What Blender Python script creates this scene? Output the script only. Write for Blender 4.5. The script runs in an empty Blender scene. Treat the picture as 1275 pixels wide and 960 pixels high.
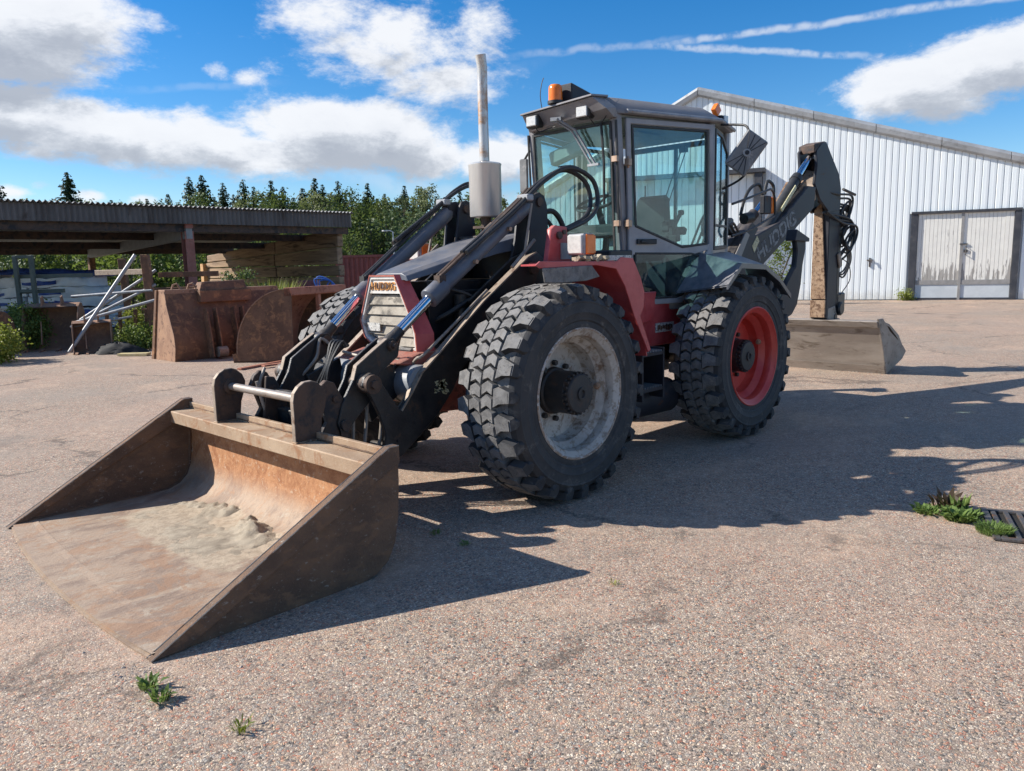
import bpy, bmesh, math, random
from mathutils import Vector as V, Matrix, noise as mn
S = bpy.context.scene
COL = S.collection
rnd = random.Random(7)
PI = math.pi
# ------------------------------------------------------------------ camera
cam = bpy.data.objects.new('camera', bpy.data.cameras.new('camera')); COL.objects.link(cam); S.camera = cam
cam.data.sensor_width = 36.0; cam.data.lens = 963.02/1275*36; cam.data.clip_end = 2000; cam.data.clip_start = .05
CR = V((-0.692121, 0.721391, -0.023738)); CF = V((-0.710418, -0.686669, -0.154248))
CF.normalize(); CR = (CR - CF*CR.dot(CF)).normalized(); CU = CR.cross(CF)
CLOC = V((4.2773, 4.5741, 1.6477))
cam.matrix_world = Matrix(((CR.x, CU.x, -CF.x, CLOC.x), (CR.y, CU.y, -CF.y, CLOC.y), (CR.z, CU.z, -CF.z, CLOC.z), (0, 0, 0, 1)))
# ------------------------------------------------------------------ sun, view
SUND = V((.60, -.77, .665)).normalized()
sl = bpy.data.lights.new('sun', 'SUN'); sl.energy = 5.0; sl.angle = math.radians(.55); sl.color = (1, .945, .86)
so = bpy.data.objects.new('sun', sl); COL.objects.link(so); so.rotation_euler = SUND.to_track_quat('Z', 'Y').to_euler()
so.location = (10, -12, 14)
S.view_settings.view_transform = 'Standard'; S.view_settings.look = 'None'
S.view_settings.exposure = 0.62; S.view_settings.gamma = 1.0; S.view_settings.use_curve_mapping = False

# ------------------------------------------------------------------ node helper
class NT:
    def __init__(s, tree): s.t = tree; s.n = tree.nodes; s.l = tree.links
    def node(s, ty, ins=None, **props):
        n = s.n.new(ty)
        for k, v in props.items(): setattr(n, k, v)
        for k, v in (ins or {}).items(): s.set(n.inputs[k], v)
        return n
    def set(s, sock, v):
        if isinstance(v, bpy.types.NodeSocket): s.l.new(v, sock)
        elif v is not None:
            if isinstance(v, (tuple, list)) and sock.type == 'RGBA' and len(v) == 3: v = (*v, 1)
            sock.default_value = v
    def m(s, op, a, b=None, c=None, clamp=False):
        n = s.n.new('ShaderNodeMath'); n.operation = op; n.use_clamp = clamp
        for i, x in enumerate((a, b, c)):
            if x is not None: s.set(n.inputs[i], x)
        return n.outputs[0]
    def vm(s, op, a, b=None):
        n = s.n.new('ShaderNodeVectorMath'); n.operation = op
        s.set(n.inputs[0], a)
        if b is not None: s.set(n.inputs[1], b)
        return n.outputs['Value' if op in ('DOT_PRODUCT', 'LENGTH') else 'Vector']
    def mix(s, f, a, b, blend='MIX'):
        n = s.n.new('ShaderNodeMix'); n.data_type = 'RGBA'; n.blend_type = blend
        s.set(n.inputs[0], f); s.set(n.inputs[6], a); s.set(n.inputs[7], b); return n.outputs[2]
    def noise(s, vec, scale, detail=4, rough=.55, dist=0, out=0):
        n = s.n.new('ShaderNodeTexNoise'); s.set(n.inputs['Vector'], vec); s.set(n.inputs['Scale'], scale)
        n.inputs['Detail'].default_value = detail; n.inputs['Roughness'].default_value = rough; n.inputs['Distortion'].default_value = dist
        return n.outputs[out]
    def ss(s, x, lo, hi):
        n = s.n.new('ShaderNodeMapRange'); n.interpolation_type = 'SMOOTHSTEP'
        s.set(n.inputs[0], x); s.set(n.inputs[1], lo); s.set(n.inputs[2], hi); return n.outputs[0]
    def ramp(s, x, stops, interp='LINEAR'):
        n = s.n.new('ShaderNodeValToRGB'); r = n.color_ramp; r.interpolation = interp
        while len(r.elements) > 1: r.elements.remove(r.elements[-1])
        r.elements[0].position = stops[0][0]; r.elements[0].color = (*stops[0][1], 1)
        for p, c in stops[1:]: e = r.elements.new(p); e.color = (*c, 1)
        s.set(n.inputs[0], x); return n.outputs[0]

# ------------------------------------------------------------------ world: Nishita sky with broken cumulus
w = bpy.data.worlds.new('World'); S.world = w; w.use_nodes = True
N = NT(w.node_tree); N.n.clear()
sky = N.node('ShaderNodeTexSky', sky_type='NISHITA', sun_disc=False, sun_elevation=math.asin(SUND.z), sun_rotation=math.atan2(SUND.x, SUND.y),
             air_density=1.0, dust_density=.08, ozone_density=3.2, altitude=200)
skyc0 = N.node('ShaderNodeHueSaturation', {'Saturation': 1.40, 'Value': 1.42, 'Color': sky.outputs[0]}).outputs[0]
skyc = N.mix(1.0, skyc0, (.98, .985, 1.06), 'MULTIPLY')
tc = N.node('ShaderNodeTexCoord').outputs['Generated']
FH = V((CF.x, CF.y, 0)).normalized(); RH = V((CR.x, CR.y, 0)).normalized()
def px2ang(u, v):
    d = CF + CR*((u-637.5)/963.02) - CU*((v-480)/963.02); d.normalize()
    return math.atan2(d.dot(RH), d.dot(FH)), math.asin(d.z)
# cloud centres: azimuth, elevation, half width, half height (radians), weight
BL = [(-.575, .235, .14, .050, 1.2), (-.50, .265, .10, .045, .95), (-.60, .180, .12, .036, 1.15), (-.50, .160, .11, .032, 1.1), (-.40, .146, .11, .032, 1.1), (-.53, .135, .07, .018, .8),
      (-.30, .132, .10, .030, 1.05), (-.22, .158, .09, .040, 1.2), (-.15, .155, .08, .040, 1.2), (-.105, .130, .06, .028, 1.05),
      (-.22, .285, .10, .034, .85), (-.14, .262, .12, .046, .95), (-.085, .225, .08, .038, .8), (-.05, .265, .06, .05, .65),
      (-.31, .222, .02, .010, .55), (-.345, .227, .018, .012, .5), (-.40, .275, .028, .02, .6), (-.02, .128, .06, .030, .95), (.0, .085, .05, .02, .5),
      (.475, .180, .09, .034, 1.15), (.56, .195, .11, .036, 1.15), (.64, .19, .08, .03, 1), (-.49, .085, .026, .010, .75), (-.57, .087, .035, .012, .75), (-.53, .098, .02, .008, .6),
      (-.43, .082, .026, .009, .65), (-.26, .110, .07, .012, .6)]
grp = bpy.data.node_groups.new('cloud_density', 'ShaderNodeTree')
grp.interface.new_socket('az', in_out='INPUT', socket_type='NodeSocketFloat'); grp.interface.new_socket('el', in_out='INPUT', socket_type='NodeSocketFloat')
grp.interface.new_socket('vec', in_out='INPUT', socket_type='NodeSocketVector'); grp.interface.new_socket('d', in_out='OUTPUT', socket_type='NodeSocketFloat')
Gn = NT(grp); gi = grp.nodes.new('NodeGroupInput'); go = grp.nodes.new('NodeGroupOutput')
acc = None
for az, el, a, b, wt in BL:
    dx = Gn.m('DIVIDE', Gn.m('SUBTRACT', gi.outputs[0], az), a); dy = Gn.m('DIVIDE', Gn.m('SUBTRACT', gi.outputs[1], el), b)
    q = Gn.m('ADD', Gn.m('MULTIPLY', dx, dx), Gn.m('MULTIPLY', dy, dy))
    g = Gn.m('MULTIPLY', Gn.m('POWER', 2.718, Gn.m('MULTIPLY', q, -.8)), wt)
    acc = g if acc is None else Gn.m('MAXIMUM', acc, g)
# the same kind of cloud goes on all round the sky outside the picture
absaz = Gn.m('ABSOLUTE', gi.outputs[0])
out_m = Gn.ss(absaz, .62, .85); hi_m = Gn.ss(gi.outputs[1], .31, .42)
outm = Gn.m('MAXIMUM', out_m, hi_m)
big = Gn.noise(gi.outputs[2], 2.6, 2, .5)
gen = Gn.m('MULTIPLY', Gn.m('MULTIPLY', Gn.ss(big, .50, .66), outm), .95)
acc = Gn.m('MAXIMUM', acc, gen)
n1 = Gn.noise(gi.outputs[2], 6.5, 10, .66, .35)
n2 = Gn.noise(gi.outputs[2], 26, 9, .68)
dn = Gn.m('ADD', acc, Gn.m('ADD', Gn.m('MULTIPLY', Gn.m('SUBTRACT', n1, .5), 1.35), Gn.m('MULTIPLY', Gn.m('SUBTRACT', n2, .5), .70)))
Gn.l.new(dn, go.inputs[0])
az = N.m('ARCTAN2', N.vm('DOT_PRODUCT', tc, tuple(RH)), N.vm('DOT_PRODUCT', tc, tuple(FH)))
sep = N.node('ShaderNodeSeparateXYZ', {0: tc}); el = N.m('ARCSINE', sep.outputs[2])
sc = N.vm('MULTIPLY', tc, (1, 1, 2.0))
def dens(de, daz=0):
    g = N.n.new('ShaderNodeGroup'); g.node_tree = grp
    N.set(g.inputs[0], N.m('ADD', az, daz)); N.set(g.inputs[1], N.m('ADD', el, de))
    N.set(g.inputs[2], N.vm('ADD', sc, (0, 0, de*2.0))); return g.outputs[0]
d0 = dens(0); d1 = dens(.034, -.014)
alpha = N.m('MULTIPLY', N.ss(d0, .36, .80), .96)
thick = N.m('ADD', N.m('MULTIPLY', N.ss(N.m('ADD', d1, N.m('MULTIPLY', N.m('SUBTRACT', N.noise(sc, 30, 8, .65), .5), .5)), .50, 1.20), .85), N.m('MULTIPLY', N.ss(d0, .8, 1.6), .15))
ccol = N.ramp(thick, [(0, (1.0, 1.02, 1.06)), (.22, (.86, .89, .95)), (.50, (.66, .70, .77)), (1, (.44, .48, .56))])
# contrails and high thin cirrus
def streak(p0, p1, wd, amt, sc_):
    a = px2ang(*p0); b = px2ang(*p1)
    f = lambda q: FH*math.cos(q[0])*math.cos(q[1]) + RH*math.sin(q[0])*math.cos(q[1]) + V((0, 0, math.sin(q[1])))
    A, B = f(a), f(b); nrm = A.cross(B).normalized(); mid = (A+B).normalized(); cosl = mid.dot(A)
    dist = N.m('ABSOLUTE', N.m('ADD', N.vm('DOT_PRODUCT', tc, tuple(nrm)), N.m('MULTIPLY', N.m('SUBTRACT', N.noise(tc, sc_, 3), .5), wd*2.2)))
    line = N.m('SUBTRACT', 1, N.ss(dist, wd*.15, wd)); along = N.ss(N.vm('DOT_PRODUCT', tc, tuple(mid)), cosl-.004, cosl+.01)
    brk = N.ss(N.noise(tc, sc_*2, 4), .25, .6)
    return N.m('MULTIPLY', N.m('MULTIPLY', N.m('MULTIPLY', line, along), brk), amt)
st = None
for a in [((790, 56), (1110, 72), .0055, .55, 30), ((830, 55), (1300, -8), .006, .60, 22), ((640, 70), (850, 50), .006, .45, 26), ((560, 118), (660, 80), .012, .35, 18), ((160, 112), (345, 104), .006, .42, 20), ((380, 215), (640, 250), .018, .30, 14)]:
    x = streak(*a); st = x if st is None else N.m('MAXIMUM', st, x)
base = N.mix(st, skyc, (8.5, 9.0, 9.8))
ccs = N.mix(1.0, ccol, (9.6, 9.6, 9.6), 'MULTIPLY')
skyall = N.mix(alpha, base, ccs)
bg = N.node('ShaderNodeBackground', {'Color': skyall, 'Strength': .064}); wo = N.n.new('ShaderNodeOutputWorld'); N.l.new(bg.outputs[0], wo.inputs[0])

# ------------------------------------------------------------------ mesh helpers
class MB:
    def __init__(s): s.v = []; s.f = []; s.mi = []; s.cur = 0
    def add(s, vs, fs):
        o = len(s.v); s.v += [tuple(v) for v in vs]; s.f += [tuple(i+o for i in f) for f in fs]; s.mi += [s.cur]*len(fs); return s
    def box(s, c, d, rot=None, taper=1.0):
        vs = []
        for sx, sy, sz in ((-1,-1,-1),(1,-1,-1),(1,1,-1),(-1,1,-1),(-1,-1,1),(1,-1,1),(1,1,1),(-1,1,1)):
            t = taper if sz > 0 else 1
            p = V((sx*d[0]/2*t, sy*d[1]/2*t, sz*d[2]/2)); p = rot @ p if rot else p; vs.append(p+V(c))
        return s.add(vs, [(0,3,2,1),(4,5,6,7),(0,1,5,4),(1,2,6,5),(2,3,7,6),(3,0,4,7)])
    def box2(s, a, b): return s.box([(a[i]+b[i])/2 for i in range(3)], [abs(a[i]-b[i]) for i in range(3)])
    def prism(s, pts, lo, hi, ax='y'):          # polygon extruded along an axis
        n = len(pts)
        def mk(p, h): return {'y': (p[0], h, p[1]), 'x': (h, p[0], p[1]), 'z': (p[0], p[1], h)}[ax]
        area = sum(pts[i][0]*pts[(i+1)%n][1]-pts[(i+1)%n][0]*pts[i][1] for i in range(n))
        if (area > 0) != (ax == 'y'): pts = pts[::-1]   # keep outward normals
        if ax == 'y' or 1:
            vs = [mk(p, lo) for p in pts]+[mk(p, hi) for p in pts]
        fs = [tuple(range(n))[::-1], tuple(range(n, 2*n))]+[(i, (i+1)%n, n+(i+1)%n, n+i) for i in range(n)]
        return s.add(vs, fs)
    def hull2(s, A, B):                          # loft two equal loops with caps
        n = len(A); fs = [tuple(range(n))[::-1], tuple(range(n, 2*n))]+[(i, (i+1)%n, n+(i+1)%n, n+i) for i in range(n)]
        return s.add(list(A)+list(B), fs)
    def cyl(s, p0, p1, r0, r1=None, n=16, cap=True):
        return s.tube([p0, p1], [r0, r0 if r1 is None else r1], n, cap)
    def tube(s, pts, r, n=8, cap=True):
        pts = [V(p) for p in pts]; k = len(pts); rs = r if isinstance(r, (list, tuple)) else [r]*k
        up = None; rings = []
        for i, p in enumerate(pts):
            t = (pts[min(i+1, k-1)]-pts[max(i-1, 0)]).normalized()
            if up is None: up = t.orthogonal().normalized()
            up = (up-t*up.dot(t)).normalized(); bi = t.cross(up)
            rings.append([p+(up*math.cos(a)+bi*math.sin(a))*rs[i] for a in [2*PI*j/n for j in range(n)]])
        vs = [q for rg in rings for q in rg]; fs = []
        for i in range(k-1):
            for j in range(n): a = i*n+j; b = i*n+(j+1)%n; fs.append((a, b, b+n, a+n))
        if cap: fs += [tuple(range(n))[::-1], tuple(range((k-1)*n, k*n))]
        return s.add(vs, fs)
    def curve(s, pts, r, n=8, seg=6):
        P = [V(p) for p in pts]; out = []
        for i in range(len(P)-1):
            p0 = P[max(i-1, 0)]; p1 = P[i]; p2 = P[i+1]; p3 = P[min(i+2, len(P)-1)]
            for j in range(seg):
                t = j/seg; out.append(.5*((2*p1)+(p2-p0)*t+(2*p0-5*p1+4*p2-p3)*t*t+(3*p1-p0-3*p2+p3)*t**3))
        out.append(P[-1]); return s.tube(out, r, n)
    def lathe(s, prof, n=48, ax='y', c=(0, 0, 0), closed=False):      # prof: (r, h)
        vs = []; k = len(prof)
        for j in range(n):
            a = 2*PI*j/n
            for r, h in prof:
                p = (r*math.cos(a), h, r*math.sin(a)) if ax == 'y' else ((r*math.cos(a), r*math.sin(a), h) if ax == 'z' else (h, r*math.cos(a), r*math.sin(a)))
                vs.append((p[0]+c[0], p[1]+c[1], p[2]+c[2]))
        fs = []
        for j in range(n):
            for i in range(k if closed else k-1):
                a = j*k+i; b = j*k+(i+1)%k; a2 = ((j+1)%n)*k+i; b2 = ((j+1)%n)*k+(i+1)%k
                fs.append((a, b, b2, a2))
        return s.add(vs, fs)
def spts(*a): return [V(p) for p in a]
def me_of(mb, name, mats):
    me = bpy.data.meshes.new(name); me.from_pydata([tuple(v) for v in mb.v], [], mb.f); 
    for m_ in (mats if isinstance(mats, (list, tuple)) else [mats]): me.materials.append(m_)
    if any(mb.mi): me.polygons.foreach_set('material_index', mb.mi)
    return me
def build(name, mb, mat, parent=None, smooth=35, bevel=0, weld=True, center=True, fix=True):
    me = me_of(mb, name, mat)
    bm = bmesh.new(); bm.from_mesh(me)
    if weld: bmesh.ops.remove_doubles(bm, verts=bm.verts, dist=1e-5)
    if fix: bmesh.ops.recalc_face_normals(bm, faces=bm.faces)
    if bevel:
        es = [e for e in bm.edges if len(e.link_faces) == 2 and e.calc_face_angle(0) > math.radians(28)]
        bmesh.ops.bevel(bm, geom=es, offset=bevel, offset_type='OFFSET', segments=1, affect='EDGES', clamp_overlap=True)
    bm.to_mesh(me); bm.free()
    o = bpy.data.objects.new(name, me); COL.objects.link(o)
    cl = V((0, 0, 0))
    if center and len(me.vertices):
        xs = [v.co for v in me.vertices]
        cl = V([(min(p[i] for p in xs)+max(p[i] for p in xs))/2 for i in range(3)])
        if parent is None: cl.z = min(p[2] for p in xs)
        me.transform(Matrix.Translation(-cl))
    if smooth:
        me.shade_smooth(); me.set_sharp_from_angle(angle=math.radians(smooth))
    if parent is not None:
        o.parent = parent; o.location = cl-WL(parent)
    else: o.location = cl
    return o
def WL(p):
    t = V((0, 0, 0))
    while p is not None: t = t+p.location; p = p.parent
    return t
def tag(o, label=None, cat=None, group=None, kind=None):
    if label: o['label'] = label
    if cat: o['category'] = cat
    if group: o['group'] = group
    if kind: o['kind'] = kind
    return o
def thing(name, loc, label, cat, group=None):
    o = bpy.data.objects.new(name, None); COL.objects.link(o); o.location = loc; o.empty_display_size = .2
    return tag(o, label, cat, group)
def kids(o): return [c for c in bpy.data.objects if c.parent == o]
def copy_tree(o, parent=None):
    c = o.copy(); COL.objects.link(c); c.parent = parent
    for ch in kids(o): copy_tree(ch, c)
    return c
def rotz(a): return Matrix.Rotation(a, 3, 'Z')
def text_mesh(txt, size, depth=.002, bold=0):
    cu = bpy.data.curves.new('lettering', 'FONT'); cu.body = txt; cu.size = size; cu.extrude = depth; cu.offset = bold; cu.align_x = 'CENTER'; cu.align_y = 'CENTER'
    o = bpy.data.objects.new('t', cu); COL.objects.link(o); dg = bpy.context.evaluated_depsgraph_get()
    me = bpy.data.meshes.new_from_object(o.evaluated_get(dg)); bpy.data.objects.remove(o); return me
def lettering(txt, size, pos, xdir, ydir, mat, parent, name='lettering', sx=1.0, depth=.002, bold=0):
    me = text_mesh(txt, size, depth, bold); X = V(xdir).normalized(); Z = X.cross(V(ydir)).normalized(); Y = Z.cross(X)
    M = Matrix(((X.x*sx, Y.x, Z.x, 0), (X.y*sx, Y.y, Z.y, 0), (X.z*sx, Y.z, Z.z, 0), (0, 0, 0, 1))); me.transform(M)
    me.materials.clear(); me.materials.append(mat); o = bpy.data.objects.new(name, me); COL.objects.link(o)
    o.parent = parent; o.location = V(pos)-WL(parent); return o

# ------------------------------------------------------------------ materials
def surf(name, c1, c2, scale=6, rough=.6, metal=0., c3=None, s3=5, t3=(.55, .65), c4=None, s4=20, t4=(.6, .7), bump=.15, bs=60, dust=None, dustamt=.5,
         rv=.12, stretch=(1, 1, 1), spec=.5, world=False):
    m = bpy.data.materials.new(name); m.use_nodes = True; T = NT(m.node_tree); b = m.node_tree.nodes['Principled BSDF']
    if world: co = T.node('ShaderNodeNewGeometry').outputs['Position']
    else:
        tco = T.node('ShaderNodeTexCoord').outputs['Object']; oi = T.node('ShaderNodeObjectInfo')
        co = T.vm('ADD', tco, T.vm('MULTIPLY', oi.outputs['Random'], (37., 17., 53.)))
    cs = T.vm('MULTIPLY', co, stretch)
    n1 = T.noise(cs, scale, 7, .62, .3)
    n1 = T.m('ADD', T.m('MULTIPLY', n1, .8), T.m('MULTIPLY', T.noise(cs, scale*6, 8, .75), .2)); col = T.mix(T.ss(n1, .38, .62), c1, c2); r = T.m('ADD', rough, T.m('MULTIPLY', T.m('SUBTRACT', n1, .5), rv*2))
    if c3:
        f = T.ss(T.noise(cs, s3, 9, .68, .5), t3[0], t3[1]); col = T.mix(f, col, c3); r = T.m('ADD', r, T.m('MULTIPLY', f, .15))
    if c4:
        f4 = T.ss(T.noise(cs, s4, 6, .7), t4[0], t4[1]); col = T.mix(f4, col, c4)
    if dust:
        nz = T.node('ShaderNodeSeparateXYZ', {0: T.node('ShaderNodeNewGeometry').outputs['Normal']}).outputs[2]
        fd = T.m('MULTIPLY', T.m('MULTIPLY', T.ss(nz, .1, .95), T.ss(T.noise(co, 9, 6, .65), .3, .62)), dustamt); col = T.mix(fd, col, dust); r = T.m('ADD', r, T.m('MULTIPLY', fd, .4), clamp=True)
    hs = T.noise(co, bs, 6, .7)
    bm_ = T.node('ShaderNodeBump', {'Strength': bump, 'Distance': .01, 'Height': hs})
    T.set(b.inputs['Base Color'], col); T.set(b.inputs['Roughness'], r); b.inputs['Metallic'].default_value = metal
    T.set(b.inputs['Normal'], bm_.outputs[0]); b.inputs['Specular IOR Level'].default_value = spec
    return m
RUST = (.16, .062, .030); DUST = (.30, .25, .20)
M = {}
M['black'] = surf('black_worn_paint', (.020, .021, .028), (.030, .031, .038), 5, .50, 0, (.075, .040, .026), 7, (.60, .68), (.12, .10, .08), 38, (.68, .74), .12, 50, DUST, .25, spec=.3)
M['black2'] = surf('greasy_black_steel', (.012, .013, .016), (.028, .027, .027), 9, .38, 0, (.060, .034, .022), 8, (.55, .66), None, bump=.3, bs=70, dust=(.2, .16, .12), dustamt=.35)
M['grey'] = surf('grey_worn_paint', (.085, .097, .125), (.120, .130, .155), 4, .38, 0, (.10, .055, .035), 10, (.66, .72), (.20, .19, .18), 26, (.66, .74), .10, 50, DUST, .30)
M['tubegrey'] = surf('light_grey_tube_paint', (.17, .19, .22), (.24, .26, .285), 4, .45, 0, (.16, .13, .11), 6, (.58, .7), None, bump=.1, dust=DUST, dustamt=.4)
M['cabgrey'] = surf('cab_grey_paint', (.20, .19, .195), (.26, .25, .255), 4, .42, .0, (.085, .050, .035), 9, (.66, .72), None, bump=.08, dust=DUST, dustamt=.3)
M['mirrorback'] = surf('grey_reflecting_mirror_back', (.13, .13, .13), (.20, .20, .20), 5, .5, 0, (.32, .31, .30), 7, (.55, .70), None, bump=.1)  # reflected light on the back is put into the grey and paler patches
M['doorgrey'] = surf('door_grey_paint', (.28, .272, .28), (.35, .34, .345), 4, .42, .0, (.12, .06, .035), 11, (.66, .72), None, bump=.08)
M['fender'] = surf('rear_fender_paint', (.085, .095, .115), (.12, .125, .14), 3, .30, 0, (.17, .16, .155), 14, (.62, .75), None, bump=.06, dust=(.36, .34, .33), dustamt=.5)
M['red'] = surf('faded_red_paint', (.40, .045, .050), (.50, .085, .085), 4, .42, 0, (.22, .055, .03), 11, (.62, .70), (.15, .075, .05), 30, (.66, .73), .10, 50, (.45, .28, .24), .35)
M['reddirty'] = surf('dirty_red_paint', (.33, .07, .05), (.42, .12, .08), 5, .6, 0, (.10, .045, .03), 7, (.50, .66), None, bump=.3, dust=(.36, .22, .17), dustamt=.6)
M['rimred'] = surf('red_rim_paint', (.52, .040, .030), (.60, .07, .05), 5, .38, 0, (.25, .04, .03), 9, (.62, .72), None, bump=.06)
M['rimwhite'] = surf('white_grey_rim_paint', (.36, .335, .30), (.50, .465, .42), 4, .55, 0, (.18, .115, .075), 7, (.52, .66), (.25, .20, .15), 18, (.50, .64), .12, 50)
M['rimrust'] = surf('rusty_rim_flange', (.36, .30, .25), (.26, .17, .11), 18, .75, 0, (.50, .47, .44), 26, (.5, .6), None, bump=.4)
M['rubber'] = surf('tyre_rubber', (.024, .025, .028), (.044, .043, .044), 6, .72, 0, (.125, .115, .105), 9, (.52, .70), None, bump=.25, bs=90)
M['tread'] = surf('worn_tread_rubber', (.125, .12, .115), (.22, .213, .205), 11, .88, 0, (.235, .215, .195), 17, (.52, .66), (.055, .054, .054), 34, (.58, .68), bump=.6, bs=110)
M['hub'] = surf('greasy_hub', (.018, .018, .020), (.035, .030, .028), 9, .55, 0, (.070, .042, .028), 9, (.54, .64), (.25, .23, .21), 60, (.70, .76), .3, 60)
M['steel'] = surf('galvanized_pipe', (.24, .25, .26), (.36, .36, .37), 8, .5, .3, (.30, .20, .13), 12, (.62, .7), None, bump=.05)
M['muffler'] = surf('stainless_muffler', (.60, .59, .57), (.72, .70, .68), 3, .34, .55, (.36, .30, .25), 5, (.56, .75), None, bump=.03, stretch=(1, 1, .3))
M['pipehot'] = surf('heat_tinted_pipe', (.58, .54, .50), (.68, .64, .60), 4, .34, .5, (.42, .24, .13), 5, (.45, .65), None, bump=.04)
M['chrome'] = surf('chromed_rod', (.55, .58, .64), (.66, .68, .72), 3, .09, 1.0, bump=.0)
M['brown'] = surf('brown_worn_steel', (.055, .036, .028), (.10, .060, .042), 8, .6, .2, (.030, .030, .034), 5, (.5, .62), None, bump=.35, dust=(.28, .2, .15), dustamt=.4)
M['bar'] = surf('polished_cross_bar', (.22, .18, .15), (.30, .26, .23), 12, .5, .35, (.18, .10, .07), 14, (.6, .7), None, bump=.1, stretch=(1, .3, 1))
M['oldsteel'] = surf('tan_edge_steel', (.26, .20, .15), (.34, .27, .21), 18, .6, .2, (.14, .08, .05), 14, (.56, .66), None, bump=.2)
M['orange'] = surf('amber_lens', (.75, .17, .02), (.85, .22, .03), 20, .2, 0, bump=.02)
M['lens'] = surf('clear_lamp_lens', (.55, .53, .50), (.66, .64, .60), 40, .12, .1, bump=.15, bs=120)
M['white'] = surf('faded_white_paint', (.55, .53, .49), (.66, .64, .60), 9, .6, 0, (.40, .33, .26), 12, (.55, .65), None, bump=.08)
M['louvre'] = surf('dirty_louvre', (.26, .225, .175), (.38, .335, .27), 11, .7, 0, (.13, .115, .095), 9, (.5, .62), None, bump=.3, stretch=(1, .6, 1))
M['interior'] = surf('cab_interior_plastic', (.020, .022, .024), (.035, .036, .038), 6, .6, 0, bump=.1)
M['seat'] = surf('black_seat_fabric', (.015, .016, .018), (.024, .025, .028), 12, .85, 0, bump=.2)
M['headliner'] = surf('roof_headliner', (.20, .22, .21), (.26, .28, .26), 4, .8, 0, bump=.1)
M['paleplastic'] = surf('pale_console_plastic', (.30, .32, .31), (.38, .40, .39), 6, .6, 0, bump=.05)
M['hose'] = surf('black_hydraulic_hose', (.018, .018, .019), (.032, .031, .030), 20, .5, 0, (.10, .085, .07), 16, (.58, .7), None, bump=.15)
M['hosepale'] = surf('dusty_pipe', (.24, .20, .17), (.34, .29, .24), 14, .55, .2, (.14, .08, .05), 12, (.55, .68), None, bump=.1)
M['decal'] = surf('pale_decal', (.50, .49, .45), (.60, .59, .55), 20, .5, 0, (.16, .16, .17), 50, (.52, .6), None, bump=.02)
M['yellowdecal'] = surf('yellow_decal', (.50, .46, .24), (.58, .55, .36), 20, .5, 0, (.16, .15, .10), 45, (.55, .62), None, bump=.02)
M['greydecal'] = surf('grey_worn_lettering', (.13, .14, .155), (.19, .20, .215), 30, .5, 0, (.035, .038, .045), 22, (.48, .58), None, bump=.02)
M['darkletter'] = surf('dark_lettering', (.07, .025, .012), (.14, .06, .02), 30, .5, 0, bump=.02)
M['orangeletter'] = surf('orange_lettering', (.62, .26, .05), (.70, .34, .10), 30, .5, 0, bump=.02)
M['brass'] = surf('brass_hinge', (.38, .25, .17), (.45, .32, .24), 20, .45, .5, bump=.1)
def rustmat(name, a, b, c, d, rough=.72, sc=3.2, grain=(1, 1, 1), bump=.35, tt=(.52, .66)):
    return surf(name, a, b, sc, rough, .12, c, sc*2.2, tt, d, sc*9, (.58, .70), bump, 80, stretch=grain, spec=.35)
M['bk_out'] = rustmat('rusty_bucket_outside', (.105, .066, .045), (.175, .105, .066), (.205, .118, .070), (.30, .255, .21), sc=3.4, grain=(.8, 1, 1.3), tt=(.50, .62), bump=.6)
M['wornedge'] = surf('scraped_bright_edge', (.36, .29, .22), (.48, .41, .33), 20, .45, .3, (.20, .12, .08), 9, (.52, .62), None, bump=.1)
M['bk_edge'] = rustmat('worn_bucket_edge', (.33, .225, .145), (.42, .31, .21), (.30, .16, .085), (.48, .40, .30))
M['rust1'] = rustmat('dark_rust', (.120, .064, .040), (.185, .100, .060), (.30, .155, .08), (.070, .042, .029), tt=(.50, .64))
M['rust4'] = rustmat('brown_bucket_rust', (.23, .135, .090), (.33, .20, .135), (.40, .23, .13), (.11, .065, .045))
M['rust2'] = rustmat('red_rust_primer', (.34, .13, .08), (.42, .18, .115), (.20, .08, .05), (.42, .24, .17))
M['rust3'] = rustmat('old_bucket_plate', (.26, .150, .098), (.36, .215, .135), (.13, .075, .055), (.36, .27, .20))
M['rearbk'] = rustmat('scoured_steel_bucket', (.24, .205, .175), (.33, .29, .25), (.145, .115, .09), (.32, .29, .26), rough=.5, grain=(1, .35, 1.4), bump=.15)
M['dipface'] = rustmat('lit_orange_dipper_face', (.24, .150, .088), (.36, .250, .165), (.13, .075, .048), (.10, .085, .07), sc=9, tt=(.48, .60))  # for sun-facing sides of dipper and boom; their lit orange is in the colour
M['timber'] = surf('weathered_timber', (.23, .15, .092), (.40, .27, .165), 2.4, .85, 0, (.10, .065, .042), 3, (.5, .66), (.28, .20, .13), 16, (.6, .7), .5, 30, stretch=(1.0, .22, 2.5))
M['timbercut'] = surf('sunlit_timber_end', (.50, .27, .11), (.60, .36, .17), 5, .8, 0, (.30, .15, .07), 9, (.55, .65), None, bump=.3)  # end grain catching the sun: that brightness is put into the orange
M['galv'] = surf('corrugated_sheet', (.115, .100, .092), (.165, .148, .138), 2, .6, .15, (.08, .06, .05), 3, (.52, .68), None, bump=.1, stretch=(1, 1, .3))
M['roofgrey'] = surf('fibre_cement_roof', (.22, .215, .21), (.30, .295, .29), 3, .8, 0, (.13, .125, .12), 3, (.55, .65), None, bump=.2)
M['postred'] = surf('red_primed_post', (.30, .105, .075), (.38, .15, .11), 4, .7, 0, (.20, .11, .08), 8, (.55, .66), None, bump=.2)
M['greensteel'] = surf('green_steel_rack', (.055, .075, .060), (.085, .105, .085), 4, .6, 0, (.10, .06, .04), 8, (.6, .68), None, bump=.15)
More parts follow.
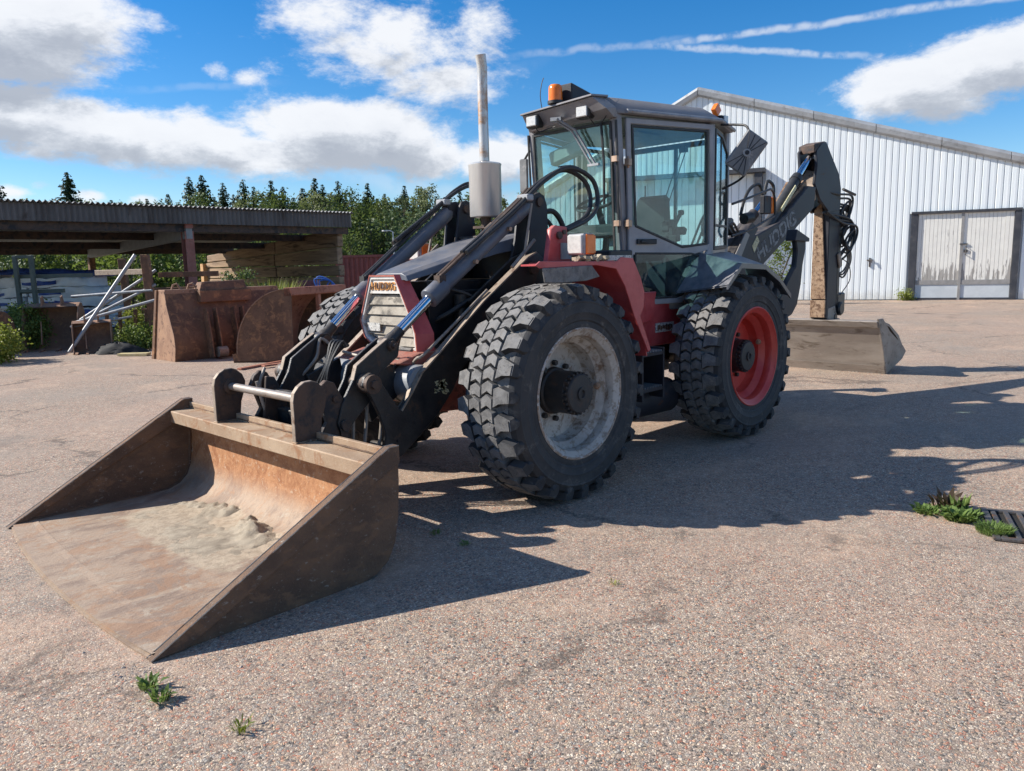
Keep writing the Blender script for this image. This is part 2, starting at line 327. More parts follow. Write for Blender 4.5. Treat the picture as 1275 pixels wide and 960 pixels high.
M['wrapwhite'] = surf('white_wrap_film', (.80, .82, .86), (.90, .91, .93), 2.2, .4, 0, (.36, .38, .45), 4, (.62, .72), None, bump=.5, bs=7)
M['wrapblue'] = surf('blue_printed_film', (.035, .075, .30), (.06, .12, .40), 3, .4, 0, (.02, .04, .16), 4, (.55, .65), None, bump=.4, bs=8)
M['bluebarrel'] = surf('blue_plastic', (.02, .09, .36), (.04, .13, .45), 3, .4, 0, bump=.05)
M['contred'] = surf('red_container_paint', (.20, .050, .042), (.26, .07, .055), 3, .6, 0, (.13, .05, .035), 5, (.58, .68), None, bump=.1)
M['cloth'] = surf('black_tarpaulin', (.008, .008, .009), (.016, .016, .017), 5, .8, 0, bump=.4, bs=14)
M['yellowwood'] = surf('yellow_painted_board', (.50, .40, .18), (.58, .48, .27), 6, .7, 0, bump=.2)
M['cast'] = surf('cast_iron_grate', (.075, .070, .068), (.12, .11, .105), 12, .55, .4, (.14, .075, .045), 9, (.55, .65), None, bump=.3)
M['dark'] = surf('dark_depth_shade', (.012, .011, .010), (.02, .018, .016), 9, .9, 0, bump=.3)  # near-black stands in for shade inside the drain and behind the louvres
M['bark'] = surf('bark', (.07, .052, .04), (.12, .095, .075), 4, .9, 0, bump=.6, bs=20, stretch=(1, 1, .3))
M['lamppost'] = surf('pale_lamp_post', (.42, .43, .44), (.5, .5, .5), 3, .5, .2, bump=.02)
def leafmat(name, a, b, tr=.35, c=None):
    m = bpy.data.materials.new(name); m.use_nodes = True; T = NT(m.node_tree); bb = m.node_tree.nodes['Principled BSDF']
    g = T.node('ShaderNodeNewGeometry'); co = g.outputs['Position']; oi = T.node('ShaderNodeObjectInfo').outputs['Random']
    n = T.m('ADD', T.m('MULTIPLY', g.outputs['Random Per Island'], .65), T.m('MULTIPLY', T.noise(co, 1.6, 3), .5))
    n = T.m('ADD', n, T.m('MULTIPLY', T.m('SUBTRACT', oi, .5), .35))
    col = T.mix(T.ss(n, .2, .95), a, b); T.set(bb.inputs['Base Color'], col); bb.inputs['Roughness'].default_value = .55; bb.inputs['Specular IOR Level'].default_value = .25
    tn = T.node('ShaderNodeBsdfTranslucent', {'Color': T.mix(.5, col, (.16, .20, .03))}); mx = T.node('ShaderNodeMixShader', {0: tr, 1: bb.outputs[0], 2: tn.outputs[0]})
    T.l.new(mx.outputs[0], T.n['Material Output'].inputs[0]); return m
M['spruce'] = leafmat('spruce_needles', (.014, .032, .016), (.034, .060, .024), .15)
M['birch'] = leafmat('birch_leaves', (.115, .140, .065), (.225, .250, .125), .4)
M['birch2'] = leafmat('dark_deciduous_leaves', (.050, .085, .030), (.105, .150, .055), .3)
M['bush'] = leafmat('bush_leaves', (.085, .140, .030), (.190, .260, .065), .4)
M['weed'] = leafmat('weed_leaves', (.11, .18, .045), (.24, .34, .10), .45)
M['weedyel'] = leafmat('yellow_green_leaves', (.16, .20, .03), (.30, .32, .06), .4)
M['weedred'] = leafmat('reddish_dock_leaves', (.050, .030, .020), (.085, .065, .035), .2)

def glassmat(name, tint, refl=1.0):
    m = bpy.data.materials.new(name); m.use_nodes = True; T = NT(m.node_tree); T.n.remove(T.n['Principled BSDF'])
    g_ = T.node('ShaderNodeNewGeometry'); ca = T.m('ABSOLUTE', T.vm('DOT_PRODUCT', g_.outputs['Incoming'], g_.outputs['Normal'])); fr = T.m('ADD', .045, T.m('MULTIPLY', .955, T.m('POWER', T.m('SUBTRACT', 1.0, ca, clamp=True), 5))); co = T.node('ShaderNodeTexCoord').outputs['Object']
    tr = T.node('ShaderNodeBsdfTransparent', {'Color': (*tint, 1)}); gl = T.node('ShaderNodeBsdfGlossy', {'Color': (.92, .97, 1, 1), 'Roughness': .015})
    f = T.m('MINIMUM', T.m('MULTIPLY', fr, 1.15*refl), 1.0)
    mx = T.node('ShaderNodeMixShader', {0: f, 1: tr.outputs[0], 2: gl.outputs[0]})
    df = T.node('ShaderNodeBsdfDiffuse', {'Color': (.55, .62, .60, 1)})
    dirt = T.m('ADD', .012, T.m('MULTIPLY', T.ss(T.noise(co, 5, 5, .6), .45, .8), .05))
    m2 = T.node('ShaderNodeMixShader', {0: dirt, 1: mx.outputs[0], 2: df.outputs[0]}); T.l.new(m2.outputs[0], T.n['Material Output'].inputs[0]); return m
M['glass'] = glassmat('tinted_window_glass', (.80, .93, .925)); M['glassdark'] = glassmat('dark_lower_glass', (.50, .62, .62), 1.3)

def groundmat():
    m = bpy.data.materials.new('aggregate_asphalt'); m.use_nodes = True; T = NT(m.node_tree); b = T.n['Principled BSDF']
    co = T.node('ShaderNodeNewGeometry').outputs['Position']
    wob = T.vm('ADD', co, T.vm('MULTIPLY', T.noise(co, 60, 2, .5, out=1), (.012, .012, 0)))
    def vor(scale, rnd_=1.0, feat='F1'):
        v = T.n.new('ShaderNodeTexVoronoi'); v.feature = feat; T.set(v.inputs['Vector'], wob); v.inputs['Scale'].default_value = scale; v.inputs['Randomness'].default_value = rnd_; return v
    v1 = vor(98); v2 = vor(230); ve = vor(98, 1, 'DISTANCE_TO_EDGE')
    h1 = T.node('ShaderNodeSeparateColor', {0: v1.outputs['Color']}); h2 = T.node('ShaderNodeSeparateColor', {0: v2.outputs['Color']})
    stones = T.ramp(h1.outputs[0], [(0, (.085, .085, .085)), (.10, (.17, .165, .165)), (.20, (.26, .25, .245)), (.27, (.36, .17, .125)), (.35, (.42, .27, .20)), (.48, (.36, .31, .25)), (.62, (.44, .37, .295)), (.72, (.27, .275, .27)), (.80, (.46, .43, .38)), (.94, (.56, .50, .43)), (1, (.62, .58, .51))], 'CONSTANT')
    fine = T.ramp(h2.outputs[0], [(0, (.11, .095, .09)), (.35, (.25, .20, .175)), (.7, (.36, .30, .26)), (1, (.52, .47, .42))])
    sel = T.ss(h1.outputs[1], .32, .42); col = T.mix(sel, fine, stones)
    gap = T.m('SUBTRACT', 1, T.ss(ve.outputs['Distance'], .02, .15)); col = T.mix(T.m('MULTIPLY', gap, .70), col, (.105, .085, .075))
    big = T.noise(co, .55, 6, .6, .4); col = T.mix(T.m('MULTIPLY', T.ss(big, .44, .64), .42), col, (.215, .21, .20))
    pk = T.noise(T.vm('ADD', co, (9, 4, 0)), .35, 5, .55); col = T.mix(T.m('MULTIPLY', T.ss(pk, .40, .66), .22), col, (.42, .295, .24))
    du = T.noise(T.vm('ADD', co, (3, 7, 1)), 2.2, 8, .7); col = T.mix(T.m('MULTIPLY', T.ss(du, .48, .72), .22), col, (.42, .35, .29))
    rb_ = T.noise(T.vm('ADD', co, (13, 2, 0)), .9, 7, .66, .6); col = T.mix(T.m('MULTIPLY', T.ss(rb_, .52, .66), .40), col, (.43, .33, .265))
    sp_ = T.noise(T.vm('ADD', co, (5, 21, 0)), 3.4, 9, .78, 1.0); col = T.mix(T.m('MULTIPLY', T.ss(sp_, .64, .74), .60), col, (.085, .078, .072))
    dk = T.noise(T.vm('ADD', co, (1, 2, 5)), 1.1, 8, .72, .8); col = T.mix(T.m('MULTIPLY', T.ss(dk, .56, .72), .55), col, (.12, .11, .105))
    md = T.noise(co, 14, 4, .7); col = T.mix(.5, col, T.mix(T.ss(md, .3, .7), (.75, .75, .75), (1.25, 1.25, 1.25)), 'MULTIPLY')
    crk = T.n.new('ShaderNodeTexVoronoi'); crk.feature = 'DISTANCE_TO_EDGE'; crk.inputs['Scale'].default_value = .22
    T.set(crk.inputs['Vector'], T.vm('ADD', co, T.vm('MULTIPLY', T.noise(co, 1.3, 6, .7, out=1), (1.3, 1.3, 0))))
    ck = T.m('MULTIPLY', T.m('SUBTRACT', 1, T.ss(crk.outputs[0], .0, .011)), T.ss(T.noise(co, .8, 3), .42, .56)); col = T.mix(T.m('MULTIPLY', ck, .75), col, (.08, .07, .065))
    col = T.mix(1.0, col, (1.24, 1.13, 1.00), 'MULTIPLY'); T.set(b.inputs['Base Color'], col); b.inputs['Roughness'].default_value = .88; b.inputs['Specular IOR Level'].default_value = .3
    hgt = T.m('SUBTRACT', T.m('MULTIPLY', T.ss(ve.outputs['Distance'], 0, .35), sel), T.m('MULTIPLY', v2.outputs['Distance'], .5))
    bp = T.node('ShaderNodeBump', {'Strength': .55, 'Distance': .004, 'Height': hgt}); T.set(b.inputs['Normal'], bp.outputs[0]); return m
M['ground'] = groundmat()
M['soil'] = surf('yard_soil', (.16, .13, .10), (.22, .18, .14), 1.2, .95, 0, (.09, .12, .05), 1.5, (.5, .62), None, bump=.4, world=True)

def bucketfloor():
    m = bpy.data.materials.new('bucket_floor_rust_and_sand'); m.use_nodes = True; T = NT(m.node_tree); b = T.n['Principled BSDF']
    co = T.node('ShaderNodeNewGeometry').outputs['Position']; sp = T.node('ShaderNodeSeparateXYZ', {0: co})
    st_ = T.vm('MULTIPLY', co, (.8, 1.7, 1.5)); fine_ = T.noise(T.vm('MULTIPLY', co, (2.2, 26, 8)), 3.0, 5, .7)
    n1 = T.noise(st_, 2.3, 12, .72, .6); n2 = T.noise(T.vm('MULTIPLY', co, (1, 1.6, 1)), 6, 12, .76, .4); n3 = T.noise(co, 22, 10, .78)
    col = T.mix(T.ss(n1, .42, .56), (.27, .195, .145), (.385, .285, .205)); col = T.mix(T.m('MULTIPLY', T.ss(n2, .54, .60), .7), col, (.42, .35, .27))
    col = T.mix(T.m('MULTIPLY', T.ss(n3, .55, .62), .5), col, (.38, .215, .115))
    col = T.mix(T.m('MULTIPLY', T.ss(fine_, .54, .70), .35), col, (.50, .41, .32)); col = T.mix(T.m('MULTIPLY', T.m('SUBTRACT', 1, T.ss(fine_, .28, .42)), .45), col, (.13, .09, .07)); col = T.mix(T.m('MULTIPLY', T.ss(T.noise(co, 3.1, 14, .78, 1.2), .53, .57), .5), col, (.36, .20, .11))
    back = T.ss(T.m('ADD', sp.outputs[2], T.m('MULTIPLY', T.m('SUBTRACT', n3, .5), .1)), .10, .28)
    orange = T.mix(T.ss(T.noise(co, 9, 9, .75, .7), .35, .62), (.30, .125, .055), (.46, .23, .11)); orange = T.mix(T.ss(n3, .56, .64), orange, (.50, .38, .27))
    col = T.mix(back, col, orange)
    ex = T.m('SUBTRACT', 1, T.ss(T.m('ABSOLUTE', T.m('SUBTRACT', sp.outputs[0], 2.26)), .12, .50)); ey = T.m('SUBTRACT', 1, T.ss(T.m('ABSOLUTE', T.m('ADD', sp.outputs[1], .12)), .35, 1.15))
    sd = T.m('MULTIPLY', ex, ey); sandf = T.ss(T.m('ADD', sd, T.m('MULTIPLY', T.m('SUBTRACT', T.noise(st_, 3.0, 8, .6), .5), 1.6)), .42, .62)
    sandf = T.m('MULTIPLY', sandf, T.m('SUBTRACT', 1, back)); col = T.mix(T.m('MULTIPLY', sandf, .75), col, T.mix(T.ss(n3, .38, .6), (.34, .275, .195), (.52, .435, .32)))
    T.set(b.inputs['Base Color'], col); T.set(b.inputs['Roughness'], T.m('ADD', .5, T.m('MULTIPLY', n2, .35))); b.inputs['Metallic'].default_value = .08; b.inputs['Specular IOR Level'].default_value = .3
    T.set(b.inputs['Normal'], T.node('ShaderNodeBump', {'Strength': .6, 'Distance': .01, 'Height': T.m('ADD', T.m('ADD', n3, n2), T.m('MULTIPLY', fine_, .6))}).outputs[0]); return m
M['bk_floor'] = bucketfloor()
M['sand'] = surf('damp_sand', (.29, .24, .175), (.44, .37, .275), 9, .95, 0, (.22, .18, .13), 10, (.55, .66), None, bump=.8, bs=120)
def cladmat():
    m = bpy.data.materials.new('white_corrugated_cladding'); m.use_nodes = True; T = NT(m.node_tree); b = T.n['Principled BSDF']
    co = T.node('ShaderNodeNewGeometry').outputs['Position']; oi = T.node('ShaderNodeObjectInfo').outputs['Random']
    n = T.noise(T.vm('MULTIPLY', co, (3, 3, .25)), 3, 6, .6); col = T.mix(T.ss(n, .35, .7), (.80, .845, .845), (.87, .895, .885))
    col = T.mix(T.m('MULTIPLY', oi, .35), col, (.70, .765, .79)); z = T.node('ShaderNodeSeparateXYZ', {0: co}).outputs[2]
    lo = T.m('SUBTRACT', 1, T.ss(T.m('ADD', z, T.m('MULTIPLY', T.m('SUBTRACT', T.noise(co, 4, 6, .7), .5), .9)), .0, .5)); col = T.mix(T.m('MULTIPLY', lo, .5), col, (.48, .47, .42))
    T.set(b.inputs['Base Color'], col); b.inputs['Roughness'].default_value = .5; return m
M['clad'] = cladmat()
def peelmat():
    m = bpy.data.materials.new('peeling_white_boards'); m.use_nodes = True; T = NT(m.node_tree); b = T.n['Principled BSDF']
    co = T.node('ShaderNodeNewGeometry').outputs['Position']; oi = T.node('ShaderNodeObjectInfo').outputs['Random']; z = T.node('ShaderNodeSeparateXYZ', {0: co}).outputs[2]
    n = T.noise(T.vm('ADD', T.vm('MULTIPLY', co, (9, 9, 1.0)), T.vm('MULTIPLY', oi, (9., 5., 31.))), 1.3, 5, .6)
    lo = T.m('SUBTRACT', 1, T.ss(z, .72, 1.75)); f = T.ss(T.m('ADD', n, T.m('MULTIPLY', T.m('ADD', lo, T.m('MULTIPLY', T.m('SUBTRACT', oi, .7), .5)), .24)), .665, .685)
    col = T.mix(f, T.mix(T.ss(T.noise(co, 4, 4), .3, .7), (.74, .72, .66), (.80, .78, .71)), (.36, .34, .31)); T.set(b.inputs['Base Color'], col); b.inputs['Roughness'].default_value = .75
    T.set(b.inputs['Normal'], T.node('ShaderNodeBump', {'Strength': .3, 'Distance': .01, 'Height': T.m('SUBTRACT', 1, f)}).outputs[0]); return m
M['peel'] = peelmat()
M['verge'] = surf('weathered_verge_flashing', (.34, .35, .355), (.44, .45, .455), 1.2, .55, .2, (.26, .26, .255), 2.0, (.5, .66), None, bump=.05)
M['panelblue'] = surf('pale_kick_panel', (.50, .54, .56), (.56, .60, .62), 2, .5, 0, bump=.03)
M['framedark'] = surf('dark_door_frame', (.035, .038, .048), (.06, .062, .07), 3, .6, 0, (.12, .11, .10), 6, (.6, .7), None, bump=.1)
M['railgrey'] = surf('grey_weathered_rail', (.24, .235, .225), (.30, .29, .28), 5, .7, 0, bump=.2)

# ================================================================== SETTING
def sheet(name, pts, z, mat, label=None):
    me = bpy.data.meshes.new(name); me.from_pydata([(x, y, z) for x, y in pts], [], [tuple(range(len(pts)))]); me.materials.append(mat)
    o = bpy.data.objects.new(name, me); COL.objects.link(o); o['kind'] = 'structure'
    if label: o['label'] = label
    return o
sheet('ground', [(-900, -900), (900, -900), (900, 900), (-900, 900)], -.008, M['soil'])
sheet('asphalt_yard', [(-60, -17.5), (-6, -14.6), (2, -15.6), (30, -16), (30, 30), (-60, 30)], 0.0, M['ground'])

# ---- white warehouse (gable wall faces the yard)
WA = V((-25.52, -8.28, 0)); wn = V((-2.48, 6.56, 0)).normalized(); wnrm = V((wn.y, -wn.x, 0))    # outward normal towards the yard
if wnrm.dot(CLOC-WA) < 0: wnrm = -wnrm
def WP(s, z, d=0): return WA + wn*s + wnrm*d + V((0, 0, z))
wh = thing('warehouse', WP(2, 0), 'large white corrugated metal warehouse with grey roof edge and peeling double door', 'warehouse')
RS = -4.14; RZ = 8.35
def roofz(s): return RZ - (s-RS)*.305 if s > RS else RZ - (RS-s)*.52
def wbox(mb, s0, s1, z0, z1, d0, d1):
    A = [WP(s0, z0, d0), WP(s0, z1, d0), WP(s0, z1, d1), WP(s0, z0, d1)]; B = [WP(s1, z0, d0), WP(s1, z1, d0), WP(s1, z1, d1), WP(s1, z0, d1)]
    return mb.hull2(A, B)
PW = .222; s = -11.3; DOORS = [(3.66, 7.02, 3.14), (-7.6, -1.62, 5.10)]
while s < 14:
    a, b = s, s+PW; z0 = 0.03
    for d0_, d1_, zt in DOORS:
        if a+PW/2 > d0_ and a+PW/2 < d1_: z0 = zt
    jit = rnd.uniform(-.006, .006)
    prof = [(0, .006), (.014, .024), (PW*.5-.01, .026), (PW*.5+.01, .028), (PW-.026, .024), (PW-.012, -.006), (PW, -.006)]
    A = [WP(a+u, z0, dd+jit) for u, dd in prof]; B = [WP(a+u, roofz(a+u)-.05, dd+jit) for u, dd in prof]
    mb = MB(); n = len(prof); mb.add(A+B, [(i, i+1, n+i+1, n+i) for i in range(n-1)])
    build('cladding_panel', mb, M['clad'], wh, smooth=0, weld=False, fix=False); s += PW
mb = MB(); mb.hull2([WP(-11.4, 0, -.03), WP(RS, 0, -.03), WP(14.2, 0, -.03), WP(14.2, roofz(14.2), -.03), WP(RS, RZ, -.03), WP(-11.4, roofz(-11.4), -.03)],
                    [WP(-11.4, 0, -26), WP(RS, 0, -26), WP(14.2, 0, -26), WP(14.2, roofz(14.2), -26), WP(RS, RZ, -26), WP(-11.4, roofz(-11.4), -26)]); build('wall', mb, M['panelblue'], wh, smooth=0)
# verge flashing in lengths
for k in range(9):
    a = RS + k*2.15; b = a+2.15-.02; mb = MB(); prof = [(-.30, .10), (-.24, .17), (-.08, .20), (.03, .14), (.06, .0), (.03, -.5), (-.30, -.5)]
    mb.hull2([WP(a, roofz(a)+dz, dd) for dz, dd in prof], [WP(b, roofz(b)+dz, dd) for dz, dd in prof]); build('verge_flashing', mb, M['verge'], wh)
for k in range(4):
    a = RS-.02 - k*1.8; b = a-1.78; mb = MB(); prof = [(-.30, .10), (-.24, .17), (-.08, .20), (.03, .14), (.06, .0), (.03, -.5), (-.30, -.5)]
    mb.hull2([WP(a, roofz(a)+dz, dd) for dz, dd in prof], [WP(b, roofz(b)+dz, dd) for dz, dd in prof]); build('verge_flashing', mb, M['verge'], wh)
mb = MB()
for e0, e1 in ((RS, 14.3), (-11.5, RS)):
    mb.hull2([WP(e0, roofz(e0)+.02, -.1), WP(e1, roofz(e1)+.02, -.1), WP(e1, roofz(e1)+.07, -.1), WP(e0, roofz(e0)+.07, -.1)], [WP(e0, roofz(e0)+.02, -26), WP(e1, roofz(e1)+.02, -26), WP(e1, roofz(e1)+.07, -26), WP(e0, roofz(e0)+.07, -26)])
build('roof', mb, M['verge'], wh, smooth=0)
# right-hand double door
dr = build('door_frame', wbox(wbox(wbox(MB(), 3.62, 3.84, 0, 3.12, -.02, .10), 6.86, 7.06, 0, 3.20, -.02, .10), 3.62, 7.06, 3.12, 3.20, .0, .13), M['framedark'], wh, smooth=0)
for a, b in ((3.86, 5.26), (5.31, 6.85)):
    n = int((b-a)/.125); lw = (b-a)/n
    for i in range(n):
        build('door_board', wbox(MB(), a+i*lw+.004, a+(i+1)*lw-.004, .72, 3.11, .0, .035+rnd.uniform(0, .008)), M['peel'], wh, smooth=0)
    build('door_rail', wbox(MB(), a, b, .56, .72, .0, .055), M['railgrey'], wh, smooth=0)
    build('kick_panel', wbox(MB(), a, b, .08, .56, .0, .03), M['panelblue'], wh, smooth=0)
    build('door_rail', wbox(MB(), a, b, .0, .08, .0, .05), M['framedark'], wh, smooth=0)
build('door_stile', wbox(MB(), 5.235, 5.32, .0, 3.11, .0, .07), M['railgrey'], wh, smooth=0)
build('door_rail', wbox(MB(), 3.84, 6.86, 3.09, 3.13, .02, .08), M['railgrey'], wh, smooth=0)
mb = MB(); mb.tube([WP(5.42, 1.62, .04), WP(5.42, 1.62, .12), WP(5.42, 1.9, .12), WP(5.42, 1.9, .04)], .018, 6); wbox(mb, 5.36, 5.48, 1.70, 1.80, .03, .07); wbox(mb, 5.22, 5.46, 1.98, 2.02, .03, .09)
build('door_lock', mb, M['cast'], wh)
mb = MB(); wbox(mb, 2.27, 2.33, 1.25, 1.58, .03, .07); mb.tube([WP(2.20, 1.50, .05), WP(2.40, 1.50, .10)], .025, 6); mb.tube([WP(2.36, 1.52, .10), WP(2.36, 1.40, .12)], .02, 6)
build('lock_handle', mb, M['cast'], wh)
# taller portal behind the machine
build('door_frame', wbox(wbox(wbox(MB(), -1.90, -1.62, 0, 4.95, -.02, .42), -7.8, -7.56, 0, 4.95, -.02, .42), -7.9, -1.52, 4.95, 5.10, -.02, .50), M['framedark'], wh, smooth=0)
s = -7.56
while s < -1.92:
    build('cladding_panel', wbox(MB(), s+.01, min(s+.27, -1.91), .3, 4.94, -.02, .02+rnd.uniform(0, .01)), M['clad'], wh, smooth=0); s += .28
build('kick_panel', wbox(MB(), -7.56, -1.9, .02, .3, -.02, .03), M['panelblue'], wh, smooth=0)

# ---- open shed on the left
sh = thing('open_shed', (-5, -22, 0), 'long open-sided storage shed with corrugated roof and red posts on the left', 'shed')
X0, X1 = 6.0, -11.42
x = X0; k = 0
while x > X1+.05:
    b = max(x-.966, X1); mb = MB(); n = int(round((x-b)/.138*6)); vs = []; 
    for i in range(n+1):
        xx = x+(b-x)*i/n; h = .030*math.cos(2*PI*xx/.138)
        vs += [(xx, -17.86, 3.53+h), (xx, -27.2, 2.66+h), (xx, -27.2, 2.645+h), (xx, -17.86, 3.515+h)]
    fs = []
    for i in range(n):
        for j in range(4): fs.append((i*4+j, i*4+(j+1)%4, (i+1)*4+(j+1)%4, (i+1)*4+j))
    mb.add(vs, fs); build('roof_sheet', mb, M['roofgrey'], sh, smooth=50)
    mb = MB(); vs = []
    for i in range(n+1):
        xx = x+(b-x)*i/n; h = .026*math.cos(2*PI*xx/.138)
        vs += [(xx, -17.98+h, 3.04), (xx, -17.98+h, 3.475), (xx, -18.0+h, 3.475), (xx, -18.0+h, 3.04)]
    mb.add(vs, fs); build('fascia_sheet', mb, M['galv'], sh, smooth=50)
    x = b; k += 1
for xx in (4.2, -5.8):
    mb = MB(); mb.box((xx, -18.12, 1.42), (.26, .02, 2.84)); mb.box((xx, -18.38, 1.42), (.26, .02, 2.84)); mb.box((xx, -18.25, 1.42), (.025, .24, 2.84)); build('post', mb, M['postred'], sh, smooth=0)
    mb = MB(); mb.box((xx, -18.12, 3.13), (.22, .1, .42)); build('bracket', mb, M['postred'], sh, smooth=0)
    mb = MB(); mb.hull2(spts((xx-.09, -18.1, 2.62), (xx+.09, -18.1, 2.62), (xx+.09, -18.1, 2.98), (xx-.09, -18.1, 2.98)), spts((xx-.09, -26.6, 2.25), (xx+.09, -26.6, 2.25), (xx+.09, -26.6, 2.55), (xx-.09, -26.6, 2.55))); build('rafter', mb, M['railgrey'], sh, smooth=0)
    build('post', MB().box((xx, -26.5, 1.15), (.2, .2, 2.3)), M['rust1'], sh, smooth=0)
for yy, zz in ((-18.25, 2.93), (-20.5, 2.78), (-23.4, 2.60), (-26.6, 2.50)):
    build('purlin', MB().box(((X0+X1)/2, yy, zz), (X0-X1-.1, .12, .22)), M['brown'], sh, smooth=0)
# timber side wall of the shed: heavy baulks laid one on another
for (za0, za1, zb0, zb1, off) in ((0, .48, 0, .48, .02), (.50, .94, .50, .92, 0), (.96, 1.38, .94, 1.34, .03), (1.41, 1.77, 1.37, 1.80, .0), (1.80, 2.38, 1.83, 2.02, .04), (2.41, 3.0, 2.05, 2.34, .0)):
    for (t0, t1) in ((0, .42), (.425, 1.0)):
        y0, y1 = -18.35-10*t0, -18.35-10*t1; f = lambda a, b, t: a+(b-a)*t
        j = rnd.uniform(-.015, .015); mb = MB(); xs0 = -11.02+off+j
        mb.hull2(spts((xs0, y0, f(za0, zb0, t0)), (xs0-.22, y0, f(za0, zb0, t0)), (xs0-.22, y0, f(za1, zb1, t0)), (xs0, y0, f(za1, zb1, t0))),
                 spts((xs0-.5*0, y1, f(za0, zb0, t1)), (xs0-.22, y1, f(za0, zb0, t1)), (xs0-.22, y1, f(za1, zb1, t1)), (xs0, y1, f(za1, zb1, t1))))
        build('timber', mb, M['timber'], sh, smooth=0, bevel=.02)
mb = MB(); mb.box((-10.98, -28.5, 1.0), (.3, .28, 2.0)); build('end_post', mb, M['timbercut'], sh, smooth=0, bevel=.01)

# ---- trees
def leaf_quads(mb, c, size, n, spread, flat=1.0, r=rnd):
    for _ in range(n):
        d = V((r.gauss(0, 1), r.gauss(0, 1), r.gauss(0, 1)*flat)); p = V(c)+d*spread
        a = V((r.uniform(-1, 1), r.uniform(-1, 1), r.uniform(-1, 1))).normalized(); b = a.orthogonal().normalized(); s_ = size*r.uniform(.6, 1.3)
        mb.add([p-a*s_, p-b*s_*.6, p+a*s_, p+b*s_*.6], [(0, 1, 2, 3)])
def tree_empty(kind, label, cat, group): return thing(kind, (0, 0, 0), label, cat, group)
def spruce(h, seed, wid=.17, label='', name='spruce_tree'):
    r = random.Random(seed); root = thing(name, (0, 0, 0), label, 'tree', 'trees behind the yard')
    build('trunk', MB().tube([(0, 0, 0), (0.02, 0, h*.5), (0, .02, h*.97)], [h*.018, h*.011, .02], 6), M['bark'], root)
    mb = MB(); z = h*.12; lev = 0
    while z < h*.985:
        t = (z/h); R_ = h*wid*(1-t)**.82*r.uniform(.8, 1.15)+.06; nb = int(5+7*(1-t)); off = r.uniform(0, 6)
        for k in range(nb):
            if r.random() < .1: continue
            a = off+2*PI*k/nb+r.uniform(-.25, .25); L = R_*r.uniform(.65, 1.12); dr = V((math.cos(a), math.sin(a), 0)); side = V((-dr.y, dr.x, 0))
            ns = 3 if L > .5 else 1; p0 = V((0, 0, z))
            for s_ in range(ns):
                f0, f1 = s_/ns, (s_+1)/ns; zz = lambda f: z - L*.45*f+L*.30*f*f
                a0 = dr*L*f0; a1 = dr*L*f1; w0 = L*.30*(1-f0*.75)*r.uniform(.7, 1.2)
                pa = V((a0.x, a0.y, zz(f0))); pb = V((a1.x, a1.y, zz(f1)))
                mb.add([pa, pa+side*w0+(pb-pa)*.8-V((0, 0, w0*.5)), pb, pa-side*w0+(pb-pa)*.8-V((0, 0, w0*.5))], [(0, 1, 2, 3)])
                for _ in range(2):
                    q = pa+(pb-pa)*r.random()+side*r.uniform(-1, 1)*w0*.6; s2 = .16+L*.07
                    mb.add([q, q+dr*s2+V((0, 0, -s2*1.2)), q+side*s2-V((0, 0, s2*1.4))], [(0, 1, 2)])
        z += h*.017*r.uniform(.8, 1.2)
    build('crown', mb, M['spruce'], root, smooth=0, weld=False, fix=False); return root
def broadleaf(h, seed, mat, label, cr=.26, name='birch_tree', leaf=.16, n=2600, low=.18, cat='tree', group='trees behind the yard'):
    r = random.Random(seed); root = thing(name, (0, 0, 0), label, cat, group)
    mb = MB(); mb.tube([(0, 0, 0), (r.uniform(-.2, .2), r.uniform(-.2, .2), h*.45), (r.uniform(-.3, .3), r.uniform(-.3, .3), h*.92)], [h*.016, h*.011, .03], 6)
    cl = []
    for k in range(int(26)):
        t = low+(1-low)*((k+r.random())/26); prof = math.sin(PI*min(1, (t-low)/(1-low)*.92+.08))**.6; a = r.uniform(0, 2*PI); rr = h*cr*prof*r.uniform(.35, 1.0)
        c = V((math.cos(a)*rr, math.sin(a)*rr, h*t)); cl.append((c, h*cr*.27*r.uniform(.6, 1.25)))
        if k % 2 == 0: mb.tube([(0, 0, h*max(.1, t-.12)), c*.6+V((0, 0, h*t*.36)), c], [h*.006, h*.004, .015], 4)
    build('trunk', mb, M['bark'], root)
    mb = MB()
    for c, s_ in cl: leaf_quads(mb, c, leaf, n//26, s_*.55, .9, r)
    build('crown', mb, mat, root, smooth=0, weld=False, fix=False); return root
cards = {}
def place(proto, x, y, sc_=1.0, rz=0, first={}):
    if id(proto) not in first: first[id(proto)] = 1; o = proto
    else: o = copy_tree(proto)
    o.location = (x, y, 0); o.scale = (sc_, sc_, sc_); o.rotation_euler = (0, 0, rz); return o
SPR = [spruce(14.5, 11, .27), spruce(13.2, 12, .31), spruce(15.2, 13, .25), spruce(12.2, 14, .32)]
BIR = [broadleaf(10.8, 21, M['birch'], ''), broadleaf(9.6, 22, M['birch'], '', .30), broadleaf(9.8, 23, M['birch2'], '', .32), broadleaf(11.4, 24, M['birch'], '', .22)]
F0 = V((CLOC.x, CLOC.y, 0))
def bear(az, d): p = F0+FH*d*math.cos(az)+RH*d*math.sin(az); return p.x, p.y
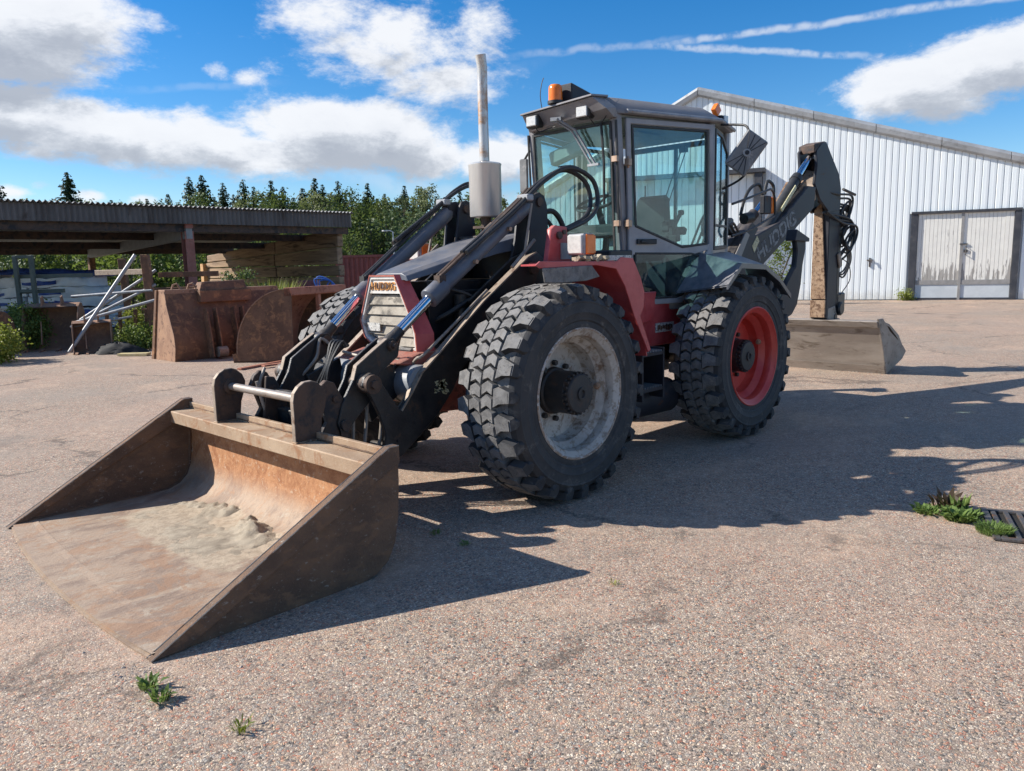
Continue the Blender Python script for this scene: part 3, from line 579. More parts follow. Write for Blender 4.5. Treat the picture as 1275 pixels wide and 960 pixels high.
# bearings (tangent of angle from the view axis), distance, height
tl = [(-.648, 118, 17.6), (-.632, 127, 14.0), (-.50, 127, 13.4), (-.552, 112, 16.2), (-.428, 120, 13.6), (-.40, 118, 15.9), (-.384, 121, 16.2), (-.358, 119, 15.0), (-.332, 118, 15.3), (-.320, 122, 14.6), (-.297, 117, 14.9), (-.283, 121, 14.2), (-.258, 119, 13.9),
      (-.242, 118, 15.2), (-.232, 121, 14.6), (-.213, 117, 14.6), (-.197, 121, 12.6), (-.176, 117, 14.0), (-.155, 119, 12.6), (-.130, 116, 13.6), (-.108, 118, 13.4), (-.09, 121, 12.0), (-.36, 125, 13.2), (-.06, 119, 12.8), (-.03, 121, 12.6), (-.34, 126, 13.6), (-.27, 126, 13.2), (-.18, 126, 13.0), (-.455, 122, 13.0), (-.415, 127, 12.8), (-.37, 128, 13.6), (-.345, 128, 13.9), (-.308, 128, 13.4), (-.25, 128, 13.4), (-.222, 128, 13.8), (-.205, 128, 13.2), (-.165, 128, 12.9), (-.145, 128, 12.2), (-.119, 128, 12.8)]
SPO, BIO, RO, SB1, SB2, SB3 = [], [], [], [], [], []
for i, (tg, d, h) in enumerate(tl):
    k = rnd.randrange(4); H = (14.5, 13.2, 15.2, 12.2)[k]; d2 = d; x, y = bear(math.atan(tg), d2/math.cos(math.atan(tg)))
    o = place(SPR[k], x, y, h/H*1.02, rnd.uniform(0, 6))
    SPO.append((tg, o))
x, y = bear(math.atan(-.552), 112/math.cos(.504))
i = 0
for tg in [-.66, -.63, -.60, -.578, -.53, -.505, -.485, -.462, -.44, -.415, -.39, -.365, -.34, -.315, -.29, -.262, -.240, -.222, -.203, -.188, -.168, -.150, -.132, -.112, -.094, -.072, -.05, -.03, -.01, .02]:
    k = rnd.randrange(4); H = (10.8, 9.6, 9.8, 11.4)[k]; d = rnd.uniform(84, 104)
    h = rnd.uniform(9.2, 11.2)*d/95 if tg > -.23 else rnd.uniform(9.2, 10.6)*d/95
    x, y = bear(math.atan(tg), d/math.cos(math.atan(tg))); o = place(BIR[k], x, y, h/H, rnd.uniform(0, 6))
    o['label'] = 'rounded leafy tree standing in front of the spruces' if k == 2 else 'pale green birch tree standing in front of the spruces'
    o['group'] = 'rounded leafy trees before the spruces' if k == 2 else 'birch trees before the spruces'; (RO if k == 2 else BIO).append((tg, o))
for o in SPR: o['group'] = 'trees behind the yard'
for o in bpy.data.objects:
    if o.name.startswith('spruce_tree'): o['group'] = 'spruces in the far tree line'
# undergrowth that closes the foot of the wood
BU = [broadleaf(3.4, 31, M['bush'], 'green bushy shrub growing beyond the open shed', .62, 'shrub', .10, 2000, .02, 'shrub', 'shrubs beyond the shed'), broadleaf(3.1, 32, M['birch2'], 'green bushy shrub growing beyond the open shed', .7, 'shrub', .10, 2000, .02, 'shrub', 'shrubs beyond the shed')]
for i, (tg, d, h) in enumerate([(-.66, 38, 3.4), (-.61, 36, 2.9), (-.565, 37, 3.1), (-.52, 39, 3.0), (-.485, 36, 3.3), (-.45, 38, 3.4), (-.415, 37, 3.3), (-.385, 39, 3.0), (-.70, 37, 3.1), (-.345, 52, 4.0), (-.545, 45, 3.7), (-.47, 46, 3.8), (-.62, 46, 3.8)]):
    k = i % 2; x, y = bear(math.atan(tg), d/math.cos(math.atan(tg))); o = place(BU[k], x, y, h/(3.4, 3.1)[k], rnd.uniform(0, 6))
    o['label'] = 'bright green bushy shrub growing beyond the open shed' if k == 0 else 'dark green bushy shrub growing beyond the open shed'
    o['group'] = 'bright shrubs beyond the shed' if k == 0 else 'dark shrubs beyond the shed'; (SB1 if k == 0 else SB2).append((tg, o))
for i, (tg, d, h) in enumerate([(-.205, 58, 4.0), (-.225, 75, 6.5), (-.19, 76, 6.8), (-.15, 78, 6.5), (-.11, 76, 6.4), (-.07, 78, 6.3), (-.17, 74, 5.6), (-.03, 76, 6)]):
    x, y = bear(math.atan(tg), d/math.cos(math.atan(tg))); o = place(BU[1], x, y, h/3.1, rnd.uniform(0, 6))
    o['label'] = 'olive round shrub beside the timber wall' if i == 0 else 'dark shrub filling the foot of the wood behind the red container'; o['group'] = 'shrubs at the foot of the wood'
    if i: SB3.append((tg, o))
ORD = 'first second third fourth fifth sixth seventh eighth ninth tenth eleventh twelfth thirteenth fourteenth fifteenth sixteenth seventeenth eighteenth nineteenth twentieth'.split()
ORD += ['twenty-'+x for x in ORD[:9]]+['thirtieth']+['thirty-'+x for x in ORD[:9]]
for L_, tx in ((SPO, 'dark pointed spruce of the far tree line, {} from the left'), (BIO, 'pale green birch standing before the spruces, {} from the left'), (RO, 'rounded darker leafy tree before the spruces, {} from the left'), (SB1, 'bright green bushy shrub beyond the open shed, {} from the left'), (SB2, 'dark green bushy shrub beyond the open shed, {} from the left'), (SB3, 'dark shrub at the foot of the wood behind the container, {} from the left')):
    for k, (_, o) in enumerate(sorted(L_, key=lambda q: q[0])): o['label'] = tx.format(ORD[k])
# far wood mass behind everything
mb = MB(); r = random.Random(5)
for i in range(15000):
    tg = r.uniform(-.95, 1.6); d = r.uniform(128, 150); h = r.uniform(0, 1)**.8*(10+1.2*math.sin(tg*31)+1.0*math.sin(tg*73)) if tg < .1 else r.uniform(0, 6)
    x, y = bear(math.atan(tg), d/math.cos(math.atan(tg))); p = V((x, y, h)); a = V((r.uniform(-1, 1), r.uniform(-1, 1), r.uniform(-.6, .6))).normalized(); b = a.cross(V((0, 0, 1))).normalized()+V((0, 0, r.uniform(-1, 1))); s_ = r.uniform(.5, 1.3)
    mb.add([p-a*s_, p-b*s_*.6, p+a*s_, p+b*s_*.6], [(0, 1, 2, 3)])
o = build('far_wood', mb, M['birch2'], None, smooth=0, weld=False, fix=False); tag(o, 'far wood that reads as one dark green mass behind the trees', 'wood', None, 'stuff')

# shrub by the warehouse wall, seen between boom and stabiliser
o = broadleaf(2.3, 41, M['bush'], 'light green sapling growing at the foot of the white warehouse wall', .26, 'sapling', .045, 1500, .1, 'shrub', None)
o.location = (-22.6, -7.75, 0)
if 'group' in o: del o['group']
# ================================================================== BACKHOE LOADER
BH = thing('backhoe_loader', (-1.1, 0, 0), 'worn black and red backhoe loader with its rusty front bucket on the ground', 'backhoe loader')
def part(name, mb, mat, parent=BH, **k): return build(name, mb, mat, parent, **k)
# ---- wheels
TR, RR, YO = .76, .446, 1.278
def tyre_mb(seed):
    r = random.Random(seed); mb = MB(); mb.cur = 0
    prof = [(.44, .205), (.455, .222), (.475, .226), (.50, .222), (.512, .231), (.520, .231), (.530, .2325), (.54, .236), (.556, .2385), (.562, .2425), (.568, .2425), (.574, .2405), (.60, .243), (.626, .2415), (.632, .2445), (.638, .2445), (.645, .238), (.675, .222), (.695, .19), (.703, .12), (.706, 0)]
    full = prof + [(a, -b) for a, b in prof[-2::-1]]
    mb.lathe(full, 96)
    kf = len(full)-1
    for q in range(len(mb.f)):
        i = q % kf
        if full[i][0] > .69 and full[i+1][0] > .69: mb.mi[q] = 1
    npitch = 26; R0, R1 = .690, .757
    def blk(th, poly, r0=R0, r1=R1, ins=.006, shoulder=0):
        # poly in (s along circumference in m, y); base loop larger than top loop
        n = len(poly); cx_ = sum(p[0] for p in poly)/n; cy_ = sum(p[1] for p in poly)/n; jr = r.uniform(-.007, .003)
        lo = []; hi = []
        for s_, y_ in poly:
            s1 = cx_+(s_-cx_)*1.05; y1 = cy_+(y_-cy_)*1.03; a = th+s1/R1; lo.append((r0*math.cos(a), y1, r0*math.sin(a)))
            s2 = cx_+(s_-cx_)*.90+r.uniform(-.004, .004); y2 = cy_+(y_-cy_)*.93+r.uniform(-.002, .002); rr = r1+jr-(.020*max(0, abs(y2)-.15)/.08); a = th+s2/R1; hi.append((rr*math.cos(a), y2, rr*math.sin(a)))
        mb.cur = 0; k = len(mb.v); mb.v += lo+hi; 
        for i in range(n): mb.f.append((k+i, k+(i+1)%n, k+n+(i+1)%n, k+n+i)); mb.mi.append(1 if max(abs(p_[1]) for p_ in poly) < .12 else 0)
        mb.f.append(tuple(range(k+n, k+2*n))); mb.mi.append(1)
    for p in range(npitch):
        th = 2*PI*p/npitch; L = .075
        for sg in (1, -1):
            t2 = th+(PI/npitch if sg < 0 else 0)
            for q in (0, 1): blk(t2+(.03 if sg > 0 else 0)+q*PI/npitch, [(-.040, sg*.003), (.032, sg*.003), (.062, sg*.054), (.036, sg*.103), (-.036, sg*.103), (-.014, sg*.054)])
            blk(t2+.09, [(-.070, sg*.110), (.056, sg*.110), (.082, sg*.152), (.050, sg*.238), (-.034, sg*.238), (-.040, sg*.160)])
            # shoulder buttress down the sidewall
            a = t2+.09; k = len(mb.v); w_ = .034
            for (rr, yy, ww) in ((.737, .224, w_), (.69, .243, w_*.9), (.655, .246, .012)):
                for s_ in (-ww, ww): q = a+s_/.72; mb.v.append((rr*math.cos(q), sg*yy, rr*math.sin(q)))
            for (rr, yy, ww) in ((.70, .205, w_*1.25), (.66, .228, w_*1.2), (.645, .232, .02)):
                for s_ in (-ww, ww): q = a+s_/.72; mb.v.append((rr*math.cos(q), sg*yy, rr*math.sin(q)))
            for f in ((0, 1, 3, 2), (2, 3, 5, 4), (0, 2, 8, 6), (1, 7, 9, 3), (2, 4, 10, 8), (3, 9, 11, 5), (0, 6, 7, 1), (4, 5, 11, 10)): mb.f.append(tuple(k+i for i in f)); mb.mi.append(0)
    mb.cur = 0; return mb
def ring_bolts(mb, rad, y, n, r=.016, h=.022, ph=0):
    for i in range(n):
        a = ph+2*PI*i/n; c = (rad*math.cos(a), y, rad*math.sin(a)); mb.cyl(c, (c[0], y+h, c[2]), r, n=6)
def make_wheel(name, seed, rim_m, deep, hub_out, label):
    # built with the outer face towards +y, centre at the origin
    rim = MB(); o = YO-(YO-.243)   # outer tyre half width
    y0 = .222
    prof = [(.425, y0-.035), (.452, y0-.012), (.456, y0+.004), (.444, y0+.004), (.425, y0-.012), (.405, y0-.025), (.395, y0-.05), (.395, y0-.09), (.375, y0-.11), (.352, y0-.14),
            (.350, y0-deep+.03), (.335, y0-deep), (.17, y0-deep-.01), (.17, y0-deep-.03), (.36, y0-deep-.03), (.375, -.15), (.40, -.18), (.41, -.20), (.452, -.215), (.456, -.205), (.43, -.19)]
    rim.lathe(prof, 72); w_ = build(name, rim, rim_m, BH, smooth=30)
    if label: w_['label'] = label
    w_.location = V((0, 0, 0))-WL(BH)
    return w_
def dress_wheel(w_, seed, deep, hub_out, hub_r, flange_m, nb=10, valve=True):
    y0 = .222
    t = MB(); t = tyre_mb(seed); ty = build('tyre', t, [M['rubber'], M['tread']], w_, smooth=28, center=False, weld=False, fix=True); ty.location = (0, 0, 0)
    h = MB(); yb = y0-deep
    h.lathe([(0, yb-.02), (hub_r+.015, yb-.02), (hub_r+.015, yb+.02), (hub_r, yb+.03), (hub_r, y0+hub_out-.05), (hub_r-.012, y0+hub_out-.045), (hub_r-.012, y0+hub_out-.01), (hub_r-.02, y0+hub_out), (.045, y0+hub_out+.004), (.045, y0+hub_out+.014), (.028, y0+hub_out+.014), (.022, y0+hub_out+.002), (0, y0+hub_out+.002)], 40)
    hb = build('hub', h, M['hub'], w_, smooth=30, center=False); hb.location = (0, 0, 0)
    for rad, n, yy, r_, nm, mt in ((hub_r-.006, 24, y0+hub_out-.045, .010, 'hub_bolt', M['hub']), (hub_r+.05, nb, yb-.005, .020, 'wheel_nut', M['hub'])):
        b0 = None
        for i in range(n):
            a = 2*PI*(i+.5)/n
            if b0 is None:
                m_ = MB(); m_.cyl((0, 0, 0), (0, .03, 0), r_, n=6, cap=True); b0 = build(nm, m_, mt, w_, smooth=0, center=False); ob = b0
            else: ob = b0.copy(); COL.objects.link(ob)
            ob.location = (rad*math.cos(a), yy, rad*math.sin(a)); ob.rotation_euler = (0, rnd.random(), 0)
    fl = MB(); fl.lathe([(.4565, y0-.012), (.460, y0+.005), (.452, y0+.010), (.443, y0+.006), (.440, y0-.004)], 72); f_ = build('rim_flange', fl, flange_m, w_, smooth=40, center=False); f_.location = (0, 0, 0)
    if valve:
        v_ = MB(); a = 0.04; v_.lathe([(0, .0), (.026, .0), (.026, .012), (.016, .014), (.012, .03), (0, .032)], 14); vo = build('valve_cap', v_, M['brass'], w_, smooth=40, center=False); vo.location = (-.348, y0-.13, .0); vo.rotation_euler = (0, 0, -1.2)
# scale of tyre in y so the tyre is .48 wide and its outside stands at YO
YC = YO-.243
specs = [('wheel', .16, YC, M['rimwhite'], .245, .000, .150, M['rimrust'], 'white-grey rim with rusty flange, near front wheel', False),
         ('wheel', -2.39, YC, M['rimred'], .215, -.06, .150, M['rimred'], 'bright red rim, near rear wheel', False),
         ('wheel', .16, -YC, M['rimwhite'], .245, .000, .150, M['rimrust'], 'far front wheel seen behind the loader arms', True),
         ('wheel', -2.39, -YC, M['rimred'], .215, -.06, .150, M['rimred'], 'far rear wheel hidden behind the machine', True)]
for i, (nm, wx, wy, rm, deep, ho, hr, fm, lb, flip) in enumerate(specs):
    w_ = make_wheel(nm, i, rm, deep, ho, lb)
    # recentre: make_wheel was centred on its bounding box, which is the wheel axis in x and z
    dress_wheel(w_, 50+i, deep, ho, hr, fm)
    cy = [v.co.y for v in w_.data.vertices]; off = .226-max(cy)   # put the rim back on the wheel's own y origin
    w_.data.transform(Matrix.Translation((0, off, 0)))
    w_.location = V((wx, wy, TR-.004))-WL(BH); w_.rotation_euler = (0, .3*i+.0, PI if flip else 0)
    if i == 0: w_.rotation_euler = (0, .0, 0)
# axles, underbody
mb = MB(); mb.tube([(.16, -.85, .76), (.16, .85, .76)], .11, 14); mb.box((.16, 0, .76), (.42, .36, .40)); mb.tube([(.16, .62, .76), (.16, .92, .76)], .17, 14); mb.tube([(.16, -.62, .76), (.16, -.92, .76)], .17, 14); part('front_axle', mb, M['black2'], bevel=.01)
mb = MB(); mb.tube([(-2.39, -.85, .76), (-2.39, .85, .76)], .12, 14); mb.box((-2.39, 0, .76), (.46, .40, .46)); part('rear_axle', mb, M['black2'], bevel=.01)
mb = MB(); mb.box((-.1, .0, .93), (1.9, .56, .30)); mb.box((-.55, 0, .60), (.9, .5, .34)); part('front_chassis', mb, M['black2'], bevel=.015)
mb = MB(); mb.box((-2.2, 0, .90), (2.0, .80, .46)); mb.box((-3.3, 0, .95), (.35, 1.5, .75)); part('rear_chassis', mb, M['black2'], bevel=.015)
# engine block and clutter visible in the dark opening under the hood
mb = MB(); mb.box((.05, 0, 1.32), (1.15, .44, .44)); mb.box((.1, .24, 1.36), (.5, .08, .22)); mb.cyl((.35, .27, 1.25), (.35, .27, 1.44), .055); mb.cyl((.10, .28, 1.22), (.10, .28, 1.34), .06); mb.curve([(.6, .1, 1.2), (.5, .28, 1.3), (.2, .33, 1.42), (-.1, .3, 1.3)], .022); mb.curve([(.5, .2, 1.5), (.3, .34, 1.42), (.0, .34, 1.22), (-.3, .36, 1.28)], .014)
part('engine', mb, M['black2'], bevel=.008)
# red centre body with maker's plate
mb = MB(); mb.prism([(-1.28, .88), (-1.28, 1.30), (-2.25, 1.30), (-2.25, .88)], -.62, .62); part('side_panel', mb, M['red'], bevel=.012)
part('maker_plate', MB().box((-1.86, .625, 1.045), (.30, .008, .085)), M['decal'])
mb = MB()
for i in range(9): mb.box((-1.745-.028*i, .631, 1.045+rnd.uniform(-.006, .006)), (.018, .004, rnd.uniform(.03, .055)))
part('plate_marks', mb, M['darkletter'], smooth=0)
mb = MB(); mb.prism([(-1.36, 1.10), (-1.30, 1.38), (-1.66, 1.38), (-1.58, 1.12)], .63, .67); part('red_bracket', mb, M['red'], bevel=.006)
mb = MB(); mb.prism([(-1.22, .88), (-1.22, 1.12), (-1.40, 1.12)], .66, .70); part('red_gusset', mb, M['reddirty'], bevel=.004)
# step
st_ = part('step_box', MB().box2((-.98, .74, .57), (-1.30, .98, .60)).box2((-.98, .74, .87), (-1.30, .98, .90)).box2((-.975, .72, .50), (-.995, .985, .93)).box2((-1.285, .72, .50), (-1.305, .985, .93)).box2((-.98, .72, .57), (-1.30, .74, .90)), M['black'], bevel=.003)
for z_ in (.602, .902):
    mb = MB()
    for i in range(8): mb.box((-1.0-.04*i, .86, z_+.004), (.008, .22, .012))
    part('step_tread', mb, M['steel'], st_, smooth=0)
mb = MB(); mb.tube([(-.80, .70, .46), (-1.75, .70, .44)], [.16, .16], 20); part('fuel_tank', mb, M['black'])
# ---- front fender
fe = MB()
def skin(mb, line, y0, y1, t=.012):
    n = len(line)
    for i in range(n-1):
        (x0, z0), (x1, z1) = line[i], line[i+1]; d = V((x1-x0, 0, z1-z0)).normalized(); nn = V((-d.z, 0, d.x))*t
        A = [V((x0, y0, z0)), V((x0, y1, z0)), V((x0, y1, z0))+nn, V((x0, y0, z0))+nn]; B = [V((x1, y0, z1)), V((x1, y1, z1)), V((x1, y1, z1))+nn, V((x1, y0, z1))+nn]; mb.hull2(A, B)
skin(fe, [(.02, 1.645), (-.34, 1.65), (-.55, 1.42), (-.70, 1.12), (-.76, .92)][::-1], .66, 1.17); skin(fe, [(.50, 1.635), (.02, 1.645)][::-1], 1.03, 1.17)
fdr = part('front_fender', fe, M['red'], smooth=0)
mb = MB(); mb.prism([(-.36, 1.655), (-.41, 1.685), (-.56, 1.675), (-.66, 1.53), (-.71, 1.42), (-.70, 1.30), (-.655, 1.24), (-.80, .97), (-.765, .95), (-.58, 1.24), (-.46, 1.47), (-.35, 1.60), (-.12, 1.63), (.48, 1.62), (.52, 1.64), (.48, 1.665)], 1.17, 1.185)
part('fender_side', mb, M['red'], fdr, bevel=.003)
mb = MB(); mb.prism([(.47, 1.62), (-.05, 1.63), (-.14, 1.55), (.02, 1.525), (.25, 1.52), (.45, 1.525)], 1.186, 1.198); part('mud_flap', mb, M['tread'], fdr, bevel=.004)
mb = MB(); r9 = random.Random(9)
for i in range(26): mb.box((.06-r9.random()*.42, 1.10+r9.random()*.07, 1.672+r9.random()*.012), (.05*r9.random()+.02,)*2+(.022,), Matrix.Rotation(r9.random()*3, 3, 'Z') @ Matrix.Rotation(r9.random(), 3, 'X'))
part('dried_mud', mb, M['sand'], fdr, smooth=0)
fe2 = MB(); skin(fe2, [(-.04, 1.64), (-.34, 1.65), (-.55, 1.42), (-.70, 1.12), (-.76, .92)][::-1], -1.17, -.66); part('front_fender', fe2, M['red'], smooth=0)
mb = MB(); mb.prism([(-.07, 1.66), (-.12, 1.90), (-.17, 1.93), (-.30, 1.92), (-.34, 1.66)], .72, .765); tw = part('hose_bracket', mb, M['red'], bevel=.005)
mb = MB(); mb.box2((-.22, .766, 1.68), (-.34, .774, 1.80)); part('grey_block', mb, M['steel'], tw)
mb = MB(); mb.cyl((-.20, .766, 1.855), (-.20, .785, 1.855), .028); mb.cyl((-.26, .766, 1.88), (-.26, .78, 1.88), .018); part('bolt', mb, M['brown'], tw)
part('warning_sticker', MB().box2((-.44, .90, 1.664), (-.80, 1.0, 1.70)), M['decal'])
mb = MB(); mb.box2((-.85, .60, 1.665), (-.55, .98, 1.74)); part('battery_cover', mb, M['interior'], bevel=.01)
# head lamps
def lamp(y, x0=-.19):
    mb = MB(); mb.box2((x0-.135, y-.082, 1.705), (x0-.01, y+.076, 1.860)); h = part('headlight', mb, M['steel'], bevel=.012)
    part('lamp_lens', MB().box2((x0-.012, y-.074, 1.713), (x0+.004, y+.066, 1.852)), M['lens'], h, bevel=.008)
    part('turn_signal', MB().box2((x0-.125, y+.068, 1.71), (x0-.03, y+.088, 1.855)).box2((x0-.145, y-.05, 1.715), (x0-.09, y+.086, 1.85)), M['orange'], h, bevel=.008)
    mb = MB(); mb.cyl((x0-.07, y, 1.64), (x0-.07, y, 1.71), .018); mb.box((x0-.07, y, 1.69), (.06, .06, .025)); part('lamp_stem', mb, M['brown'], h)
lamp(.93); lamp(-.93)

# ---- hood, grille, exhaust
def loft(mb, secs):
    n = len(secs[0]); vs = [p for s_ in secs for p in s_]; fs = [tuple(range(n))[::-1], tuple(range((len(secs)-1)*n, len(secs)*n))]
    for k in range(len(secs)-1):
        for i in range(n): fs.append((k*n+i, k*n+(i+1)%n, (k+1)*n+(i+1)%n, (k+1)*n+i))
    return mb.add(vs, fs)
def hood_sec(x, z, w_, dz): return [V((x, -w_-.02, z-dz)), V((x, -w_, z-.02)), V((x, -w_+.05, z)), V((x, w_-.05, z)), V((x, w_, z-.02)), V((x, w_+.02, z-dz)), V((x, w_, z-dz)), V((x, w_-.02, z-.05)), V((x, -w_+.02, z-.05)), V((x, -w_, z-dz))]
mb = MB(); loft(mb, [hood_sec(.80, 1.605, .19, .055), hood_sec(.45, 1.70, .24, .075), hood_sec(.0, 1.83, .29, .10), hood_sec(-.32, 1.90, .32, .12)]); part('hood', mb, M['grey'], smooth=20, bevel=.004)
mb = MB(); mb.box((-.62, 0, 1.62), (.60, .66, .50)); part('cowl', mb, M['black'], bevel=.02)
# far end of the dash behind the cylinder tower: air cleaner, grey dome
mb = MB(); mb.lathe([(0, 2.03), (.09, 2.02), (.13, 1.98), (.14, 1.94), (.14, 1.72)], 24, 'z', (-.52, -.20, 0)); part('air_cleaner', mb, M['grey'])
GX = .83
fo = [(-.20, 1.595), (.10, 1.595), (.255, 1.32), (.315, 1.18), (.325, 1.055), (-.18, 1.065), (-.30, 1.135), (-.345, 1.26)]      # grille outline (y, z)
def inset(poly, k, c=None):
    c = c or (sum(p[0] for p in poly)/len(poly), sum(p[1] for p in poly)/len(poly)); return [(c[0]+(p[0]-c[0])*k, c[1]+(p[1]-c[1])*k) for p in poly]
gr = part('grille', MB().add([(GX-.055, a, b) for a, b in inset(fo, .97)], [tuple(range(8))]), M['dark'], smooth=0)  # flat backing sheet, shade between the louvres given as its colour
mb = MB(); n = 8; O = [(GX, a, b) for a, b in fo]; I = [(GX, a, b) for a, b in inset(fo, .90)]; I2 = [(GX-.05, a, b) for a, b in inset(fo, .90)]; O2 = [(GX-.16, a, b) for a, b in inset(fo, 1.02)]
mb.add(O+I+I2, [(i, (i+1)%n, n+(i+1)%n, n+i) for i in range(n)]+[(n+i, n+(i+1)%n, 2*n+(i+1)%n, 2*n+i) for i in range(n)]); part('grille_frame', mb, M['white'], gr, smooth=0, bevel=.003)
def yspan(z, k=.89):
    pts = inset(fo, k); xs = []
    for i in range(n):
        (a, b), (c, d) = pts[i], pts[(i+1)%n]
        if (b-z)*(d-z) < 0: xs.append(a+(c-a)*(z-b)/(d-b))
    return min(xs), max(xs)
z = 1.452
for i in range(5):
    z1 = z-.071; a0, b0 = yspan(z); a1, b1 = yspan(max(z1, 1.085)); tilt = rnd.uniform(-.003, .003)
    mb = MB(); mb.hull2([(GX-.034, a0, z), (GX-.034, b0, z), (GX-.016, b1, z1+tilt), (GX-.016, a1, z1-tilt)], [(GX-.052, a0, z), (GX-.052, b0, z), (GX-.03, b1, z1), (GX-.03, a1, z1)]); part('louvre', mb, M['louvre'], gr, smooth=0); z -= .074
a0, b0 = yspan(1.555); a1, b1 = yspan(1.46)
mb = MB(); mb.hull2([(GX-.012, a0, 1.568), (GX-.012, b0, 1.568), (GX-.008, b1, 1.462), (GX-.008, a1, 1.462)], [(GX-.03, a0, 1.568), (GX-.03, b0, 1.568), (GX-.03, b1, 1.462), (GX-.03, a1, 1.462)]); bd = part('badge_plate', mb, M['white'], gr, smooth=0)
lettering('HUDDIG', .078, (GX-.004, -.045, 1.512), (0, 1, 0), (0, 0, 1), M['orangeletter'], gr, 'lettering', .95, .001, .003)
lettering('HUDDIG', .070, (GX-.001, -.045, 1.514), (0, 1, 0), (0, 0, 1), M['darkletter'], gr, 'lettering', .95, .001)
lettering('BM', .040, (GX-.001, -.185, 1.500), (0, 1, 0), (0, 0, 1), M['darkletter'], gr, 'lettering', .8, .001)
part('grille_sticker', MB().box2((GX-.006, -.255, 1.185), (GX+.0, -.105, 1.245)), M['decal'], gr)
# red surround: side cheeks and top
mb = MB()
A = [V((GX+.006, a, b)) for a, b in fo]; B = [V((GX+.006, a, b)) for a, b in inset(fo, .965)]
mb.add(A+B+[V((GX-.02, a, b)) for a, b in fo], [(i, (i+1)%n, n+(i+1)%n, n+i) for i in range(n)]+[(i, (i+1)%n, 2*n+(i+1)%n, 2*n+i) for i in range(n)]); part('grille_edge', mb, M['reddirty'], gr, smooth=0)
def cheek(sg):
    if sg > 0: pts = [(.10, 1.597), (.257, 1.32), (.318, 1.18), (.328, 1.05)]
    else: pts = [(-.20, 1.597), (-.347, 1.26), (-.302, 1.135), (-.18, 1.06)]
    mb = MB(); w_ = [.07, .10, .12, .11]; 
    for i in range(3):
        (a, b), (c, d) = pts[i], pts[i+1]; wa, wb = w_[i], w_[i+1]
        mb.hull2([(GX+.004, a, b), (GX-wa, a+sg*.05, b), (GX-wa, a+sg*.035, b), (GX+.004, a-sg*.012, b)], [(GX+.004, c, d), (GX-wb, c+sg*.05, d), (GX-wb, c+sg*.035, d), (GX+.004, c-sg*.012, d)])
    part('grille_cheek', mb, M['red'], gr, smooth=25)
cheek(1); cheek(-1)
mb = MB(); mb.hull2(spts((.85, -.32, 1.055), (.85, .36, 1.055), (.60, .40, 1.06), (.60, -.36, 1.06)), spts((1.10, -.30, 1.00), (1.10, .40, 1.00), (.60, .42, .92), (.60, -.34, .92))); mb.box((.72, .03, .74), (.36, .46, .10)); part('radiator_guard', mb, M['reddirty'], bevel=.012)
mb = MB(); mb.hull2(spts((.5, .30, .86), (.5, .42, .86), (.75, .42, .62), (.75, .30, .62)), spts((-.1, .30, .86), (-.1, .42, .86), (.15, .42, .58), (.15, .30, .58))); part('red_subframe', mb, M['reddirty'], bevel=.01)
# exhaust
ex = MB(); prof = []
for k in range(28):
    a = 2*PI*k/28; c, s_ = math.cos(a), math.sin(a); prof.append((.118*math.copysign(abs(c)**.72, c), .122*math.copysign(abs(s_)**.72, s_)))
secs = []
for zz, sc_ in ((2.035, .80), (2.040, .97), (2.048, 1.0), (2.44, 1.0), (2.448, 1.03), (2.456, 1.03), (2.463, .96), (2.468, .8)): secs.append([V((-.25+p[0]*sc_, -.05+p[1]*sc_, zz)) for p in prof])
loft(ex, secs); exh = part('muffler', ex, M['muffler'], smooth=45)
mb = MB(); mb.tube([(-.25, -.05, 2.46), (-.247, -.05, 2.8), (-.247, -.048, 3.12), (-.246, -.044, 3.2), (-.225, -.040, 3.295)], [.040, .040, .041, .041, .043], 20, cap=False); mb.tube([(-.225, -.040, 3.293), (-.245, -.044, 3.18)], [.039, .036], 20, cap=False); part('exhaust_pipe', mb, M['pipehot'], exh)
mb = MB(); mb.lathe([(.048, 2.46), (.048, 2.475), (.041, 2.48)], 20, 'z', (-.25, -.05, 0)); part('pipe_collar', mb, M['brown'], exh)
mb = MB(); mb.cyl((-.25, -.05, 1.88), (-.25, -.05, 2.04), .042); mb.box((-.25, -.05, 1.955), (.18, .13, .02)); mb.tube([(-.16, .02, 1.94), (-.22, .10, 2.02)], .008, 6); mb.tube([(-.35, -.12, 1.95), (-.28, -.16, 2.03)], .008, 6); part('muffler_foot', mb, M['brown'], exh)

# ---- loader: arms, cylinders, crank levers, torque tube, quick coupler
ARM = [(1.46, .91), (1.435, .965), (1.39, .99), (1.345, .965), (1.30, .90), (1.17, .715), (1.07, .82), (.98, .94), (.85, 1.035), (.38, 1.39), (-.10, 1.70), (-.22, 1.74), (-.30, 1.68), (-.28, 1.56), (-.10, 1.28), (.10, 1.13), (.30, 1.06), (.48, 1.02), (.60, .93), (.70, .78), (.83, .645), (1.00, .52), (1.16, .405), (1.22, .385), (1.28, .41), (1.315, .47), (1.29, .57), (1.335, .71), (1.395, .83)]
CRK = [(1.19, 1.185), (1.13, 1.185), (1.085, 1.13), (1.10, 1.06), (1.25, .965), (1.29, .87), (1.33, .80), (1.46, .69), (1.53, .61), (1.585, .625), (1.60, .68), (1.56, .80), (1.47, .94), (1.44, 1.03), (1.30, 1.12)]
TWR = [(-.215, 2.13), (-.245, 2.18), (-.30, 2.195), (-.355, 2.17), (-.385, 2.10), (-.40, 1.83), (-.36, 1.30), (-.05, 1.30), (-.08, 1.60), (-.165, 1.83)]
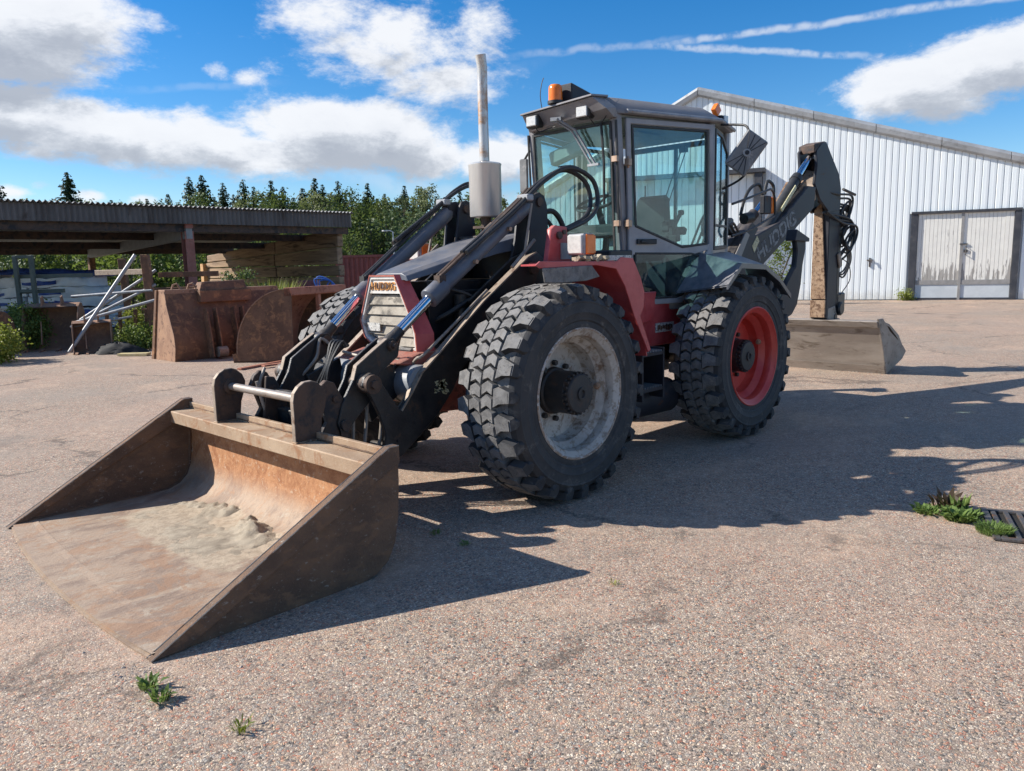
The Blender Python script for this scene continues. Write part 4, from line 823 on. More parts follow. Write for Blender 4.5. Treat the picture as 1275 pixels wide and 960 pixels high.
def side(sg):
    nm = 'near' if sg > 0 else 'far'
    mb = MB(); mb.prism(ARM, sg*.50, sg*.535); a = part('loader_arm', mb, M['black2'], bevel=.004)
    # top flange strips that catch the light
    fl = MB(); top = [(-.20, 1.745), (-.10, 1.705), (.38, 1.395), (.85, 1.04), (.98, .945), (1.07, .825), (1.165, .712)]
    for i in range(len(top)-1): skin(fl, [top[i+1], top[i]], sg*.49 if sg > 0 else -.545, sg*.545 if sg > 0 else -.49, .012)
    part('flange', fl, M['hosepale'] if False else M['oldsteel'], a, smooth=30)
    fl = MB()
    for i in range(3, 5): pass
    mb = MB(); mb.prism(ARM[9:16], sg*.36, sg*.385); part('inner_plate', mb, M['black2'], a, bevel=.003)
    mb = MB(); mb.cyl((1.39, sg*.34, .915), (1.39, sg*.565, .915), .062, n=24); mb.cyl((1.39, sg*.565, .915), (1.39, sg*.585, .915), .030, n=6); part('pivot_pin', mb, M['brown'], a)
    mb = MB(); mb.cyl((1.235, sg*.30, .455), (1.235, sg*.55, .455), .035, n=18); mb.cyl((1.20, sg*.53, .51), (1.20, sg*.543, .51), .012, n=6); part('pivot_pin', mb, M['black2'], a)
    # worn yellow mark on the outer face
    if sg > 0:
        mb = MB(); r8 = random.Random(3)
        for k in range(34):
            u, v_ = r8.gauss(0, .028), r8.gauss(0, .022); c_ = (.80+u, .83+v_+u*.3); s_ = r8.uniform(.006, .018); ang = r8.uniform(-.5, .9)
            dx, dz = math.cos(ang)*s_*1.6, math.sin(ang)*s_*1.6
            mb.add([(c_[0]-dx, .5365, c_[1]-dz), (c_[0]+dz*.4, .5365, c_[1]-dx*.4), (c_[0]+dx, .5365, c_[1]+dz), (c_[0]-dz*.4, .5365, c_[1]+dx*.4)], [(0, 1, 2, 3)])
        part('paint_remnant', mb, M['yellowdecal'], a, smooth=0, weld=False)
    # crank lever
    mb = MB(); mb.prism(CRK, sg*.425, sg*.452); mb.prism(CRK, sg*.33, sg*.355); c = part('crank_lever', mb, M['black2'], bevel=.004)
    mb = MB(); mb.cyl((1.155, sg*.315, 1.135), (1.155, sg*.475, 1.135), .034, n=18); mb.cyl((1.155, sg*.475, 1.135), (1.155, sg*.50, 1.135), .016, n=8); part('pin', mb, M['brown'], c)
    mb = MB(); mb.cyl((1.545, sg*.31, .665), (1.545, sg*.47, .665), .036, n=18); part('pin', mb, M['brown'], c)
    mb = MB()
    e = [(1.19, 1.187), (1.30, 1.122), (1.44, 1.034), (1.47, .945)]
    for i in range(3): skin(mb, [e[i], e[i+1]][::-1], min(sg*.42, sg*.457), max(sg*.42, sg*.457), .006)
    part('bright_edge', mb, M['oldsteel'], c, smooth=30)
    # cylinder
    p0 = V((-.22, sg*.45, 2.115)); p1 = V((.79, sg*.42, 1.425)); p2 = V((1.155, sg*.395, 1.135)); d = (p1-p0).normalized()
    mb = MB(); mb.tube([p0+d*.02, p0+d*.06, p0+d*.20, p0+d*.205, p1-d*.16, p1-d*.155, p1-d*.005, p1+d*.0], [.048, .060, .063, .057, .057, .070, .072, .062], 20); cy = part('lift_cylinder', mb, M['grey'], bevel=.002)
    mb = MB(); mb.tube([p1-d*.02, p2-(p2-p1).normalized()*.12], .037, 20); part('piston_rod', mb, M['chrome'], cy)
    e_ = (p2-p1).normalized(); mb = MB(); mb.tube([p2-e_*.15, p2-e_*.09, p2-e_*.05, p2], [.040, .042, .05, .05], 14); mb.cyl(p2-V((0, .045, 0)), p2+V((0, .045, 0)), .055, n=20); part('rod_eye', mb, M['black2'], cy)
    mb = MB(); mb.cyl(p0-V((0, .05, 0)), p0+V((0, .05, 0)), .06, n=20); part('cylinder_eye', mb, M['black'], cy)
    mb = MB()
    for t_ in (.28, .62): q = p0+(p1-p0)*t_; mb.cyl(q+V((0, sg*.055, -.01)), q+V((0, sg*.085, -.012)), .016, n=8)
    part('bleed_plug', mb, M['brass'], cy)
    mb = MB()
    for off in (0, .035):
        q0 = p1-d*.13+V((.02, sg*(.0+off), .085)); q1 = p0+d*.10+V((.03, sg*(.01+off), .085)); mb.curve([p1-d*.10+V((0, sg*off, .05)), q0, q0-d*.1, q1+d*.1, q1, q1-d*.10+V((-.01, 0, .02))], .013, 8, 4)
    q = p1-d*.11+V((0, sg*.02, .075)); mb.box(q, (.06, .06, .05)); part('oil_pipe', mb, M['hose'] if sg < 0 else M['brown'], cy)
    # tower
    mb = MB(); mb.prism(TWR, sg*.465, sg*.497); mb.prism(TWR, sg*.33, sg*.355); t = part('arm_tower', mb, M['black'], bevel=.004)
    mb = MB(); mb.cyl((-.29, sg*.31, 2.12), (-.29, sg*.515, 2.12), .036, n=18); part('tower_pin', mb, M['brown'], t)
    mb = MB(); mb.cyl((-.16, sg*.31, 1.62), (-.16, sg*.56, 1.62), .05, n=18); part('arm_pin', mb, M['brown'], t)
    # slanted levelling rod below the cylinder
    mb = MB(); mb.tube([(-.16, sg*.56, 1.83), (.10, sg*.565, 1.63)], .014, 8); mb.tube([(-.14, sg*.555, 2.10), (-.05, sg*.56, 1.75)], .010, 8); part('link_rod', mb, M['hosepale'], t)
    # thick vertical stems/hose pipes between crank and coupler
    mb = MB(); mb.curve([(1.40, sg*.36, .86), (1.42, sg*.37, .78), (1.44, sg*.38, .60), (1.45, sg*.38, .50)], .011); part('coupler_pipe', mb, M['hosepale'], a); mb = MB(); mb.curve([(1.37, sg*.40, .86), (1.34, sg*.41, .80), (1.36, sg*.41, .62), (1.38, sg*.41, .50)], .012); part('coupler_pipe', mb, M['hosepale'], a); mb = MB(); mb.curve([(1.30, sg*.45, .80), (1.27, sg*.46, .70), (1.285, sg*.46, .55), (1.31, sg*.45, .45)], .012); part('coupler_pipe', mb, M['hosepale'], a)
side(1); side(-1)
mb = MB(); mb.tube([(.93, -.50, .85), (.93, .50, .85)], .135, 36); tt = part('torque_tube', mb, M['tubegrey'])
mb = MB(); mb.lathe([(.139, .28), (.142, .285), (.142, .31), (.139, .315)], 36, 'y', (.93, 0, .85)); part('tube_band', mb, M['black2'], tt)
for sg in (1, -1):
    mb = MB(); mb.hull2(spts((1.06, sg*.30, 1.00), (1.06, sg*.34, 1.0), (1.34, sg*.34, .90), (1.34, sg*.30, .90)), spts((1.02, sg*.30, .78), (1.02, sg*.34, .78), (1.26, sg*.34, .62), (1.26, sg*.30, .62))); part('lug_plate', mb, M['black2'], tt, bevel=.004)
mb = MB(); mb.curve([(.30, .50, 1.47), (.85, .47, 1.08), (.93, .44, 1.03), (.94, .38, .985), (1.0, .34, 1.01), (1.02, .20, 1.03), (1.05, .0, 1.02), (1.03, -.3, 1.04)], .011, 8, 6); mb.curve([(1.1, -.28, 1.05), (1.2, -.32, 1.15), (1.26, -.30, 1.02), (1.36, -.34, .9)], .012); part('bent_pipe', mb, M['hosepale'], tt)
mb = MB(); mb.curve([(.50, .33, 1.52), (.88, .34, 1.28), (.98, .34, 1.20), (1.0, .30, 1.08), (1.03, .26, 1.03)], .012, 8, 6); mb.curve([(1.00, .26, 1.05), (1.08, .12, 1.10), (1.12, .05, 1.02), (1.05, -.05, .98)], .013, 8, 6); part('hose', mb, M['hose'])
mb = MB()
for k in range(4): mb.curve([(1.10+.03*k, -.12+.03*k, 1.10), (1.22, -.15+.04*k, 1.14), (1.30+.01*k, -.12+.03*k, .98), (1.36, -.2+.05*k, .80), (1.45, -.2+.05*k, .62)], .011, 6, 5)
part('hose', mb, M['hose'])
# quick coupler
qc = part('quick_coupler', MB().box((1.56, 0, .60), (.07, .86, .20)).box((1.60, 0, .80), (.06, .70, .07)), M['black2'], bevel=.006)
for sg in (1, -1):
    mb = MB(); mb.prism([(1.70, .93), (1.655, .965), (1.60, .945), (1.51, .78), (1.50, .52), (1.64, .50), (1.72, .62), (1.665, .70), (1.70, .80), (1.735, .86)], min(sg*.395, sg*.435), max(sg*.395, sg*.435)); mb.prism([(1.66, .93), (1.60, .92), (1.52, .76), (1.50, .50), (1.66, .50), (1.70, .62)], min(sg*.30, sg*.33), max(sg*.30, sg*.33)); part('coupler_hook', mb, M['brown'], qc, bevel=.005)
    mb = MB(); mb.cyl((1.60, sg*.43, .84), (1.60, sg*.452, .84), .022, n=14); mb.cyl((1.55, sg*.43, .66), (1.55, sg*.462, .66), .026, n=14); mb.box((1.555, sg*.44, .61), (.05, .02, .16)); part('coupler_bolt', mb, M['brown'], qc)
for cp in ([(1.72, .31, .90), (1.69, .30, .80), (1.66, .29, .66), (1.62, .28, .52)], [(1.72, -.33, .90), (1.70, -.32, .78), (1.66, -.31, .62)], [(1.62, -.39, .98), (1.67, -.385, .86), (1.64, -.38, .70), (1.60, -.38, .56)]):
    part('coupler_pipe', MB().curve(cp, .012), M['hosepale'], qc)
# hoses arching from the near cylinder back to the fender bracket
for k, (dy, dr) in enumerate(((0, 0), (.05, .03))):
    mb = MB(); mb.curve([(.50, .46+dy, 1.74), (.10, .47+dy, 1.99), (-.10, .48+dy, 2.13), (-.30, .50+dy, 2.27+dr*.3), (-.55, .53+dy, 2.375+dr*.4), (-.76-dr, .57+dy, 2.30+dr*.5), (-.80-dr, .60+dy, 2.14), (-.62-dr, .68+dy*.6, 2.0), (-.30-dr, .735, 1.90)], .0185, 10, 7); part('hydraulic_hose', mb, M['hose'])
mb = MB(); mb.curve([(-.52, .50, 2.40), (-.72, .53, 2.41), (-.90, .56, 2.28), (-.93, .58, 2.12)], .006, 6, 6); part('cable', mb, M['hose'])
mb = MB(); mb.curve([(-.36, .42, 2.03), (-.52, .44, 2.06), (-.62, .46, 1.93), (-.60, .46, 1.75), (-.48, .45, 1.62)], .022, 8, 6); mb.curve([(-.36, .38, 1.98), (-.47, .40, 2.0), (-.54, .42, 1.90), (-.52, .42, 1.70)], .018, 8, 6); part('hydraulic_hose', mb, M['hose'])
mb = MB(); mb.curve([(.40, -.46, 1.84), (.0, -.48, 2.08), (-.15, -.49, 2.17), (-.33, -.50, 2.29), (-.52, -.52, 2.36), (-.70, -.55, 2.30), (-.78, -.58, 2.1)], .018, 10, 6); mb.curve([(.40, -.42, 1.86), (.0, -.44, 2.10), (-.15, -.45, 2.19), (-.36, -.46, 2.30), (-.54, -.5, 2.335), (-.72, -.55, 2.24), (-.78, -.58, 2.05)], .016, 10, 6); part('hydraulic_hose', mb, M['hose'])
mb = MB(); q = V((-.13, .50, 2.145)); mb.box(q, (.07, .12, .05)); part('hose_clamp', mb, M['steel'], bevel=.008); part('hose_clamp', MB().box((-.16, -.47, 2.18), (.07, .12, .05)), M['steel'], bevel=.008)
mb = MB(); mb.box((-.35, -.15, 1.86), (.3, .5, .06)); mb.box((-.42, .12, 1.93), (.12, .2, .16)); part('valve_block', mb, M['black2'], bevel=.01)

# ---- front bucket
fb = thing('front_bucket', (2.4, 0, 0), None, None); fb.parent = BH; fb.location = V((2.4, 0, 0))-WL(BH)
HP = [(3.04, .012), (2.6, .010), (2.20, .012), (2.02, .02), (1.93, .05), (1.865, .105), (1.83, .18), (1.812, .30), (1.80, .45), (1.795, .62)]
BW = 1.262
mb = MB(); t_ = .02; vs = []; NS = 24
for j in range(NS+1):
    y = -BW+2*BW*j/NS
    for i, (x, z) in enumerate(HP):
        a = HP[max(i-1, 0)]; b = HP[min(i+1, len(HP)-1)]; d = V((b[0]-a[0], 0, b[1]-a[1])).normalized(); nn = V((d.z, 0, -d.x))
        bow = .085*math.sin(PI*j/NS)**.8+.09*j/NS if i == 0 else (.03*math.sin(PI*j/NS) if i == 1 else 0); vs.append((x+bow, y, z+.012)); 
k = len(HP)
fs = [(j*k+i, (j+1)*k+i, (j+1)*k+i+1, j*k+i+1) for j in range(NS) for i in range(k-1)]
mb.add(vs, fs); part('shell_plate', mb, M['bk_floor'], fb, smooth=40, fix=False)
back = [(x+(-.022 if z > .2 else (-.012 if z > .04 else 0)), max(.002, z-.010)) for x, z in HP]
mb = MB(); mb.add([(x, y, z) for y in (-BW, BW) for x, z in back], [(i, i+1, k+i+1, k+i) for i in range(k-1)]); part('shell_back', mb, M['bk_out'], fb, smooth=40, fix=False)
mb = MB(); NS2 = 16; loops = []
for j in range(NS2+1):
    y = -BW+2*BW*j/NS2; bw_ = .085*math.sin(PI*j/NS2)**.8+.09*j/NS2; loops.append([V((3.05+bw_, y, .012)), V((3.05+bw_, y, .004)), V((2.90+bw_*.6, y, .004)), V((2.90+bw_*.6, y, .0265))])
loft(mb, loops); part('cutting_edge', mb, M['bk_floor'], fb, smooth=0)
SP = [(3.13, .0), (2.98, .0), (2.05, .0), (1.95, .02), (1.87, .07), (1.82, .16), (1.79, .30), (1.775, .50), (1.775, .66), (1.80, .685), (1.85, .68), (1.99, .60), (3.13, .012)]
for sg in (1, -1):
    ya, yb_ = sg*BW, sg*(BW+.020); TIP = 3.13 if sg > 0 else 3.055; SP[0] = (TIP, .0); SP[-1] = (TIP, .012); sp = part('side_plate', MB().prism(SP, min(ya, yb_), max(ya, yb_)), M['bk_out'], fb, smooth=0, bevel=.002)
    mb = MB(); E0 = [(TIP+.02, .004), (1.84, .700), (1.775, .70), (1.775, .60), (1.80, .59), (3.0, -.0+.004)]
    mb.prism(E0, min(sg*(BW-.014), sg*(BW+.036)), max(sg*(BW-.014), sg*(BW+.036))); part('edge_bar', mb, M['bk_edge'] if False else M['bk_out'], sp, smooth=0, bevel=.003)
# top beam
mb = MB(); mb.box2((1.805, -BW+.01, .535), (1.955, BW-.01, .625)); bmn = part('top_beam', mb, M['bk_edge'], fb, bevel=.006)
mb = MB(); mb.box2((1.775, -BW+.01, .50), (1.803, BW-.01, .672)); part('back_strip', mb, M['bk_edge'], fb, bevel=.003)
HK = [(1.94, .58), (1.94, .88), (1.93, .925), (1.90, .96), (1.86, .982), (1.81, .985), (1.77, .97), (1.735, .94), (1.715, .89), (1.725, .83), (1.755, .75), (1.775, .60)]
for yc in (.505, -.515):
    mb = MB(); mb.prism(HK, yc-.018, yc+.018); hk = part('hook_plate', mb, M['brown'], fb, bevel=.004)
    mb = MB(); mb.prism([(1.945, .58), (1.945, .88), (1.934, .927), (1.903, .963), (1.862, .987), (1.81, .990), (1.77, .975), (1.765, .970), (1.81, .985), (1.86, .982), (1.90, .96), (1.93, .925), (1.94, .88), (1.94, .58)], yc-.016, yc+.016); part('bright_edge', mb, M['oldsteel'], hk, smooth=0, fix=False)
    part('weld_foot', MB().box2((1.80, yc-.03, .625), (1.95, yc+.03, .633)), M['bk_edge'], fb, bevel=.003)
mb = MB(); mb.cyl((1.825, -.50, .865), (1.825, .49, .865), .027, n=22); part('cross_bar', mb, M['bar'], fb)
for yc in (.505, -.515): mb = MB(); mb.lathe([(.03, yc-(.034 if yc > 0 else -.017)), (.055, yc-(.030 if yc > 0 else -.018)), (.055, yc+(-.018 if yc > 0 else .030)), (.03, yc+(-.017 if yc > 0 else .034))], 22, 'y', (1.825, 0, .865)); part('bar_boss', mb, M['brown'], fb)
mb = MB(); mb.box((1.79, .02, .59), (.02, 1.55, .05)); mb.box((1.70, -.75, .44), (.16, .03, .30)); mb.box((1.70, .75, .44), (.16, .03, .30)); part('rear_rib', mb, M['bk_out'], fb)
for sg in (1, -1):
    TIP = 3.13 if sg > 0 else 3.055
    for yy in ((BW-.014), (BW+.036)):
        part('worn_edge', MB().tube([(TIP+.018, sg*yy, .006), (1.842, sg*yy, .699), (1.78, sg*yy, .699)], .0035, 5), M['wornedge'], fb)
def weld(pts, r_=.007):
    out = []; P_ = [V(p) for p in pts]
    for i in range(len(P_)-1):
        n_ = max(2, int((P_[i+1]-P_[i]).length/.03))
        for j in range(n_): out.append(P_[i]+(P_[i+1]-P_[i])*(j/n_))
    out.append(P_[-1]); rs = [r_*rnd.uniform(.7, 1.3) for _ in out]; part('weld_bead', MB().tube(out, rs, 6), M['bk_out'], fb)
for yc in (.505, -.515):
    for dy in (-.022, .022): weld([(1.942, yc+dy, .628), (1.80, yc+dy, .630)], .008)
for sg in (1, -1): weld([(1.955, sg*(BW-.006), .535), (1.955, sg*(BW-.006), .62)], .009); weld([(2.95, sg*(BW-.004), .028), (2.2, sg*(BW-.004), .028), (2.02, sg*(BW-.004), .036), (1.93, sg*(BW-.004), .066), (1.87, sg*(BW-.004), .12), (1.835, sg*(BW-.004), .2), (1.815, sg*(BW-.004), .45)], .008)
weld([(1.80, -BW+.02, .640), (1.804, BW-.02, .628)], .006)
# sand left in the bucket: heightfield
def sand():
    nx, ny = 64, 130; vs = []; x0, x1, y0, y1 = 1.84, 2.95, -1.18, 1.18
    for i in range(nx+1):
        for j in range(ny+1):
            x = x0+(x1-x0)*i/nx; y = y0+(y1-y0)*j/ny; p = V((x*3, y*3, 0)); nz = mn.noise(p)*.45+mn.noise(p*2.7)*.35+mn.noise(p*6)*.28+mn.noise(p*13)*.16
            ridge = math.exp(-((x-2.03-.05*math.sin(y*5))/.09)**2)*(.012+.020*math.exp(-((y-.18)/.20)**2)+.022*math.exp(-((y+.42)/.22)**2)+.02*math.exp(-((y+.02)/.10)**2))*(1 if abs(y) < .95 else max(0, 1-(abs(y)-.95)*6))
            sheet_ = .010*math.exp(-((x-2.25)/.30)**2)*math.exp(-((y+.1)/.75)**2)
            h = ridge*(1+nz*2.4)+sheet_*(1+nz*1.8)-.0045+nz*.002
            fl = .022 if x > 2.02 else .022+max(0, (2.02-x))**2*2.2
            vs.append((x, y, fl+h))
    fs = []
    for i in range(nx):
        for j in range(ny):
            q = [i*(ny+1)+j, i*(ny+1)+j+1, (i+1)*(ny+1)+j+1, (i+1)*(ny+1)+j]
            fs.append(tuple(q))
    return MB().add(vs, fs)
sd = build('sand', sand(), M['sand'], None, smooth=60, fix=True); tag(sd, 'thin ridge of damp sand left on the floor of the front bucket', 'sand', None, 'stuff')

# ---- cab
FN, FF = V((-1.38, .465, 0)), V((-1.38, -.465, 0)); BN, BF = V((-2.40, .755, 0)), V((-2.40, -.755, 0)); RN, RF = V((-3.02, .57, 0)), V((-3.02, -.57, 0))
ZT = 2.88
def zp(p, z, lean=0): return V((p.x+lean, p.y, z))
cb = part('cab_floor', MB().prism([(-1.46, .46), (-2.43, .78), (-3.02, .58), (-3.02, -.58), (-2.43, -.78), (-1.46, -.46)], 1.20, 1.27, 'z'), M['cabgrey'], bevel=.01)
for nm, (a, la), (b, lb), z0, r_ in (('front_pillar', (FN, -.08), (FN, .06), 1.27, .042), ('front_pillar', (FF, -.08), (FF, .06), 1.27, .042), ('door_pillar', (BN, 0), (BN, 0), 1.27, .038), ('door_pillar', (BF, 0), (BF, 0), 1.27, .038), ('rear_pillar', (RN, 0), (RN, 0), 1.27, .038), ('rear_pillar', (RF, 0), (RF, 0), 1.27, .038)):
    p, q = zp(a, z0, la), zp(b, ZT+.02, lb); sx = V((r_, 0, 0)); sy = V((0, r_, 0)); mb = MB(); mb.hull2([p-sx-sy, p+sx-sy, p+sx+sy, p-sx+sy], [q-sx-sy, q+sx-sy, q+sx+sy, q-sx+sy]); part(nm, mb, M['cabgrey'], bevel=.010)
def quad_on(P0, P1, pts, d0, d1, mb=None, out=None):
    """polygon given as (distance along P0->P1, z), thickened from d0 to d1 along the outward normal"""
    mb = mb or MB(); t = (P1-P0); t.z = 0; t.normalize(); nn = V((-t.y, t.x, 0)) if out is None else V(out)
    lean = lambda z: 0
    A = [V((P0.x, P0.y, 0))+t*s_+V((0, 0, z))+nn*d0 for s_, z in pts]; B = [V((P0.x, P0.y, 0))+t*s_+V((0, 0, z))+nn*d1 for s_, z in pts]; return mb.hull2(A, B)
def ring(P0, P1, pts, w_, d0, d1, nn):
    mb = MB(); n = len(pts); c = (sum(p[0] for p in pts)/n, sum(p[1] for p in pts)/n); inn = []
    for i in range(n):      # offset inwards
        p0 = V((*pts[i-1], 0)); p1 = V((*pts[i], 0)); p2 = V((*pts[(i+1)%n], 0)); e1 = (p1-p0).normalized(); e2 = (p2-p1).normalized()
        n1 = V((-e1.y, e1.x, 0)); n2 = V((-e2.y, e2.x, 0)); 
        if n1.dot(V((*c, 0))-p1) < 0: n1 = -n1
        if n2.dot(V((*c, 0))-p1) < 0: n2 = -n2
        b_ = (n1+n2); b_ = b_/max(.3, b_.dot(n1)); q = p1+b_*w_; inn.append((q.x, q.y))
    t = (P1-P0); t.z = 0; t.normalize(); nn = V(nn)
    f = lambda p, d: V((P0.x, P0.y, 0))+t*p[0]+V((0, 0, p[1]))+nn*d
    A = [f(p, d0) for p in pts]; B = [f(p, d0) for p in inn]; A2 = [f(p, d1) for p in pts]; B2 = [f(p, d1) for p in inn]; fs = []
    for i in range(n):
        j = (i+1)%n; fs += [(i, j, n+j, n+i), (2*n+i, 2*n+j, 3*n+j, 3*n+i), (i, j, 2*n+j, 2*n+i), (n+i, n+j, 3*n+j, 3*n+i)]
    return mb.add(A+B+A2+B2, fs), inn
def outn(P0, P1):
    t = (P1-P0).normalized(); n_ = V((-t.y, t.x, 0)); mid = (P0+P1)/2-V((-2.2, 0, 0)); mid.z = 0
    return n_ if n_.dot(mid) > 0 else -n_
def door(sg):
    P0, P1 = (FN, BN) if sg > 0 else (FF, BF); nn = outn(P0, P1)
    ol = [(.03, 2.87), (1.05, 2.88), (1.07, 1.76), (.80, 1.37), (.68, 1.26), (.07, 1.26)]
    rg, inn = ring(P0, P1, ol, .05, .030, .060, nn); d = part('door', rg, M['doorgrey'], smooth=0, bevel=.006)
    up = [(.085, 2.815), (.98, 2.825), (.995, 1.79), (.68, 1.76), (.125, 1.95)]; lo = [(.125, 1.73), (.80, 1.72), (.93, 1.685), (.70, 1.33), (.62, 1.31), (.125, 1.31)]
    mb = MB(); quad_on(P0, P1, [(.07, 1.98), (.69, 1.785), (1.03, 1.80), (1.045, 1.75), (.80, 1.70), (.10, 1.71), (.07, 1.80)], .034, .058, mb, nn); part('mid_panel', mb, M['doorgrey'], d, smooth=0, bevel=.004)
    mb = MB(); quad_on(P0, P1, up, .046, .050, mb, nn); part('window', mb, M['glass'], d, smooth=0)
    rg, _ = ring(P0, P1, up, .022, .050, .064, nn); part('window_seal', rg, M['hose'], d, smooth=0, bevel=.004)
    mb = MB(); quad_on(P0, P1, lo, .046, .050, mb, nn); part('lower_window', mb, M['glassdark'], d, smooth=0)
    rg, _ = ring(P0, P1, lo, .018, .050, .062, nn); part('window_seal', rg, M['hose'], d, smooth=0, bevel=.004)
    mb = MB(); quad_on(P0, P1, [(.14, 1.845), (.36, 1.845), (.36, 1.80), (.14, 1.80)], .058, .082, mb, nn); quad_on(P0, P1, [(.17, 1.835), (.24, 1.835), (.24, 1.81), (.17, 1.81)], .082, .10, mb, nn); part('handle', mb, M['interior'], d, bevel=.004)
    t = (P1-P0).normalized()
    for z_ in (2.50, 1.98):
        q = P0+t*.045+nn*.065+V((0, 0, z_)); part('hinge', MB().box(q, (.05, .05, .06)).cyl(q-V((0, 0, .05)), q+V((0, 0, .05)), .011, n=8), M['brass'], d, bevel=.003)
    mb = MB(); q = P0+t*-.03+nn*.05; mb.tube([q+V((0.02, 0, 1.90)), q+V((.06, 0, 2.84))], .012, 6); part('gutter_pipe', mb, M['hose'], d)
    # rear quarter window
    Q0, Q1 = (BN, RN) if sg > 0 else (BF, RF); nn = outn(Q0, Q1); q4 = [(.045, 2.86), (.33, 2.84), (.60, 2.70), (.61, 1.76), (.045, 1.74)]
    rg, _ = ring(Q0, Q1, q4, .035, .02, .050, nn); qf = part('quarter_frame', rg, M['hose'], smooth=0, bevel=.004); mb = MB(); quad_on(Q0, Q1, q4, .034, .038, mb, nn); part('window', mb, M['glass'], qf, smooth=0)
    mb = MB(); quad_on(Q0, Q1, [(.045, 1.985), (.61, 1.985), (.61, 1.965), (.045, 1.965)], .03, .052, mb, nn); quad_on(Q0, Q1, [(.30, 2.84), (.315, 2.84), (.315, 1.98), (.30, 1.98)], .038, .046, mb, nn); part('mid_rail', mb, M['hose'], qf, smooth=0)
    mb = MB(); quad_on(Q0, Q1, [(.0, 1.74), (.62, 1.76), (.62, 1.30), (.0, 1.30)], .0, .03, mb, nn); part('rear_side_panel', mb, M['fender'], qf, smooth=0, bevel=.004)
door(1); door(-1)
# windshield (leans a little)
def wsp(y, z): return V((-1.38+.06*(z-1.8)/1.08, y, z))
mb = MB(); ws = [(-.455, 2.85), (.455, 2.85), (.455, 1.80), (.10, 1.80), (-.455, 2.02)]
ws = [(-.455, 2.84), (.455, 2.84), (.455, 1.50), (-.455, 1.50)]
mb.hull2([wsp(*p)+V((.030, 0, 0)) for p in ws], [wsp(*p)+V((.035, 0, 0)) for p in ws]); wd = part('windshield', mb, M['glass'], smooth=0)
n = 4; wi = [(-.43, 2.815), (.43, 2.815), (.43, 1.525), (-.43, 1.525)]
A = [wsp(*p)+V((.036, 0, 0)) for p in ws]; B = [wsp(*p)+V((.036, 0, 0)) for p in wi]; A2 = [v_+V((.014, 0, 0)) for v_ in A]; B2 = [v_+V((.014, 0, 0)) for v_ in B]
mb = MB(); fs = []
for i in range(n): j = (i+1)%n; fs += [(i, j, n+j, n+i), (2*n+i, 2*n+j, 3*n+j, 3*n+i), (i, j, 2*n+j, 2*n+i), (n+i, n+j, 3*n+j, 3*n+i)]
mb.add(A+B+A2+B2, fs); part('window_seal', mb, M['hose'], wd, smooth=0, bevel=.004)
mb = MB(); mb.box((-1.36, 0, 1.40), (.04, .92, .22)); part('front_panel', mb, M['cabgrey'], bevel=.008)
for z_ in (2.52, 1.98): q = V((-1.36+.06*(z_-1.8)/1.08+.05, .50, z_)); part('hinge', MB().box(q, (.03, .06, .05)), M['brass'], wd, bevel=.003)
mb = MB(); RW = [(-.50, 2.82), (.50, 2.82), (.50, 1.75), (-.50, 1.75)]; mb.hull2([V((-3.05, a, b)) for a, b in RW], [V((-3.045, a, b)) for a, b in RW]); rw = part('rear_window', mb, M['glass'], smooth=0)
mb = MB(); mb.box((-3.04, 0, 1.50), (.05, 1.1, .5)); part('rear_panel', mb, M['fender'], bevel=.008)
mb = MB(); mb.box((-3.06, -.02, 2.28), (.03, .03, 1.1)); mb.box((-3.06, 0, 2.84), (.05, 1.1, .05)); part('window_bar', mb, M['hose'], rw)
# roof
lo_ = [(-1.24, .46), (-1.36, .545), (-2.43, .84), (-3.05, .64), (-3.05, -.64), (-2.43, -.84), (-1.36, -.545), (-1.24, -.46)]
hi_ = [(-1.24, .38), (-1.42, .44), (-2.38, .68), (-2.92, .50), (-2.92, -.50), (-2.38, -.68), (-1.42, -.44), (-1.24, -.38)]
mb = MB(); loft(mb, [[V((x, y, 2.895)) for x, y in lo_], [V((x, y, 2.935)) for x, y in lo_], [V((x, y, 3.045)) for x, y in hi_]]); rf = part('roof', mb, M['cabgrey'], bevel=.006)
mb = MB(); P_ = [V((x, y, 2.915)) for x, y in lo_[1:4]]; P_ = [p+V((0, .015, 0)) for p in P_]; mb.tube(P_, .018, 8); part('drip_rail', mb, M['steel'], rf); mb = MB(); P_ = [V((x, y, 2.915)) for x, y in lo_[4:7]]; mb.tube([p-V((0, .015, 0)) for p in P_], .018, 8); part('drip_rail', mb, M['steel'], rf)
mb = MB(); mb.prism([(-1.30, .48), (-2.43, .76), (-3.0, .57), (-3.0, -.57), (-2.43, -.76), (-1.30, -.48)], 2.872, 2.893, 'z'); part('headliner', mb, M['headliner'], rf, smooth=0)
